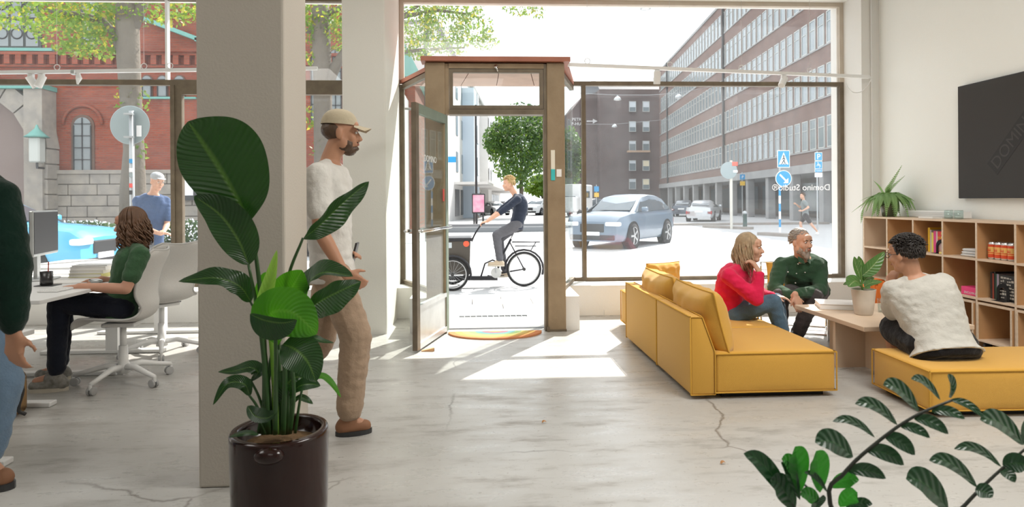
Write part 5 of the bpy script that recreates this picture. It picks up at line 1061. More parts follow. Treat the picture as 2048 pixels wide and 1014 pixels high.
stem([B(552, 868), B(548, 740), B(540, 660), B(530, 620)], .012, .009, LPALE); L([(522, 640, -.01), (530, 600, -.02), (543, 550, -.02), (554, 500, -.02)], 24, 20, LPALE, (.3, -1, .1), .4, curl=.5, peak=.35)
L([(526, 640, .02), (520, 600, .02), (530, 560, .02), (541, 545, .02)], 16, 16, LBRIGHT, (-.6, -1, 0), .2)
stem([B(558, 868, .04), B(558, 740, .05), B(556, 640, .05)], .009, .007); L([(553, 640, .06), (570, 600, .06), (590, 565, .05), (604, 540, .04)], 36, 36, LBRIGHT, (.2, -1, .3), .12)
stem([B(572, 868, .02), B(580, 740, 0), B(590, 660, -.02), B(612, 622, -.03)], .009, .005); L([(612, 622, -.03), (648, 598, -.05), (688, 578, -.06), (722, 563, -.06)], 22, 44, LDARK, (0, -.85, .55), .2, wave=.006, nu=28)
stem([B(576, 868, .06), B(590, 700, .06), B(606, 610, .05), B(612, 585, .05)], .008, .005); L([(611, 588, .05), (622, 560, .04), (652, 545, .02), (706, 553, -.02)], 36, 12, LDARK, (-.3, -.6, .8), .15, wave=.004)
stem([B(566, 868, -.04), B(570, 760, -.06), B(566, 690, -.07)], .010, .008); L([(556, 690, -.06), (540, 630, -.08), (585, 625, -.12), (634, 668, -.14)], 44, 56, LBRIGHT, (.1, -1, .15), .05, nu=30, nv=12, peak=.55)
stem([B(550, 868, -.08), B(552, 760, -.12), B(551, 670, -.14)], .009, .006); L([(500, 628, -.13), (530, 640, -.15), (565, 645, -.16), (594, 640, -.15)], 10, 34, LDARK, (0, -1, -.2), .2)
stem([B(580, 866, -.06), B(588, 790, -.10), B(582, 725, -.12), B(568, 692, -.12)], .008, .005); L([(566, 688, -.12), (592, 700, -.15), (616, 725, -.17), (632, 764, -.18)], 36, 36, LDARK, (.05, -.85, .5), .12, nu=26, peak=.42)
stem([B(536, 866, .04), B(520, 800), B(500, 758)], .006, .004); L([(502, 762), (516, 745), (500, 735), (470, 742), (436, 744)], 14, 16, LDARK, (-.1, -.6, .8), .2)
stem([B(534, 866, -.02), B(515, 815, -.03), B(498, 790, -.04)], .006, .004); L([(500, 792, -.04), (488, 768, -.05), (455, 768, -.06), (426, 810, -.06)], 14, 14, LDARK, (-.1, -.7, .6), .25)
L([(495, 812, -.07), (510, 832, -.09), (535, 836, -.10), (556, 822, -.10)], 18, 12, LDARK, (.1, -.7, .7), .3); stem([B(530, 868, -.05), B(520, 845, -.06), B(497, 812, -.07)], .005, .003)
stem([B(590, 866), B(600, 800), B(606, 770)], .006, .004); L([(566, 812, .02), (570, 775, .0), (592, 755, -.02), (612, 760, -.02)], 26, 22, LDARK, (.2, -.9, .4), .2); L([(578, 790, -.04), (600, 772, -.06), (622, 768, -.06), (641, 772, -.06)], 14, 18, LDARK, (0, -.6, .8), .25)
L([(612, 770, .03), (640, 752, .05), (662, 765, .06), (682, 795, .06)], 8, 8, LBRIGHT, (.2, -.6, .8), .2); L([(580, 812, .03), (598, 795, .03), (614, 800, .02), (626, 808, .02)], 8, 8, LDARK, (0, -.5, .9), .1); L([(612, 690, .05), (626, 676, .06), (645, 682, .06), (668, 686, .06)], 8, 8, LDARK, (0, -.5, .9), .2)
L([(458, 874, -.13), (480, 868, -.14), (500, 866, -.14), (518, 870, -.14)], 7, 7, LDARK, (0, -.5, .9), .1)
for (a, b_) in (((520, 866), (545, 700)), ((542, 866), (556, 720)), ((556, 866), (545, 740)), ((568, 866), (556, 700))): stem([B(a[0], a[1], .02), B((a[0]+b_[0])/2, (a[1]+b_[1])/2, .02), B(b_[0], b_[1], .03)], .012, .007)
# ================================================================ ZZ PLANT IN THE FOREGROUND
zc_ = V((.98, 1.50, 0)); zz = thing('potted_zz_plant', 'dark green plant with arching stems of paired leaves in the near right corner', 'plant', zc_)
MB().lathe([(.11, 0), (.12, .01), (.15, .28), (.15, .30), (.14, .30), (.135, .26), (0, .26)], 36, zc_).build('pot', mat('grey_pot', (.25, .25, .25), .6), zz, smooth=True); MB().lathe([(0, .265), (.136, .262)], 20, zc_).build('soil', SOIL, zz)
Z = lambda px, py, dy=0: ay(px, py, 1.5+dy); zk = 1.5/1300; ZST = mat('zz_stem', (.025, .03, .02), .5)
def zstem(pts, r0=.006, r1=.003):
    c = catmull([zc_+V((random.uniform(-.05, .05), random.uniform(-.05, .05), .25))]+pts, 24); MB().tube(c, [r0+(r1-r0)*i/24 for i in range(25)], 8).build('stem', ZST, zz, smooth=True)
def zl(a, tip, w, m=LZZ, f=(0, -.8, .6), dy=0, bow=.12, fold=.2):
    p0 = Z(a[0], a[1], dy); p3 = Z(tip[0], tip[1], dy-.03); s = (p3-p0); u = V((0, 0, 1)); leaf([p0, p0+s*.35+u*s.length*bow, p0+s*.7+u*s.length*bow, p3], w*zk, w*zk, m, zz, f, fold, nu=14, nv=8, peak=.5)
zstem([Z(1662, 1014), Z(1690, 945), Z(1760, 880), Z(1830, 832), Z(1905, 800)])
for a, t_, w in (((1838, 823), (1766, 770), 20), ((1795, 850), (1710, 808), 15), ((1750, 875), (1665, 843), 10), ((1706, 914), (1630, 885), 26), ((1881, 800), (1822, 758), 12), ((1903, 795), (1898, 762), 22), ((1900, 800), (1968, 835), 10), ((1862, 823), (1930, 838), 12), ((1828, 838), (1897, 868), 15), ((1800, 853), (1860, 876), 12), ((1768, 873), (1830, 910), 18), ((1732, 902), (1808, 930), 18), ((1695, 943), (1772, 957), 15)): zl(a, t_, w)
zstem([Z(1870, 1080, .05), Z(1930, 1010, .05), Z(1990, 950, .05), Z(2060, 890, .05)])
for a, t_, w in (((2003, 934), (1908, 898), 12), ((1955, 975), (1858, 921), 18), ((1897, 1020), (1812, 958), 32), ((2048, 890), (1960, 840), 26), ((2000, 940), (2030, 965), 15), ((1950, 980), (1985, 995), 20), ((2005, 930), (2060, 935), 22), ((2050, 890), (2075, 830), 24)): zl(a, t_, w, dy=.05)
for a, t_, w, m in (((1580, 1010), (1487, 907), 20, LZZ), ((1590, 1020), (1540, 960), 26, LZZ), ((1600, 985), (1590, 893), 26, LZZB), ((1640, 985), (1632, 902), 26, LZZB), ((1600, 960), (1563, 918), 18, LZZB), ((1660, 975), (1718, 960), 16, LZZB), ((1600, 1000), (1562, 925), 14, LZZ), ((1655, 985), (1608, 945), 7, LZZ), ((1640, 1010), (1600, 990), 16, LZZB), ((1680, 1014), (1715, 985), 20, LZZB), ((1690, 1020), (1745, 1008), 12, LZZ), ((1630, 1020), (1640, 995), 18, LZZ)): zl(a, t_, w, m, (.1, -1, .4), .06)
zstem([Z(1640, 1060, .06), Z(1635, 1000, .06), Z(1610, 970, .06)], .005, .003); zstem([Z(1600, 1080, .06), Z(1585, 1010, .06), Z(1540, 960, .05)], .005, .003)
# ================================================================ DESKS
DTOP = mat('desk_white', (.80, .80, .79), .4, .4)
def desk(label, x0, x1, y0, y1, z, legs):
    d = thing('standing_desk', label, 'desk', ((x0+x1)/2, (y0+y1)/2, 0), group='white standing desks')
    MB().rbox(((x0+x1)/2, (y0+y1)/2, z-.0125), (x1-x0, y1-y0, .025), .004, 2).build('desktop', DTOP, d)
    for (xc, yl, f0, f1) in legs:
        MB().rbox((xc, yl, .03), (.0, 0, 0) if False else (f1-f0, .07, .028), .006, 2).build('foot', WPAINT, d) if False else MB().rbox(((f0+f1)/2, yl, .016), (f1-f0, .075, .03), .006, 2).build('foot', WPAINT, d)
        MB().box(xc-.05, xc+.05, yl-.035, yl+.035, .03, z*.62).build('leg', WPAINT, d); MB().box(xc-.038, xc+.038, yl-.026, yl+.026, z*.62, z-.06).build('inner_leg', WPAINT, d)
        MB().box(f0+.1, f1-.06, yl-.025, yl+.025, z-.06, z-.026).build('bracket', WPAINT, d)
    (xa, ya, _, _), (xb, yb, _, _) = legs[:2]; MB().bar((xa, ya, z-.08), (xb, yb, z-.08), .05, .04).build('beam', WPAINT, d); return d
desk('white standing desk the curly haired person works at', -4.25, -2.62, 4.07, 5.52, .72, [(-3.15, 4.35, -3.75, -2.72), (-3.15, 5.12, -3.75, -2.72)])
desk('white standing desk farthest back by the left window', -4.25, -2.62, 5.58, 7.02, .72, [(-3.15, 5.85, -3.75, -2.72), (-3.15, 6.7, -3.75, -2.72)])
desk('lower white standing desk at the left picture edge', -3.85, -2.26, 2.86, 3.47, .66, [(-2.9, 3.38, -3.2, -2.33), (-2.9, 2.96, -3.2, -2.45)])
# desk things
def screen(label, c, rz, w, h, col):
    t = thing('monitor', label, 'monitor', c, rz, 'monitors on the desks', world=False)
    MB().rbox((0, 0, .36), (w, .03, h), .008, 2).build('casing', col, t, world=False); MB().box(-w/2+.012, w/2-.012, .0155, .017, .36-h/2+.02, .36+h/2-.012).build('display', DARK, t, world=False)
    MB().box(-.035, .035, -.06, -.035, .01, .40).box(-.035, .035, -.035, -.016, .33, .39).build('stand', METAL, t, world=False); MB().rbox((0, -.02, .006), (.24, .19, .012), .005, 2).build('foot', METAL, t, world=False); MB().tube(catmull([(0, -.05, .22), (.02, -.12, .25), (.06, -.16, .10), (.05, -.12, .02)], 16), .003, 5).build('cable', DARK, t, smooth=True, world=False); return t
GRY = mat('monitor_grey', (.20, .20, .22), .45)
screen('dark grey monitor standing at the left end of the desk', (-3.42, 4.72, .721), math.radians(-105), .56, .36, GRY); screen('pale monitor seen from behind farther along the desk', (-3.30, 5.18, .721), math.radians(-75), .52, .34, METAL)
cp_ = fl(93, 571, .721); cu = thing('pen_cup', 'black metal pen cup on a dark coaster on the desk', 'cup', cp_); MB().lathe([(.036, .004), (.04, .008), (.04, .10), (.037, .10), (.036, .012), (0, .012)], 24, cp_).build('cup', mat('cup_black', (.03, .028, .03), .25, .6), cu, smooth=True); MB().tube([cp_+V((.01, 0, .02)), cp_+V((.015, 0, .17))], .004, 6).build('pencil', mat('pencil_red', (.4, .06, .04), .5), cu); MB().rbox(cp_+V((.01, 0, .002)), (.13, .11, .004), .002, 1).build('coaster', DARK, cu)
kp = V((-2.80, 4.60, .721)); kb_ = thing('keyboard', 'slim white keyboard under the hand on the desk', 'keyboard', kp); MB().rbox(kp+V((0, 0, .006)), (.13, .36, .012), .003, 1).build('base', WPLAS, kb_)
for i in range(4):
    for j in range(11): MB().box(kp.x-.055+.029*i, kp.x-.031+.029*i, kp.y-.17+.0313*j, kp.y-.144+.0313*j, kp.z+.012, kp.z+.015).build('key', WPLAS, kb_)
ms = V((-2.78, 4.93, .721)); mo = thing('computer_mouse', 'small silver computer mouse under the far hand', 'mouse', ms); MB().ell(ms+V((0, 0, .012)), (.05, .03, .018), None, 16, 8).build('shell', METAL, mo, smooth=True); MB().box(ms.x-.048, ms.x-.02, ms.y-.001, ms.y+.001, ms.z+.022, ms.z+.026).build('seam', DARK, mo)
tb2 = V((-3.02, 4.30, .721)); ta_ = thing('tablet', 'dark flat tablet lying near the left end of the desk', 'tablet', tb2, .2, world=False); MB().rbox((0, 0, .005), (.26, .18, .009), .004, 2).build('casing', DARK, ta_, world=False); MB().box(-.12, .12, -.08, .08, .0095, .0103).build('display', mat('blue_display', (.06, .09, .13), .2), ta_, world=False)
zb_ = .721
for i, (w, d, h, col, lab) in enumerate(((.27, .2, .03, (.70, .66, .25), 'lowest olive book of the pile behind the monitor'), (.26, .2, .025, (.75, .72, .62), 'cream book second in the pile behind the monitor'), (.26, .19, .028, (.80, .78, .74), 'white book third in the pile behind the monitor'), (.25, .18, .012, (.72, .73, .74), 'thin grey notebook on top of the pile behind the monitor'))):
    o = thing('book', lab, 'book', (-3.05, 5.38, zb_), .1*i-.1, 'book pile on the desk', world=False); MB().box(-w/2+.004, w/2-.004, -d/2+.004, d/2-.004, .003, h-.003).build('pages', MATS['paper'], o, world=False)
    MB().box(-w/2, w/2, -d/2, d/2, h-.003, h).box(-w/2, w/2, -d/2, d/2, 0, .003).box(w/2-.004, w/2, -d/2, d/2, .003, h-.003).build('cover', mat('pile_%d' % i, col, .6), o, world=False); zb_ += h
tw_ = V((-2.5, 3.2, .661)); rc = thing('red_cloth', 'crumpled magenta cloth on the lower desk at the picture edge', 'cloth', tw_)
MB().rbox(tw_+V((0, 0, .03)), (.40, .26, .06), .028, 3, puff=.01).build('cloth', mat('magenta_cloth', (.60, .02, .09), .85), rc, smooth=True); MB().rbox(tw_+V((-.04, .02, .07)), (.25, .16, .035), .016, 3).build('fold', MATS['magenta_cloth'], rc, smooth=True)
wp = thing('paper_sheet', 'white paper sheets on the sunlit desk', 'paper', (-3.0, 5.0, .721), .2, world=False); MB().box(-.15, .15, -.105, .105, 0, .002).build('sheet', MATS['paper'], wp, world=False); MB().box(-.14, .16, -.1, .11, .002, .004).build('sheet', MATS['paper'], wp, world=False)
# brown bag on the floor
bg_ = V((-2.97, 4.16, 0)); bag = thing('leather_bag', 'brown canvas bag standing on the floor under the desk', 'bag', bg_)
CANV = mat('brown_canvas', (.36, .21, .085), .8, var=(12, .5), bump=(50, .3)); MB().rbox(bg_+V((0, 0, .135)), (.34, .15, .27), .04, 3, puff=.012).build('body', CANV, bag, smooth=True); MB().rbox(bg_+V((0, -.07, .20)), (.33, .03, .14), .012, 2).build('flap', CANV, bag, smooth=True)
MB().tube(catmull([bg_+V((.16, -.03, .25)), bg_+V((.22, -.05, .18)), bg_+V((.20, -.06, .06)), bg_+V((.23, -.04, .02))], 14), .012, 6).build('strap', DARK, bag, smooth=True); MB().box(bg_.x+.10, bg_.x+.13, bg_.y-.10, bg_.y-.085, .12, .22).build('buckle', DARK, bag)
# ================================================================ OFFICE CHAIRS
CFAB = mat('chair_fabric', (.66, .64, .61), .9, .2, bump=(300, .3), var=(200, .2)); CEDGE = mat('chair_edge', (.50, .49, .47), .8)
def office_chair(label, loc, rz):
    t = thing('office_chair', label, 'chair', loc, rz, 'white swivel office chairs', world=False)
    prof = catmull([(.25, .435), (.20, .470), (.05, .462), (-.10, .455), (-.185, .485), (-.215, .56), (-.195, .66), (-.215, .78), (-.265, .90), (-.290, .955)], 44)
    prof = [V((0, p.x, p.y)) for p in [V((a.x, a.y, 0)) if False else a for a in [V((q[0], q[1], 0)) for q in [(v.x, v.y) for v in prof]]]]
    wd = lambda u: .225*(1-.12*abs(2*u-1)**6) if u < .42 else (.225-.055*math.sin((u-.42)/.25*math.pi) if u < .67 else .225+.01*math.sin((u-.67)/.33*math.pi)-.07*max(0, (u-.9)/.1)**2)
    def fn(off):
        def g(a, b):
            i = min(int(round(a*44)), 44); p = prof[i]; d = prof[min(i+1, 44)]-prof[max(i-1, 0)]; n = V((0, -d.z, d.y)).normalized(); n = n if n.z > -.2 or True else n
            x = 2*b-1; up = V((1, 0, 0)).cross(d).normalized()*-1
            if up.z < 0 and a < .4: up = -up
            if a >= .4 and up.y < 0: up = -up
            cu_ = .035*(abs(x)**2.2)*(1 if a > .12 else a/.12)
            return V((x*wd(a), p.y, p.z))+up*(cu_+off*(1-abs(x)**8))
        return g
    prof = [V((0, p.y, p.z)) if abs(p.x) < 1e-9 else V((0, p.x, p.y)) for p in prof]
    m = MB(); m.grid(fn(.018), 44, 14, uv=False); m.build('upholstery', CFAB, t, smooth=True, world=False)
    m = MB(); m.grid(fn(-.006), 44, 14, uv=False); m.build('shell', CFAB, t, smooth=True, world=False)
    g = fn(.004); ed = [g(i/44, 0) for i in range(45)]+[g(1, j/14) for j in range(1, 15)]+[g(1-i/44, 1) for i in range(1, 45)]+[g(0, 1-j/14) for j in range(1, 15)]
    MB().tube(ed, .009, 6, False).build('edge_trim', CEDGE, t, smooth=True, world=False)
    MB().rbox((0, .0, .432), (.20, .22, .03), .01, 2).build('seat_plate', WPLAS, t, world=False)
    MB().tube([(.10, .06, .425), (.22, .06, .42)], .006, 6).build('lever', DARK, t, world=False)
    MB().lathe([(.022, .25), (.022, .42)], 16).build('gas_column', WPAINT, t, smooth=True, world=False); MB().lathe([(.045, .075), (.045, .13), (.033, .16), (.03, .27)], 20).build('hub', WPAINT, t, smooth=True, world=False)
    for k in range(5):
        a = 2*math.pi*k/5+.35; d = V((math.cos(a), math.sin(a), 0)); s = V((-d.y, d.x, 0)); e = d*.325
        MB().tube([d*.02+V((0, 0, .115)), d*.12+V((0, 0, .125)), d*.24+V((0, 0, .095)), e+V((0, 0, .075))], [.026, .022, .017, .015], 8).build('base_arm', WPAINT, t, smooth=True, world=False)
        M = Matrix((d, V((0, 0, 1)), d.cross(V((0, 0, 1))))).transposed()
        ca = MB().lathe([(.012, .040), (.012, .075)], 8, e).build('castor', WPLAS, t, world=False)
        for q_ in (-1, 1):
            c = e+s*q_*.014-d*.012+V((0, 0, .029)); MB().lathe([(.020, -.009), (.029, -.007), (.029, .007), (.020, .009)], 18, c, M).build('wheel', mat('castor_grey', (.42, .42, .42), .6), ca, smooth=False, world=False)
    return t
office_chair('white office chair the curly haired person sits on', (-2.555, 4.87, 0), math.radians(97)); office_chair('empty white office chair behind the curly haired person', (-2.70, 5.76, 0), math.radians(58))
# ================================================================ PEOPLE
def skin(n, c): return mat(n, c, .5, .4, var=(14, .25, (c[0]*.85, c[1]*.75, c[2]*.7)))
SK1 = skin('skin_fair', (.62, .36, .25)); SK2 = skin('skin_tan', (.50, .26, .16)); SK3 = skin('skin_warm', (.58, .31, .21))
EYEW = mat('eye_white', (.75, .73, .70), .3); EYED = mat('eye_dark', (.03, .025, .02), .2); LIPM = mat('lips', (.45, .16, .13), .5)
def cloth(n, c, s=.25, b=60): return mat(n, c, .9, .15, sheen=.15, var=(9, .3), bump=(b, s))
def fwd(up, right): return up.cross(right).normalized()
TW = [(0, .150, .100), (.12, .168, .118), (.28, .152, .108), (.42, .142, .100), (.60, .156, .112), (.74, .168, .118), (.86, .172, .104), (.93, .125, .082), (1.0, .058, .056)]
def lerp_tab(t):
    for i in range(len(TW)-1):
        if t <= TW[i+1][0]:
            f = (t-TW[i][0])/(TW[i+1][0]-TW[i][0]); return TW[i][1]+(TW[i+1][1]-TW[i][1])*f, TW[i][2]+(TW[i+1][2]-TW[i][2])*f
    return TW[-1][1:]
def torso(mb, J, k=1.0, infl=0.0, t0=0.0, t1=1.0, n=26, m=22, hem=0):
    up0 = (J['chest']-J['pel']).normalized(); sp = catmull([J['pel']-up0*.10, J['pel'], J['chest'], J['neck']], 40)
    hr = (J['hipR']-J['hipL']).normalized(); sr = (J['shR']-J['shL']).normalized(); b = len(mb.v); rings = []
    for i in range(n+1):
        t = t0+(t1-t0)*i/n; q = t*40; a = min(int(q), 39); c = sp[a].lerp(sp[a+1], q-a); d = (sp[min(a+2, 40)]-sp[max(a-1, 0)]).normalized()
        r = hr.lerp(sr, min(1, t*1.15)); r = (r-d*r.dot(d)).normalized(); f = fwd(d, r); w, dp = lerp_tab(t); w = w*k+infl; dp = dp*k+infl
        if hem and t < t0+.12: w += hem*(1-(t-t0)/.12); dp += hem*(1-(t-t0)/.12)
        for j in range(m):
            an = 2*math.pi*j/m; ca, sa = math.cos(an), math.sin(an); e = .82
            mb.v.append(c+r*math.copysign(abs(ca)**e, ca)*w+f*math.copysign(abs(sa)**e, sa)*dp)
    for i in range(n):
        for j in range(m): mb.f.append((b+i*m+j, b+i*m+(j+1) % m, b+(i+1)*m+(j+1) % m, b+(i+1)*m+j))
    mb.f.append(tuple(b+j for j in range(m))[::-1]); mb.f.append(tuple(b+n*m+j for j in range(m)))
def hand(mb, w, d, nrm, thumb, curl=.5, sc=1.0, spread=.0):
    d = V(d).normalized(); nrm = V(nrm); nrm = (nrm-d*nrm.dot(d)).normalized(); s = V(thumb); s = (s-d*s.dot(d)-nrm*s.dot(nrm)).normalized()
    for i, (o, ln_) in enumerate(((.028, .070), (.0095, .078), (-.0095, .072), (-.027, .056))):
        k = w+(d*.088+s*o)*sc; mb.cap(w+s*o*.55*sc+d*.012*sc, k, .016*sc, .0125*sc, 8)
        p = k; a = 0; L_ = ln_*sc
        for q_, (fr, r) in enumerate(((.45, .0092), (.32, .0082), (.25, .0072))):
            a += curl*(.7 if q_ == 0 else 1.0); dd = (d*math.cos(a)+nrm*math.sin(a)+s*spread*o*10).normalized(); e = p+dd*L_*fr; mb.cap(p, e, r*sc, r*.93*sc, 8); p = e
    p = w+(d*.03+s*.022)*sc; dd = (d*.62+s*.72+nrm*.25).normalized(); e = p+dd*.042*sc; mb.cap(p, e, .0135*sc, .011*sc, 8); mb.cap(e, e+(dd*.6+d*.6+nrm*.3).normalized()*.034*sc, .0105*sc, .0085*sc, 8)
def headM(J):
    f = V(J['hf']).normalized(); u = V(J.get('hu', (0, 0, 1))); u = (u-f*u.dot(f)).normalized(); r = f.cross(u).normalized(); return Matrix((r, f, u)).transposed()
def head(mb, J, k=1.0):
    M = headM(J); H = J['head']; T = lambda x, y, z: H+M @ (V((x, y, z))*k)
    E = lambda c, r: mb.ell(T(*c), V(r)*k, M, 16, 12)
    E((0, -.012, .035), (.074, .094, .085)); E((0, .028, -.025), (.062, .066, .088)); E((0, .058, -.094), (.034, .030, .026)); E((0, .02, -.075), (.055, .05, .045))
    for s in (-1, 1):
        E((s*.036, .062, -.028), (.028, .028, .03)); E((s*.077, -.004, -.012), (.010, .021, .032)); E((s*.028, .082, .022), (.028, .014, .010)); E((s*.011, .106, -.034), (.009, .010, .008)); E((s*.05, .02, -.06), (.02, .03, .035))
    mb.cap(T(0, .090, .008), T(0, .112, -.030), .0085*k, .0125*k, 8)
    E((0, .090, -.058), (.022, .014, .0065)); E((0, .088, -.068), (.019, .013, .0075)); E((0, .078, .045), (.05, .02, .03))
    mb.cap(J['neck'], T(0, -.018, -.055), .056*k, .053*k)
def face_parts(t, J, brow, k=1.0, lips=True):
    M = headM(J); H = J['head']; T = lambda x, y, z: H+M @ (V((x, y, z))*k)
    for s in (-1, 1):
        e = MB().ell(T(s*.030, .0865, .004), V((.0125, .008, .0075))*k, M, 10, 8).build('eye', EYEW, t, smooth=True)
        MB().ell(T(s*.030, .0925, .004), V((.0058, .004, .0058))*k, M, 8, 6).build('iris', EYED, e, smooth=True)
        MB().tube([T(s*.012, .097, .020), T(s*.030, .097, .026), T(s*.047, .086, .021)], [.003*k, .0038*k, .002*k], 6).build('eyebrow', brow, t, smooth=True)
    if lips: MB().ell(T(0, .101, -.061), V((.019, .006, .0055))*k, M, 10, 6).build('lips', LIPM, t, smooth=True)
def body(t, J, sk, k=1.0, vox=.0075, hands=True, legs=True, thick=1.0):
    mb = MB(); torso(mb, J, k*.97, 0, .05); head(mb, J, J.get('hk', 1.0))
    for s in 'RL':
        mb.ell(J['sh'+s], .056*k*thick); mb.cap(J['sh'+s], J['el'+s], .050*k*thick, .040*k*thick); mb.cap(J['el'+s], J['el'+s].lerp(J['wr'+s], .3), .040*k*thick, .041*k*thick); mb.cap(J['el'+s].lerp(J['wr'+s], .3), J['wr'+s], .041*k*thick, .026*k*thick)
        if hands and 'hd'+s in J: hand(mb, J['wr'+s], *J['hd'+s])
        if legs:
            mb.cap(J['hip'+s], J['kn'+s], .083*k, .056*k); mb.cap(J['kn'+s], J['kn'+s].lerp(J['an'+s], .3), .055*k, .056*k); mb.cap(J['kn'+s].lerp(J['an'+s], .3), J['an'+s], .056*k, .034*k)
            d = (J['to'+s]-J['an'+s]); mb.cap(J['an'+s]-V((0, 0, .035)), J['to'+s], .035*k, .026*k)
    return fuse(mb, 'body', sk, t, vox, 2)
def shirt(t, J, m, k=1.0, sleeve=.6, infl=.014, loose=.016, t0=.08, t1=.965, vox=.010, name='shirt', amp=.006, hem=.0, full=False):
    mb = MB(); torso(mb, J, k, infl, t0, t1, hem=hem)
    for s in 'RL':
        mb.ell(J['sh'+s], .060*k+infl*.6); e = J['sh'+s].lerp(J['el'+s], min(1, sleeve)); mb.cap(J['sh'+s], e, .054*k+loose*.7, (.046*k if not full else .042*k)+loose)
        if full: mb.cap(J['el'+s], J['el'+s].lerp(J['wr'+s], .9), .042*k+loose, .030*k+loose*.6)
        c = J['neck'].lerp(J['sh'+s], .62); mb.cap(J['neck'].lerp(J['chest'], .12), J['sh'+s], .052*k, .056*k)
    return fuse(mb, name, m, t, vox, 2, noise_amp=amp, noise_s=.055)
def trousers(t, J, m, k=1.0, end=.97, infl=.014, loose=.018, vox=.010, name='trousers', amp=.006, top=.30):
    mb = MB(); torso(mb, J, k, infl, 0, top)
    for s in 'RL':
        mb.ell(J['hip'+s], .090*k+infl)
        if end <= .5: mb.cap(J['hip'+s], J['hip'+s].lerp(J['kn'+s], end*2), .090*k+infl, .066*k+loose*1.3)
        else: mb.cap(J['hip'+s], J['kn'+s], .090*k+infl, .060*k+loose); mb.cap(J['kn'+s], J['kn'+s].lerp(J['an'+s], (end-.5)*2), .060*k+loose, .045*k+loose)
    return fuse(mb, name, m, t, vox, 2, noise_amp=amp, noise_s=.055)
def shoe(t, an, to, m, sole=None, k=1.0, z0=None):
    d = (to-an); d.z = 0; d.normalize(); mb = MB(); z = (to.z-.02 if z0 is None else z0); h = V((an.x, an.y, z+.045))-d*.035
    mb.cap(V((h.x, h.y, z+.045)), V((to.x, to.y, z+.040))+d*.01, .042*k, .036*k); mb.cap(V((h.x, h.y, z+.05)), V((an.x, an.y, z+.085)), .042*k, .044*k); mb.cap(V((h.x, h.y, z+.05)).lerp(to, .5)+V((0, 0, .025)), V((an.x, an.y, z+.085)), .036*k, .038*k)
    o = fuse(mb, 'shoe', m, t, .008, 2)
    if sole:
        s = V((-d.y, d.x, 0)); pts = []
        for q_ in range(20):
            a = 2*math.pi*q_/20; c = h.lerp(to, .5)+d*.005; L_ = (to-h).length/2+.045; pts.append(V((c.x, c.y, z))+d*math.cos(a)*L_+s*math.sin(a)*.046*k)
        MB().prism(pts, (0, 0, .025)).build('sole', sole, o)
    return o
def strands(t, J, m, n, hair_len, sd, wav=.01, k=1.0, r=.006, side=1.0, back=1.0, part=0.0, name='hair', front=.35, freq=9, cover=None):
    """head cap plus hanging strands"""
    M = headM(J); H = J['head']; rnd = random.Random(sd); T = lambda x, y, z: H+M @ (V((x, y, z))*k); mb = MB(); dn = V((0, 0, -1))
    for i in range(n):
        a = rnd.uniform(-1, 1)*math.pi*(1-front)+math.pi*1.5; e = rnd.uniform(.1, 1.0)
        # start at crown, run over the skull, then fall
        x, y = math.cos(a), math.sin(a); path = []
        for q_ in range(5):
            ph = math.pi/2*(q_/4)*1.0; rr = math.sin(ph); path.append(T(x*.080*rr*(1+.04*e), -.012+y*.098*rr, .035+.093*math.cos(ph)))
        L_ = hair_len*rnd.uniform(.7, 1.05); st = 10; p = path[-1]; out = (M @ V((x, y, 0)))
        ph0 = rnd.uniform(0, 6.28)
        for q_ in range(1, st+1):
            f = q_/st; base = p+dn*L_*f+out*(.022*math.sin(f*2.4)-.03*f*(1 if L_ > .2 else 0)); w_ = wav*(.4+f)
            path.append(base+V((math.cos(ph0+f*freq)*w_, math.sin(ph0+f*freq)*w_, 0)))
        c = catmull(path, 30); mb.tube(c, [r*k*(1 if i_ < 24 else 1-(i_-24)/8) for i_ in range(31)], 5)
    mb.ell(T(0, -.016, .040), V((.078, .097, .088))*k, M, 16, 12)
    return mb.build(name, m, t, smooth=True)
def short_hair(t, J, m, k=1.0, h=.012, vol=(.080, .098, .092), sd=1, n=170, ln_=.035, r=.005, up=.6, line=.03, fr=.045, nape=-.05, sweep=False):
    M = headM(J); H = J['head']; rnd = random.Random(sd); T = lambda x, y, z: H+M @ (V((x, y, z))*k); mb = MB()
    for i in range(n*3):
        a = rnd.uniform(0, 2*math.pi); e = rnd.uniform(-.55, 1.55); x, y, z = math.cos(e)*math.cos(a), math.cos(e)*math.sin(a), math.sin(e)
        p = V((x*vol[0], -.014+y*vol[1], .034+z*vol[2]))
        if p.y > .02 and p.z < line+fr: continue
        if p.y > -.04 and p.z < .0 : continue
        if p.z < nape: continue
        nrm = V((x, y, z)); dr = (nrm*.55+V((rnd.uniform(-.5, .5), rnd.uniform(-.2, .8), up+rnd.uniform(-.4, .4)))*.7).normalized() if z > .2 else (nrm*.10+V((rnd.uniform(-.2, .2), -.1, -.9))).normalized()*.55
        if sweep: dr = (nrm*.18+V((rnd.uniform(-.2, .2), -.8, -.15+.2*z))).normalized()
        q0 = T(*(p*.97)); q1 = T(*(p+dr*ln_*.5)); q2 = T(*(p+dr*ln_+V((0, 0, -.006)))); mb.tube([q0, q1, q2], [r*k, r*k*.9, r*.35*k], 5)
    mb.ell(T(0, -.022, .044), V((vol[0]*.98, vol[1]*.93, vol[2]*.93))*k, M, 18, 12)
    return mb.build('hair', m, t, smooth=True)
def P4(px, py, Y): return ay(px, py, Y)
def HAIRM(n, c): return mat(n, c, .45, .5, var=(40, .6, (c[0]*.45, c[1]*.45, c[2]*.45)))
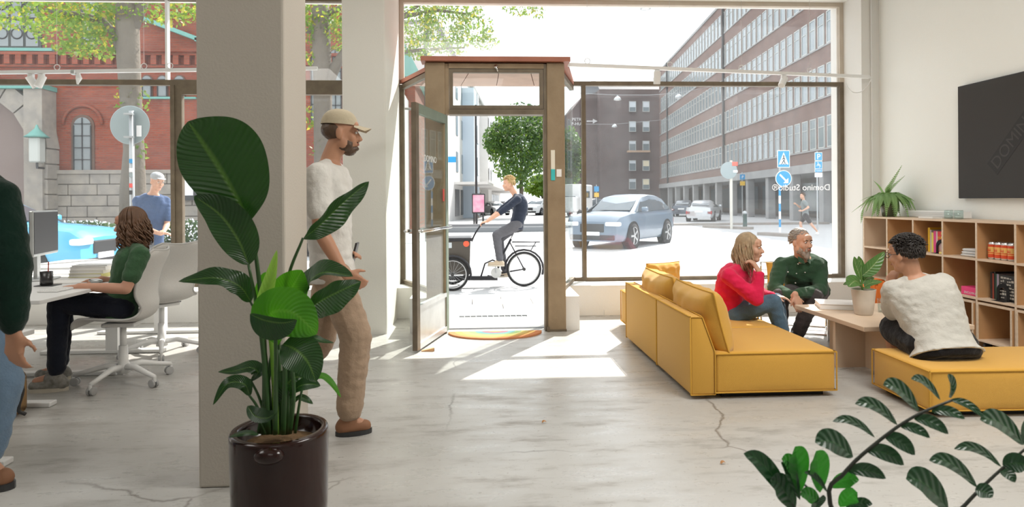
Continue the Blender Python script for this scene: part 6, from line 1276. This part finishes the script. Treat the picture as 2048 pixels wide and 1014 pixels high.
# ---- walking man with cap
J = dict(pel=P4(664, 528, 3.78), chest=P4(655, 405, 3.78), neck=P4(660, 322, 3.78), head=P4(682, 266, 3.78), hf=(1, .12, -.06), shR=P4(636, 350, 3.60), shL=P4(668, 346, 3.95), elR=P4(640, 462, 3.53), elL=P4(672, 455, 4.0), wrR=P4(688, 545, 3.52), wrL=P4(684, 520, 3.86),
         hipR=P4(664, 545, 3.69), hipL=P4(664, 545, 3.87), knR=P4(712, 672, 3.68), anR=P4(698, 826, 3.68), toR=P4(726, 848, 3.70), knL=P4(640, 680, 3.9), anL=P4(560, 790, 3.92), toL=P4(590, 822, 3.92))
J['hdR'] = ((.75, .2, -.6), (0, 1, 0), (.5, -.1, .8), .5); J['hdL'] = ((.6, -.3, .3), (0, -.4, -.6), (.2, 0, 1), .55)
t = thing('person', 'man in beige cap, white tee and tan trousers walking right, holding a phone', 'person', (J['pel'].x, 3.78, 0))
body(t, J, SK2); shirt(t, J, cloth('white_tee', (.74, .72, .68), .7, 14), 1.02, .62, .016, .026, t0=.02, hem=.015, name='t_shirt'); trousers(t, J, cloth('tan_trousers', (.42, .30, .21)), 1.0, .97, .014, .030)
BRS = mat('brown_suede', (.26, .12, .06), .7); shoe(t, J['anR'], J['toR'], BRS, DARK, z0=.0); shoe(t, J['anL'], J['toL'], BRS, DARK, z0=.06)
M = headM(J); H = J['head']; T = lambda x, y, z: H+M @ V((x, y, z)); CAPM = cloth('cap_cotton', (.58, .50, .36), .15)
cpm = MB(); 
for i in range(9):
    ph = math.pi/2*i/8; rr = math.cos(ph)
    for k in range(24): a = 2*math.pi*k/24; cpm.v.append(T(math.cos(a)*.085*rr**.8, -.012+math.sin(a)*.104*rr**.8, .045+.092*math.sin(ph)))
for i in range(8):
    for k in range(24): cpm.f.append((i*24+k, i*24+(k+1) % 24, (i+1)*24+(k+1) % 24, (i+1)*24+k))
cap_ = cpm.build('cap', CAPM, t, smooth=True); MB().grid(lambda a, b: T((2*b-1)*.078*(1-.25*a*a), .075+.095*a*(1-.35*(2*b-1)**2), .052-.016*a-.022*(2*b-1)**2), 8, 12, uv=False).build('visor', CAPM, cap_, smooth=True)
face_parts(t, J, HAIRM('brown_hair', (.10, .055, .03))); mb = MB()
for c, r in (((0, .05, -.095), (.045, .042, .035)), ((.045, .03, -.065), (.018, .045, .04)), ((-.045, .03, -.065), (.018, .045, .04)), ((0, .088, -.085), (.024, .018, .016)), ((0, .096, -.050), (.026, .009, .005))): mb.ell(T(*c), V(r), M, 14, 10)
fuse(mb, 'beard', MATS['brown_hair'], t, .006, 1, noise_amp=.003, noise_s=.01); mb = MB(); mb.ell(T(0, -.035, .015), V((.080, .080, .065)), M, 16, 10); fuse(mb, 'hair', MATS['brown_hair'], t, .007, 1, noise_amp=.003, noise_s=.012)
ph = J['wrL']+V((.075, -.02, .03)); tag(MB().rbox((ph.x, ph.y, ph.z), (.012, .075, .15), .004, 2, Matrix.Rotation(.25, 3, 'Y')).build('mobile_phone', DARK), 'dark mobile phone held by the walking man', 'phone')
# ---- curly haired person at the desk
Y_ = 4.87
J = dict(pel=P4(243, 606, Y_), chest=P4(262, 540, Y_), neck=P4(272, 487, Y_), head=P4(262, 449, Y_), hf=(-1, -.05, -.10), shR=P4(277, 508, 5.05), shL=P4(280, 510, 4.68), elL=P4(252, 578, 4.60), wrL=P4(158, 573, 4.62), elR=P4(248, 570, 5.12), wrR=P4(203, 558, 4.97),
         hipL=P4(240, 615, 4.78), hipR=P4(240, 612, 4.96), knL=P4(118, 606, 4.72), anL=P4(113, 742, 4.70), toL=P4(72, 762, 4.68), knR=P4(128, 604, 5.02), anR=P4(120, 728, 5.0), toR=P4(84, 745, 5.0))
J['hdL'] = ((-1, .05, -.05), (0, 0, -1), (0, 1, .1), .22); J['hdR'] = ((-1, -.1, -.1), (0, 0, -1), (0, -1, .1), .3)
t = thing('person', 'person with long curly brown hair and green tee typing at the white desk', 'person', (J['pel'].x, Y_, 0))
body(t, J, SK3, .94); shirt(t, J, cloth('forest_tee', (.05, .115, .055), .7, 16), .96, .62, .013, .018, t0=.05, name='t_shirt'); trousers(t, J, cloth('navy_trousers', (.014, .017, .028)), .95, .98, .010, .014)
SNK = mat('grey_sneaker', (.33, .32, .29), .7, var=(30, .8, (.12, .11, .1))); SOLE = mat('cream_sole', (.60, .55, .46), .7)
for s in 'LR': shoe(t, J['an'+s], J['to'+s], SNK, SOLE, 1.05, z0=.0)
strands(t, J, HAIRM('curly_brown', (.15, .075, .038)), 150, .25, 3, .016, 1.0, .0065, freq=14, front=.30); face_parts(t, J, MATS['curly_brown'])
# ---- woman in pink on the sofa
J = dict(pel=P4(1462, 619, 5.35), chest=P4(1464, 572, 5.33), neck=P4(1484, 528, 5.28), head=P4(1498, 495, 5.25), hf=(.82, -.57, -.03), shR=P4(1457, 552, 5.13), shL=P4(1496, 548, 5.48), elR=P4(1513, 598, 5.04), wrR=P4(1519, 545, 5.08), elL=P4(1520, 590, 5.52), wrL=P4(1545, 592, 5.36),
         hipR=P4(1470, 628, 5.26), hipL=P4(1475, 622, 5.44), knR=P4(1546, 604, 5.17), anR=P4(1572, 694, 5.18), toR=P4(1592, 710, 5.12), knL=P4(1552, 602, 5.40), anL=P4(1570, 690, 5.42), toL=P4(1592, 700, 5.36))
J['hdR'] = ((-.45, .25, .85), (-.6, .5, -.4), (-.1, .8, .3), .75); J['hdL'] = ((.8, -.3, -.1), (0, 0, -1), (0, -1, 0), .4)
t = thing('person', 'woman in a hot pink blouse and jeans resting chin on hand on the sofa', 'person', (J['pel'].x, 5.33, 0))
body(t, J, SK1, .90); shirt(t, J, cloth('hot_pink_blouse', (.72, .02, .085), .7, 14), .93, 1.0, .018, .020, t0=.0, full=True, name='blouse', amp=.009, hem=.02); trousers(t, J, cloth('blue_jeans', (.10, .17, .24), .3, 120), .92, .97, .010, .014, name='jeans')
for s in 'RL': shoe(t, J['an'+s], J['to'+s], WPLAS, SOLE, .9, z0=.0)
strands(t, J, HAIRM('ash_blonde', (.46, .33, .20)), 170, .27, 8, .012, .98, .0055, freq=7, front=.33); face_parts(t, J, MATS['ash_blonde'], .98)
# ---- bearded man in green on the wire chair
J = dict(pel=P4(1616, 578, 6.16), chest=P4(1606, 548, 6.02), neck=P4(1601, 514, 5.93), head=P4(1602, 484, 5.87), hf=(.30, -.95, -.05), shL=P4(1639, 530, 5.98), shR=P4(1562, 530, 5.98), elR=P4(1549, 578, 5.84), wrR=P4(1584, 592, 5.60), elL=P4(1640, 582, 5.80), wrL=P4(1590, 588, 5.57),
         hipR=P4(1596, 584, 6.12), hipL=P4(1636, 584, 6.12), knR=P4(1560, 593, 5.72), knL=P4(1627, 592, 5.70), anR=P4(1562, 676, 5.80), toR=P4(1550, 690, 5.66), anL=P4(1592, 674, 5.80), toL=P4(1580, 688, 5.66))
J['hdR'] = ((.35, -.35, -.85), (.2, .8, -.2), (.8, -.4, .1), .35); J['hdL'] = ((.25, -.25, -.9), (-.2, .8, -.2), (-.8, -.4, .1), .35)
t = thing('person', 'bearded man in a dark green shirt leaning forward on the wire chair', 'person', (J['pel'].x, 6.0, 0))
body(t, J, SK1, 1.02, .007); gs = cloth('green_corduroy', (.035, .085, .045), .3, 140); sh_ = shirt(t, J, gs, 1.06, 1.0, .018, .022, t0=.02, full=True, amp=.008); trousers(t, J, cloth('charcoal_trousers', (.075, .065, .065)), 1.0, .98, .012, .016)
for s in 'RL': shoe(t, J['an'+s], J['to'+s], DARK, BLACK, 1.0, z0=.0)
M = headM(J); H = J['head']; T = lambda x, y, z: H+M @ V((x, y, z)); GBR = HAIRM('grey_beard', (.36, .30, .25)); mb = MB()
for c, r in (((0, .055, -.105), (.046, .040, .036)), ((.048, .03, -.07), (.017, .04, .04)), ((-.048, .03, -.07), (.017, .04, .04)), ((0, .075, -.125), (.030, .026, .035)), ((0, .099, -.048), (.027, .008, .006)), ((.024, .09, -.072), (.01, .012, .018)), ((-.024, .09, -.072), (.01, .012, .018))): mb.ell(T(*c), V(r), M, 14, 10)
fuse(mb, 'beard', GBR, t, .006, 1, noise_amp=.004, noise_s=.012); face_parts(t, J, MATS['brown_hair']); short_hair(t, J, HAIRM('silver_hair', (.40, .36, .32)), 1.0, sd=4, n=320, ln_=.026, r=.0045, vol=(.078, .092, .092), sweep=True)
dn_ = (J['pel']-J['neck']).normalized(); fw_ = (V((-.3, -1, 0))-dn_*V((-.3, -1, 0)).dot(dn_)).normalized(); BTN = mat('pearl_snap', (.80, .78, .74), .3)
for (px, py) in ((1596, 528), (1593, 547), (1591, 566), (1576, 544), (1610, 545), (1556, 583), (1562, 585)):
    p = P4(px, py, 5.80); p = None or P4(px, py, 5.83 if py < 560 else 5.78); MB().ell(p, (.005, .010, .005), None, 10, 6).build('snap_button', BTN, sh_, smooth=True)
for s in (-1, 1): MB().prism([T(s*.012, .045, -.150), T(s*.065, .03, -.125), T(s*.07, .05, -.175), T(s*.03, .085, -.190)], fw_*.006).build('collar', gs, sh_)
# ---- man in grey tee on the pouf, seen from behind
J = dict(pel=P4(1884, 692, 3.98), chest=P4(1858, 622, 4.10), neck=P4(1826, 552, 4.18), head=P4(1812, 509, 4.20), hf=(-.42, .88, -.12), shL=P4(1789, 582, 4.20), shR=P4(1884, 570, 4.12), elL=P4(1788, 640, 4.33), wrL=P4(1782, 575, 4.38), elR=P4(1850, 640, 4.38), wrR=P4(1806, 640, 4.42),
         hipL=P4(1852, 690, 4.02), hipR=P4(1914, 690, 4.0), knL=P4(1787, 655, 4.36), knR=P4(1860, 655, 4.40), anL=P4(1795, 752, 4.38), toL=P4(1795, 752, 4.50), anR=P4(1868, 752, 4.38), toR=P4(1868, 750, 4.50))
J['hdL'] = ((.25, .1, 1), (.8, .2, -.1), (.1, 1, 0), .7); J['hdR'] = ((-.9, .1, 0), (0, 0, -1), (0, 1, .3), .4)
t = thing('person', 'dark haired man in a pale grey tee and black shorts seen from behind', 'person', (J['pel'].x, 4.05, 0))
body(t, J, SK2, 1.04); shirt(t, J, cloth('pale_grey_tee', (.56, .54, .49), .9, 13), 1.12, .62, .020, .030, t0=.15, hem=.02, name='t_shirt', amp=.006); trousers(t, J, cloth('black_shorts', (.010, .010, .012)), 1.12, .46, .020, .024, name='shorts')
for s in 'RL': shoe(t, J['an'+s], J['to'+s], DARK, SOLE, 1.0, z0=.0)
short_hair(t, J, HAIRM('black_brown_hair', (.022, .016, .013)), 1.05, sd=9, n=560, ln_=.024, r=.005, up=.5, vol=(.079, .099, .090), nape=-.055); face_parts(t, J, MATS['black_brown_hair'])
M = headM(J); H = J['head']; T = lambda x, y, z: H+M @ V((x, y, z)); gg = MB()
for s in (-1, 1): gg.tube([T(s*.032+.022*math.cos(a), .108, .002+.018*math.sin(a)) for a in [k*math.pi/8 for k in range(17)]], .0022, 5, False).tube([T(s*.054, .105, .006), T(s*.080, .0, .004)], .002, 5)
gg.tube([T(-.010, .108, .004), T(.010, .108, .004)], .002, 5).build('glasses', DARK, t)
wl_ = J['wrL'].lerp(J['elL'], .12); MB().tube([wl_+V((.03*math.cos(a), .03*math.sin(a), 0)) for a in [k*math.pi/8 for k in range(17)]], .008, 6, False).build('wrist_watch', DARK, t)
# ---- person at the left picture edge
J = dict(pel=P4(-78, 600, 2.5), chest=P4(-62, 455, 2.5), neck=P4(-82, 335, 2.5), head=P4(-92, 262, 2.5), hf=(1, .1, -.15), shR=P4(-8, 398, 2.36), shL=P4(-60, 385, 2.68), elR=P4(18, 530, 2.32), wrR=P4(26, 655, 2.33), elL=P4(-110, 520, 2.7), wrL=P4(-120, 640, 2.65),
         hipR=P4(-75, 620, 2.42), hipL=P4(-78, 620, 2.6), knR=P4(-6, 765, 2.44), anR=P4(-32, 905, 2.44), toR=P4(0, 950, 2.44), knL=P4(-90, 790, 2.6), anL=P4(-120, 1000, 2.6), toL=P4(-80, 1045, 2.6))
J['hdR'] = ((.05, 0, -1), (.3, 1, 0), (1, -.2, 0), .4); J['hdL'] = ((-.1, 0, -1), (.3, -1, 0), (1, 0, 0), .4)
t = thing('person', 'person in dark green sweater and jeans cut off by the left picture edge', 'person', (J['pel'].x, 2.5, 0))
body(t, J, SK2, 1.0, .010); shirt(t, J, cloth('bottle_green_sweater', (.004, .022, .014)), 1.05, 1.0, .022, .026, t0=.0, full=True, name='sweater'); trousers(t, J, cloth('washed_jeans', (.16, .24, .34), .3, 120), 1.0, .97, .012, .022, name='jeans')
shoe(t, J['anR'], J['toR'], BRS, DARK, z0=J['toR'].z-.05); shoe(t, J['anL'], J['toL'], BRS, DARK, z0=.0); short_hair(t, J, MATS['brown_hair'], sd=2)
# ---- pedestrian outside the left window
J = dict(pel=P4(300, 505, 9.2), chest=P4(300, 430, 9.2), neck=P4(308, 385, 9.18), head=P4(314, 363, 9.15), hf=(.75, -.5, -.25), shR=P4(276, 402, 9.1), shL=P4(330, 402, 9.3), elR=P4(284, 455, 8.98), wrR=P4(322, 468, 8.95), elL=P4(334, 450, 9.25), wrL=P4(328, 462, 9.0),
         hipR=P4(288, 512, 9.15), hipL=P4(312, 512, 9.25), knR=P4(298, 575, 9.1), knL=P4(300, 575, 9.3), anR=P4(290, 634, 9.1), anL=P4(312, 630, 9.35), toR=P4(306, 640, 9.05), toL=P4(326, 636, 9.3))
J['hdR'] = ((1, 0, .1), (0, 0, -1), (0, 1, .3), .5); J['hdL'] = ((.2, -1, 0), (0, 0, -1), (-1, 0, .2), .5)
t = thing('person', 'pedestrian in grey cap and blue polo passing the left window', 'person', (J['pel'].x, 9.2, -.035))
body(t, J, SK1, 1.0, .010); shirt(t, J, cloth('blue_polo', (.055, .10, .21)), 1.08, .7, .016, .022, t0=.0, name='polo_shirt', vox=.012); trousers(t, J, cloth('slate_trousers', (.09, .11, .15)), 1.0, .97, vox=.012); MB().box(*[v for v in (J['pel'].x-.06, J['pel'].x+.16, 8.86, 8.98, J['pel'].z+.05, J['pel'].z+.24)]).build('shoulder_bag', DARK, t)
for s in 'RL': shoe(t, J['an'+s], J['to'+s], DARK, BLACK, z0=-.03)
M = headM(J); H = J['head']; T = lambda x, y, z: H+M @ V((x, y, z)); mb = MB(); mb.ell(T(0, -.01, .065), V((.083, .102, .065)), M, 18, 10); mb.ell(T(0, .09, .062), V((.065, .065, .008)), M, 14, 8); fuse(mb, 'cap', cloth('grey_cap', (.42, .44, .46)), t, .008, 2); face_parts(t, J, MATS['silver_hair'])
# ---- runner across the square
Y_ = 25.5; k_ = Y_/1300
J = dict(pel=P4(1611, 428, Y_), chest=P4(1609, 411, Y_), neck=P4(1607, 400, Y_), head=P4(1605, 392, Y_), hf=(-1, -.2, 0), shR=P4(1608, 404, Y_+.2), shL=P4(1608, 404, Y_-.2), elL=P4(1617, 415, Y_-.3), wrL=P4(1604, 422, Y_-.25), elR=P4(1600, 415, Y_+.28), wrR=P4(1592, 408, Y_+.2),
         hipR=P4(1611, 431, Y_+.1), hipL=P4(1611, 431, Y_-.1), knR=P4(1601, 446, Y_+.1), anR=P4(1604, 466, Y_+.1), toR=P4(1599, 469, Y_+.1), knL=P4(1622, 448, Y_-.1), anL=P4(1634, 462, Y_-.1), toL=P4(1633, 468, Y_-.1))
J['hdR'] = ((-1, 0, .3), (0, -1, 0), (0, 0, 1), .8); J['hdL'] = ((-1, 0, .1), (0, 1, 0), (0, 0, 1), .8)
t = thing('person', 'runner in grey tee and dark shorts crossing the square', 'person', (J['pel'].x, Y_, GZ))
body(t, J, SK1, 1.0, .016); shirt(t, J, cloth('run_tee', (.22, .24, .24)), 1.04, .6, vox=.018, name='t_shirt'); trousers(t, J, cloth('run_shorts', (.03, .03, .035)), 1.04, .35, vox=.018, name='shorts'); short_hair(t, J, MATS['brown_hair'], sd=3, n=60); shoe(t, J['anR'], J['toR'], WPLAS, None, z0=GZ); shoe(t, J['anL'], J['toL'], WPLAS, None, z0=GZ+.02)
# ================================================================ CYCLIST AND CARGO BIKE
Yb = 11.1; Q = lambda px, py, dy=0: ay(px, py, Yb+dy); kb2 = Yb/1300
bk_ = thing('cargo_bike', 'black cargo trike with front box ridden past the open door', 'cargo bike', V((Q(980, 570).x, Yb, GZ)))
BFR = mat('bike_black', (.03, .03, .035), .4, .5, .3)
def wheel(c, r, nm='wheel'):
    Mx_ = Matrix.Rotation(math.pi/2, 3, 'X'); w = MB().lathe([(r-.035, -.018), (r-.012, -.024), (r, 0), (r-.012, .024), (r-.035, .018), (r-.035, -.018)], 40, c, Mx_, False).build(nm, TYRE, bk_, smooth=True)
    MB().lathe([(r-.055, -.012), (r-.035, -.014), (r-.035, .014), (r-.055, .012), (r-.055, -.012)], 40, c, Mx_, False).build('rim', RIM, w, smooth=True)
    s = MB()
    for k in range(18): a = 2*math.pi*k/18; d = V((math.cos(a), 0, math.sin(a))); s.tube([V(c)+d*.025+V((0, .02*(-1)**k, 0)), V(c)+d*(r-.045)], .0018, 4)
    o = s.build('spokes', RIM, w); o['kind'] = 'stuff'; MB().lathe([(.028, -.05), (.028, .05)], 14, c, Mx_).build('hub', DARK, w)
rw = Q(1048, 538); r = rw.z-GZ; wheel(rw, r)
for dy in (-.42, .42):
    fw = Q(905, 541, dy); rf2 = .27; wheel(V((fw.x, Yb+dy, GZ+rf2)), rf2)
    MB().tube([V((fw.x+(rf2+.03)*math.cos(a), Yb+dy, GZ+rf2+(rf2+.03)*math.sin(a))) for a in [k*math.pi/10 for k in range(-1, 12)]], .022, 6).build('mudguard', BFR, bk_, smooth=True)
MB().tube([rw+V(((r+.03)*math.cos(a), 0, (r+.03)*math.sin(a))) for a in [k*math.pi/10 for k in range(-1, 11)]], .02, 6).build('mudguard', BFR, bk_, smooth=True)
b0, b1 = Q(868, 546), Q(941, 480); bxm = mat('box_panel', (.075, .065, .055), .5)
MB().prism([(b0.x+.06, Yb-.33, b0.z), (b1.x-.02, Yb-.33, b0.z), (b1.x, Yb-.33, b1.z), (b0.x, Yb-.33, b1.z)], (0, .66, 0)).build('box', bxm, bk_)
MB().rbox(((b0.x+b1.x)/2, Yb, b1.z+.03), (b1.x-b0.x+.06, .70, .06), .02, 2).build('lid', BFR, bk_); e = Q(935, 484.5); MB().lathe([(.05, -.004), (.05, .004)], 18, (Q(933, 485).x, Yb-.338, Q(933, 485).z), Matrix.Rotation(math.pi/2, 3, 'X')).build('reflector', mat('reflector_red', (.8, .12, .06), .3), bk_); e = Q(899, 488); MB().box(e.x-.05, e.x+.05, Yb-.336, Yb-.331, e.z-.045, e.z+.045).build('sticker', PANEL_, bk_)
MB().bar(Q(865, 556), Q(995, 556), .10, .07).build('chassis', BFR, bk_)
for pts, rr in (([Q(992, 555), Q(1000, 520), Q(1022, 478)], .020), ([Q(992, 555), Q(975, 552)], .02), ([Q(1003, 546), Q(1048, 538)], .014), ([Q(1020, 485), Q(1048, 538)], .011), ([Q(962, 553), Q(970, 527), Q(985, 520), Q(1000, 526)], .014), ([Q(1024, 484), Q(1080, 484)], .010), ([Q(1030, 492), Q(1072, 492)], .009), ([Q(1072, 484), Q(1062, 500)], .008)): MB().tube(pts, rr, 8).build('frame_tube', BFR, bk_, smooth=True)
for dy in (-.28, .28): MB().tube(catmull([Q(944, 482, 0), Q(950, 468, dy*.6), Q(962, 450, dy), Q(970, 446, dy)], 14), .014, 8).build('handlebar', BFR, bk_, smooth=True)
MB().ell(Q(1030, 461), (.14, .09, .04), None, 14, 8).build('saddle', DARK, bk_, smooth=True); MB().tube([Q(1022, 478), Q(1029, 464)], .014, 8).build('seat_post', CHROME, bk_)
cr_ = Q(992, 545); MB().lathe([(.09, -.004), (.09, .004)], 20, cr_+V((0, -.05, 0)), Matrix.Rotation(math.pi/2, 3, 'X')).build('chainring', METAL, bk_)
for pp, dy in ((Q(990, 530), -.14), (Q(1003, 553), .14)): MB().tube([cr_+V((0, dy*.6, 0)), V((pp.x, Yb+dy, pp.z))], .010, 6).build('crank', METAL, bk_); MB().box(pp.x-.05, pp.x+.05, Yb+dy-.04, Yb+dy+.04, pp.z-.012, pp.z+.012).build('pedal', DARK, bk_)
J = dict(pel=Q(1034, 446), chest=Q(1041, 413), neck=Q(1030, 388), head=Q(1018, 368), hf=(-1, -.12, -.05), shL=Q(1035, 399, -.18), shR=Q(1030, 398, .18), elL=Q(1008, 420, -.26), wrL=Q(974, 443, -.28), elR=Q(1004, 418, .26), wrR=Q(974, 442, .28),
         hipL=Q(1034, 450, -.09), hipR=Q(1034, 450, .09), knL=Q(993, 470, -.12), anL=Q(1000, 522, -.14), toL=Q(981, 528, -.14), knR=Q(998, 478, .12), anR=Q(1010, 543, .14), toR=Q(995, 550, .14))
J['hdL'] = ((-1, 0, -.25), (.1, 0, -1), (0, 1, 0), .8); J['hdR'] = ((-1, 0, -.25), (.1, 0, -1), (0, -1, 0), .8)
t = thing('person', 'blond cyclist in navy sweater and grey jeans riding the cargo trike', 'person', V((Q(1034, 446).x, Yb, GZ)))
kc = 1.0; body(t, J, SK1, .98, .010); shirt(t, J, cloth('navy_sweater', (.03, .038, .06)), 1.0, 1.0, .014, .014, t0=.0, name='sweater', vox=.011); trousers(t, J, cloth('grey_jeans', (.13, .13, .145)), .98, .96, vox=.011, name='jeans')
mb = MB()
for s in 'LR': mb.cap(J['elL' if s == 'L' else 'elR'], J['el'+s].lerp(J['wr'+s], .22), .054, .05)
fuse(mb, 'sleeve', MATS['navy_sweater'], t, .011, 1)
for s in 'LR': shoe(t, J['an'+s], J['to'+s], mat('beige_shoe', (.55, .45, .33), .7), SOLE, 1.0, z0=J['to'+s].z-.04)
short_hair(t, J, HAIRM('blond_hair', (.62, .44, .20)), 1.0, sd=6, ln_=.04, up=.5); face_parts(t, J, MATS['ash_blonde'])

D.scenes.remove(TMP)
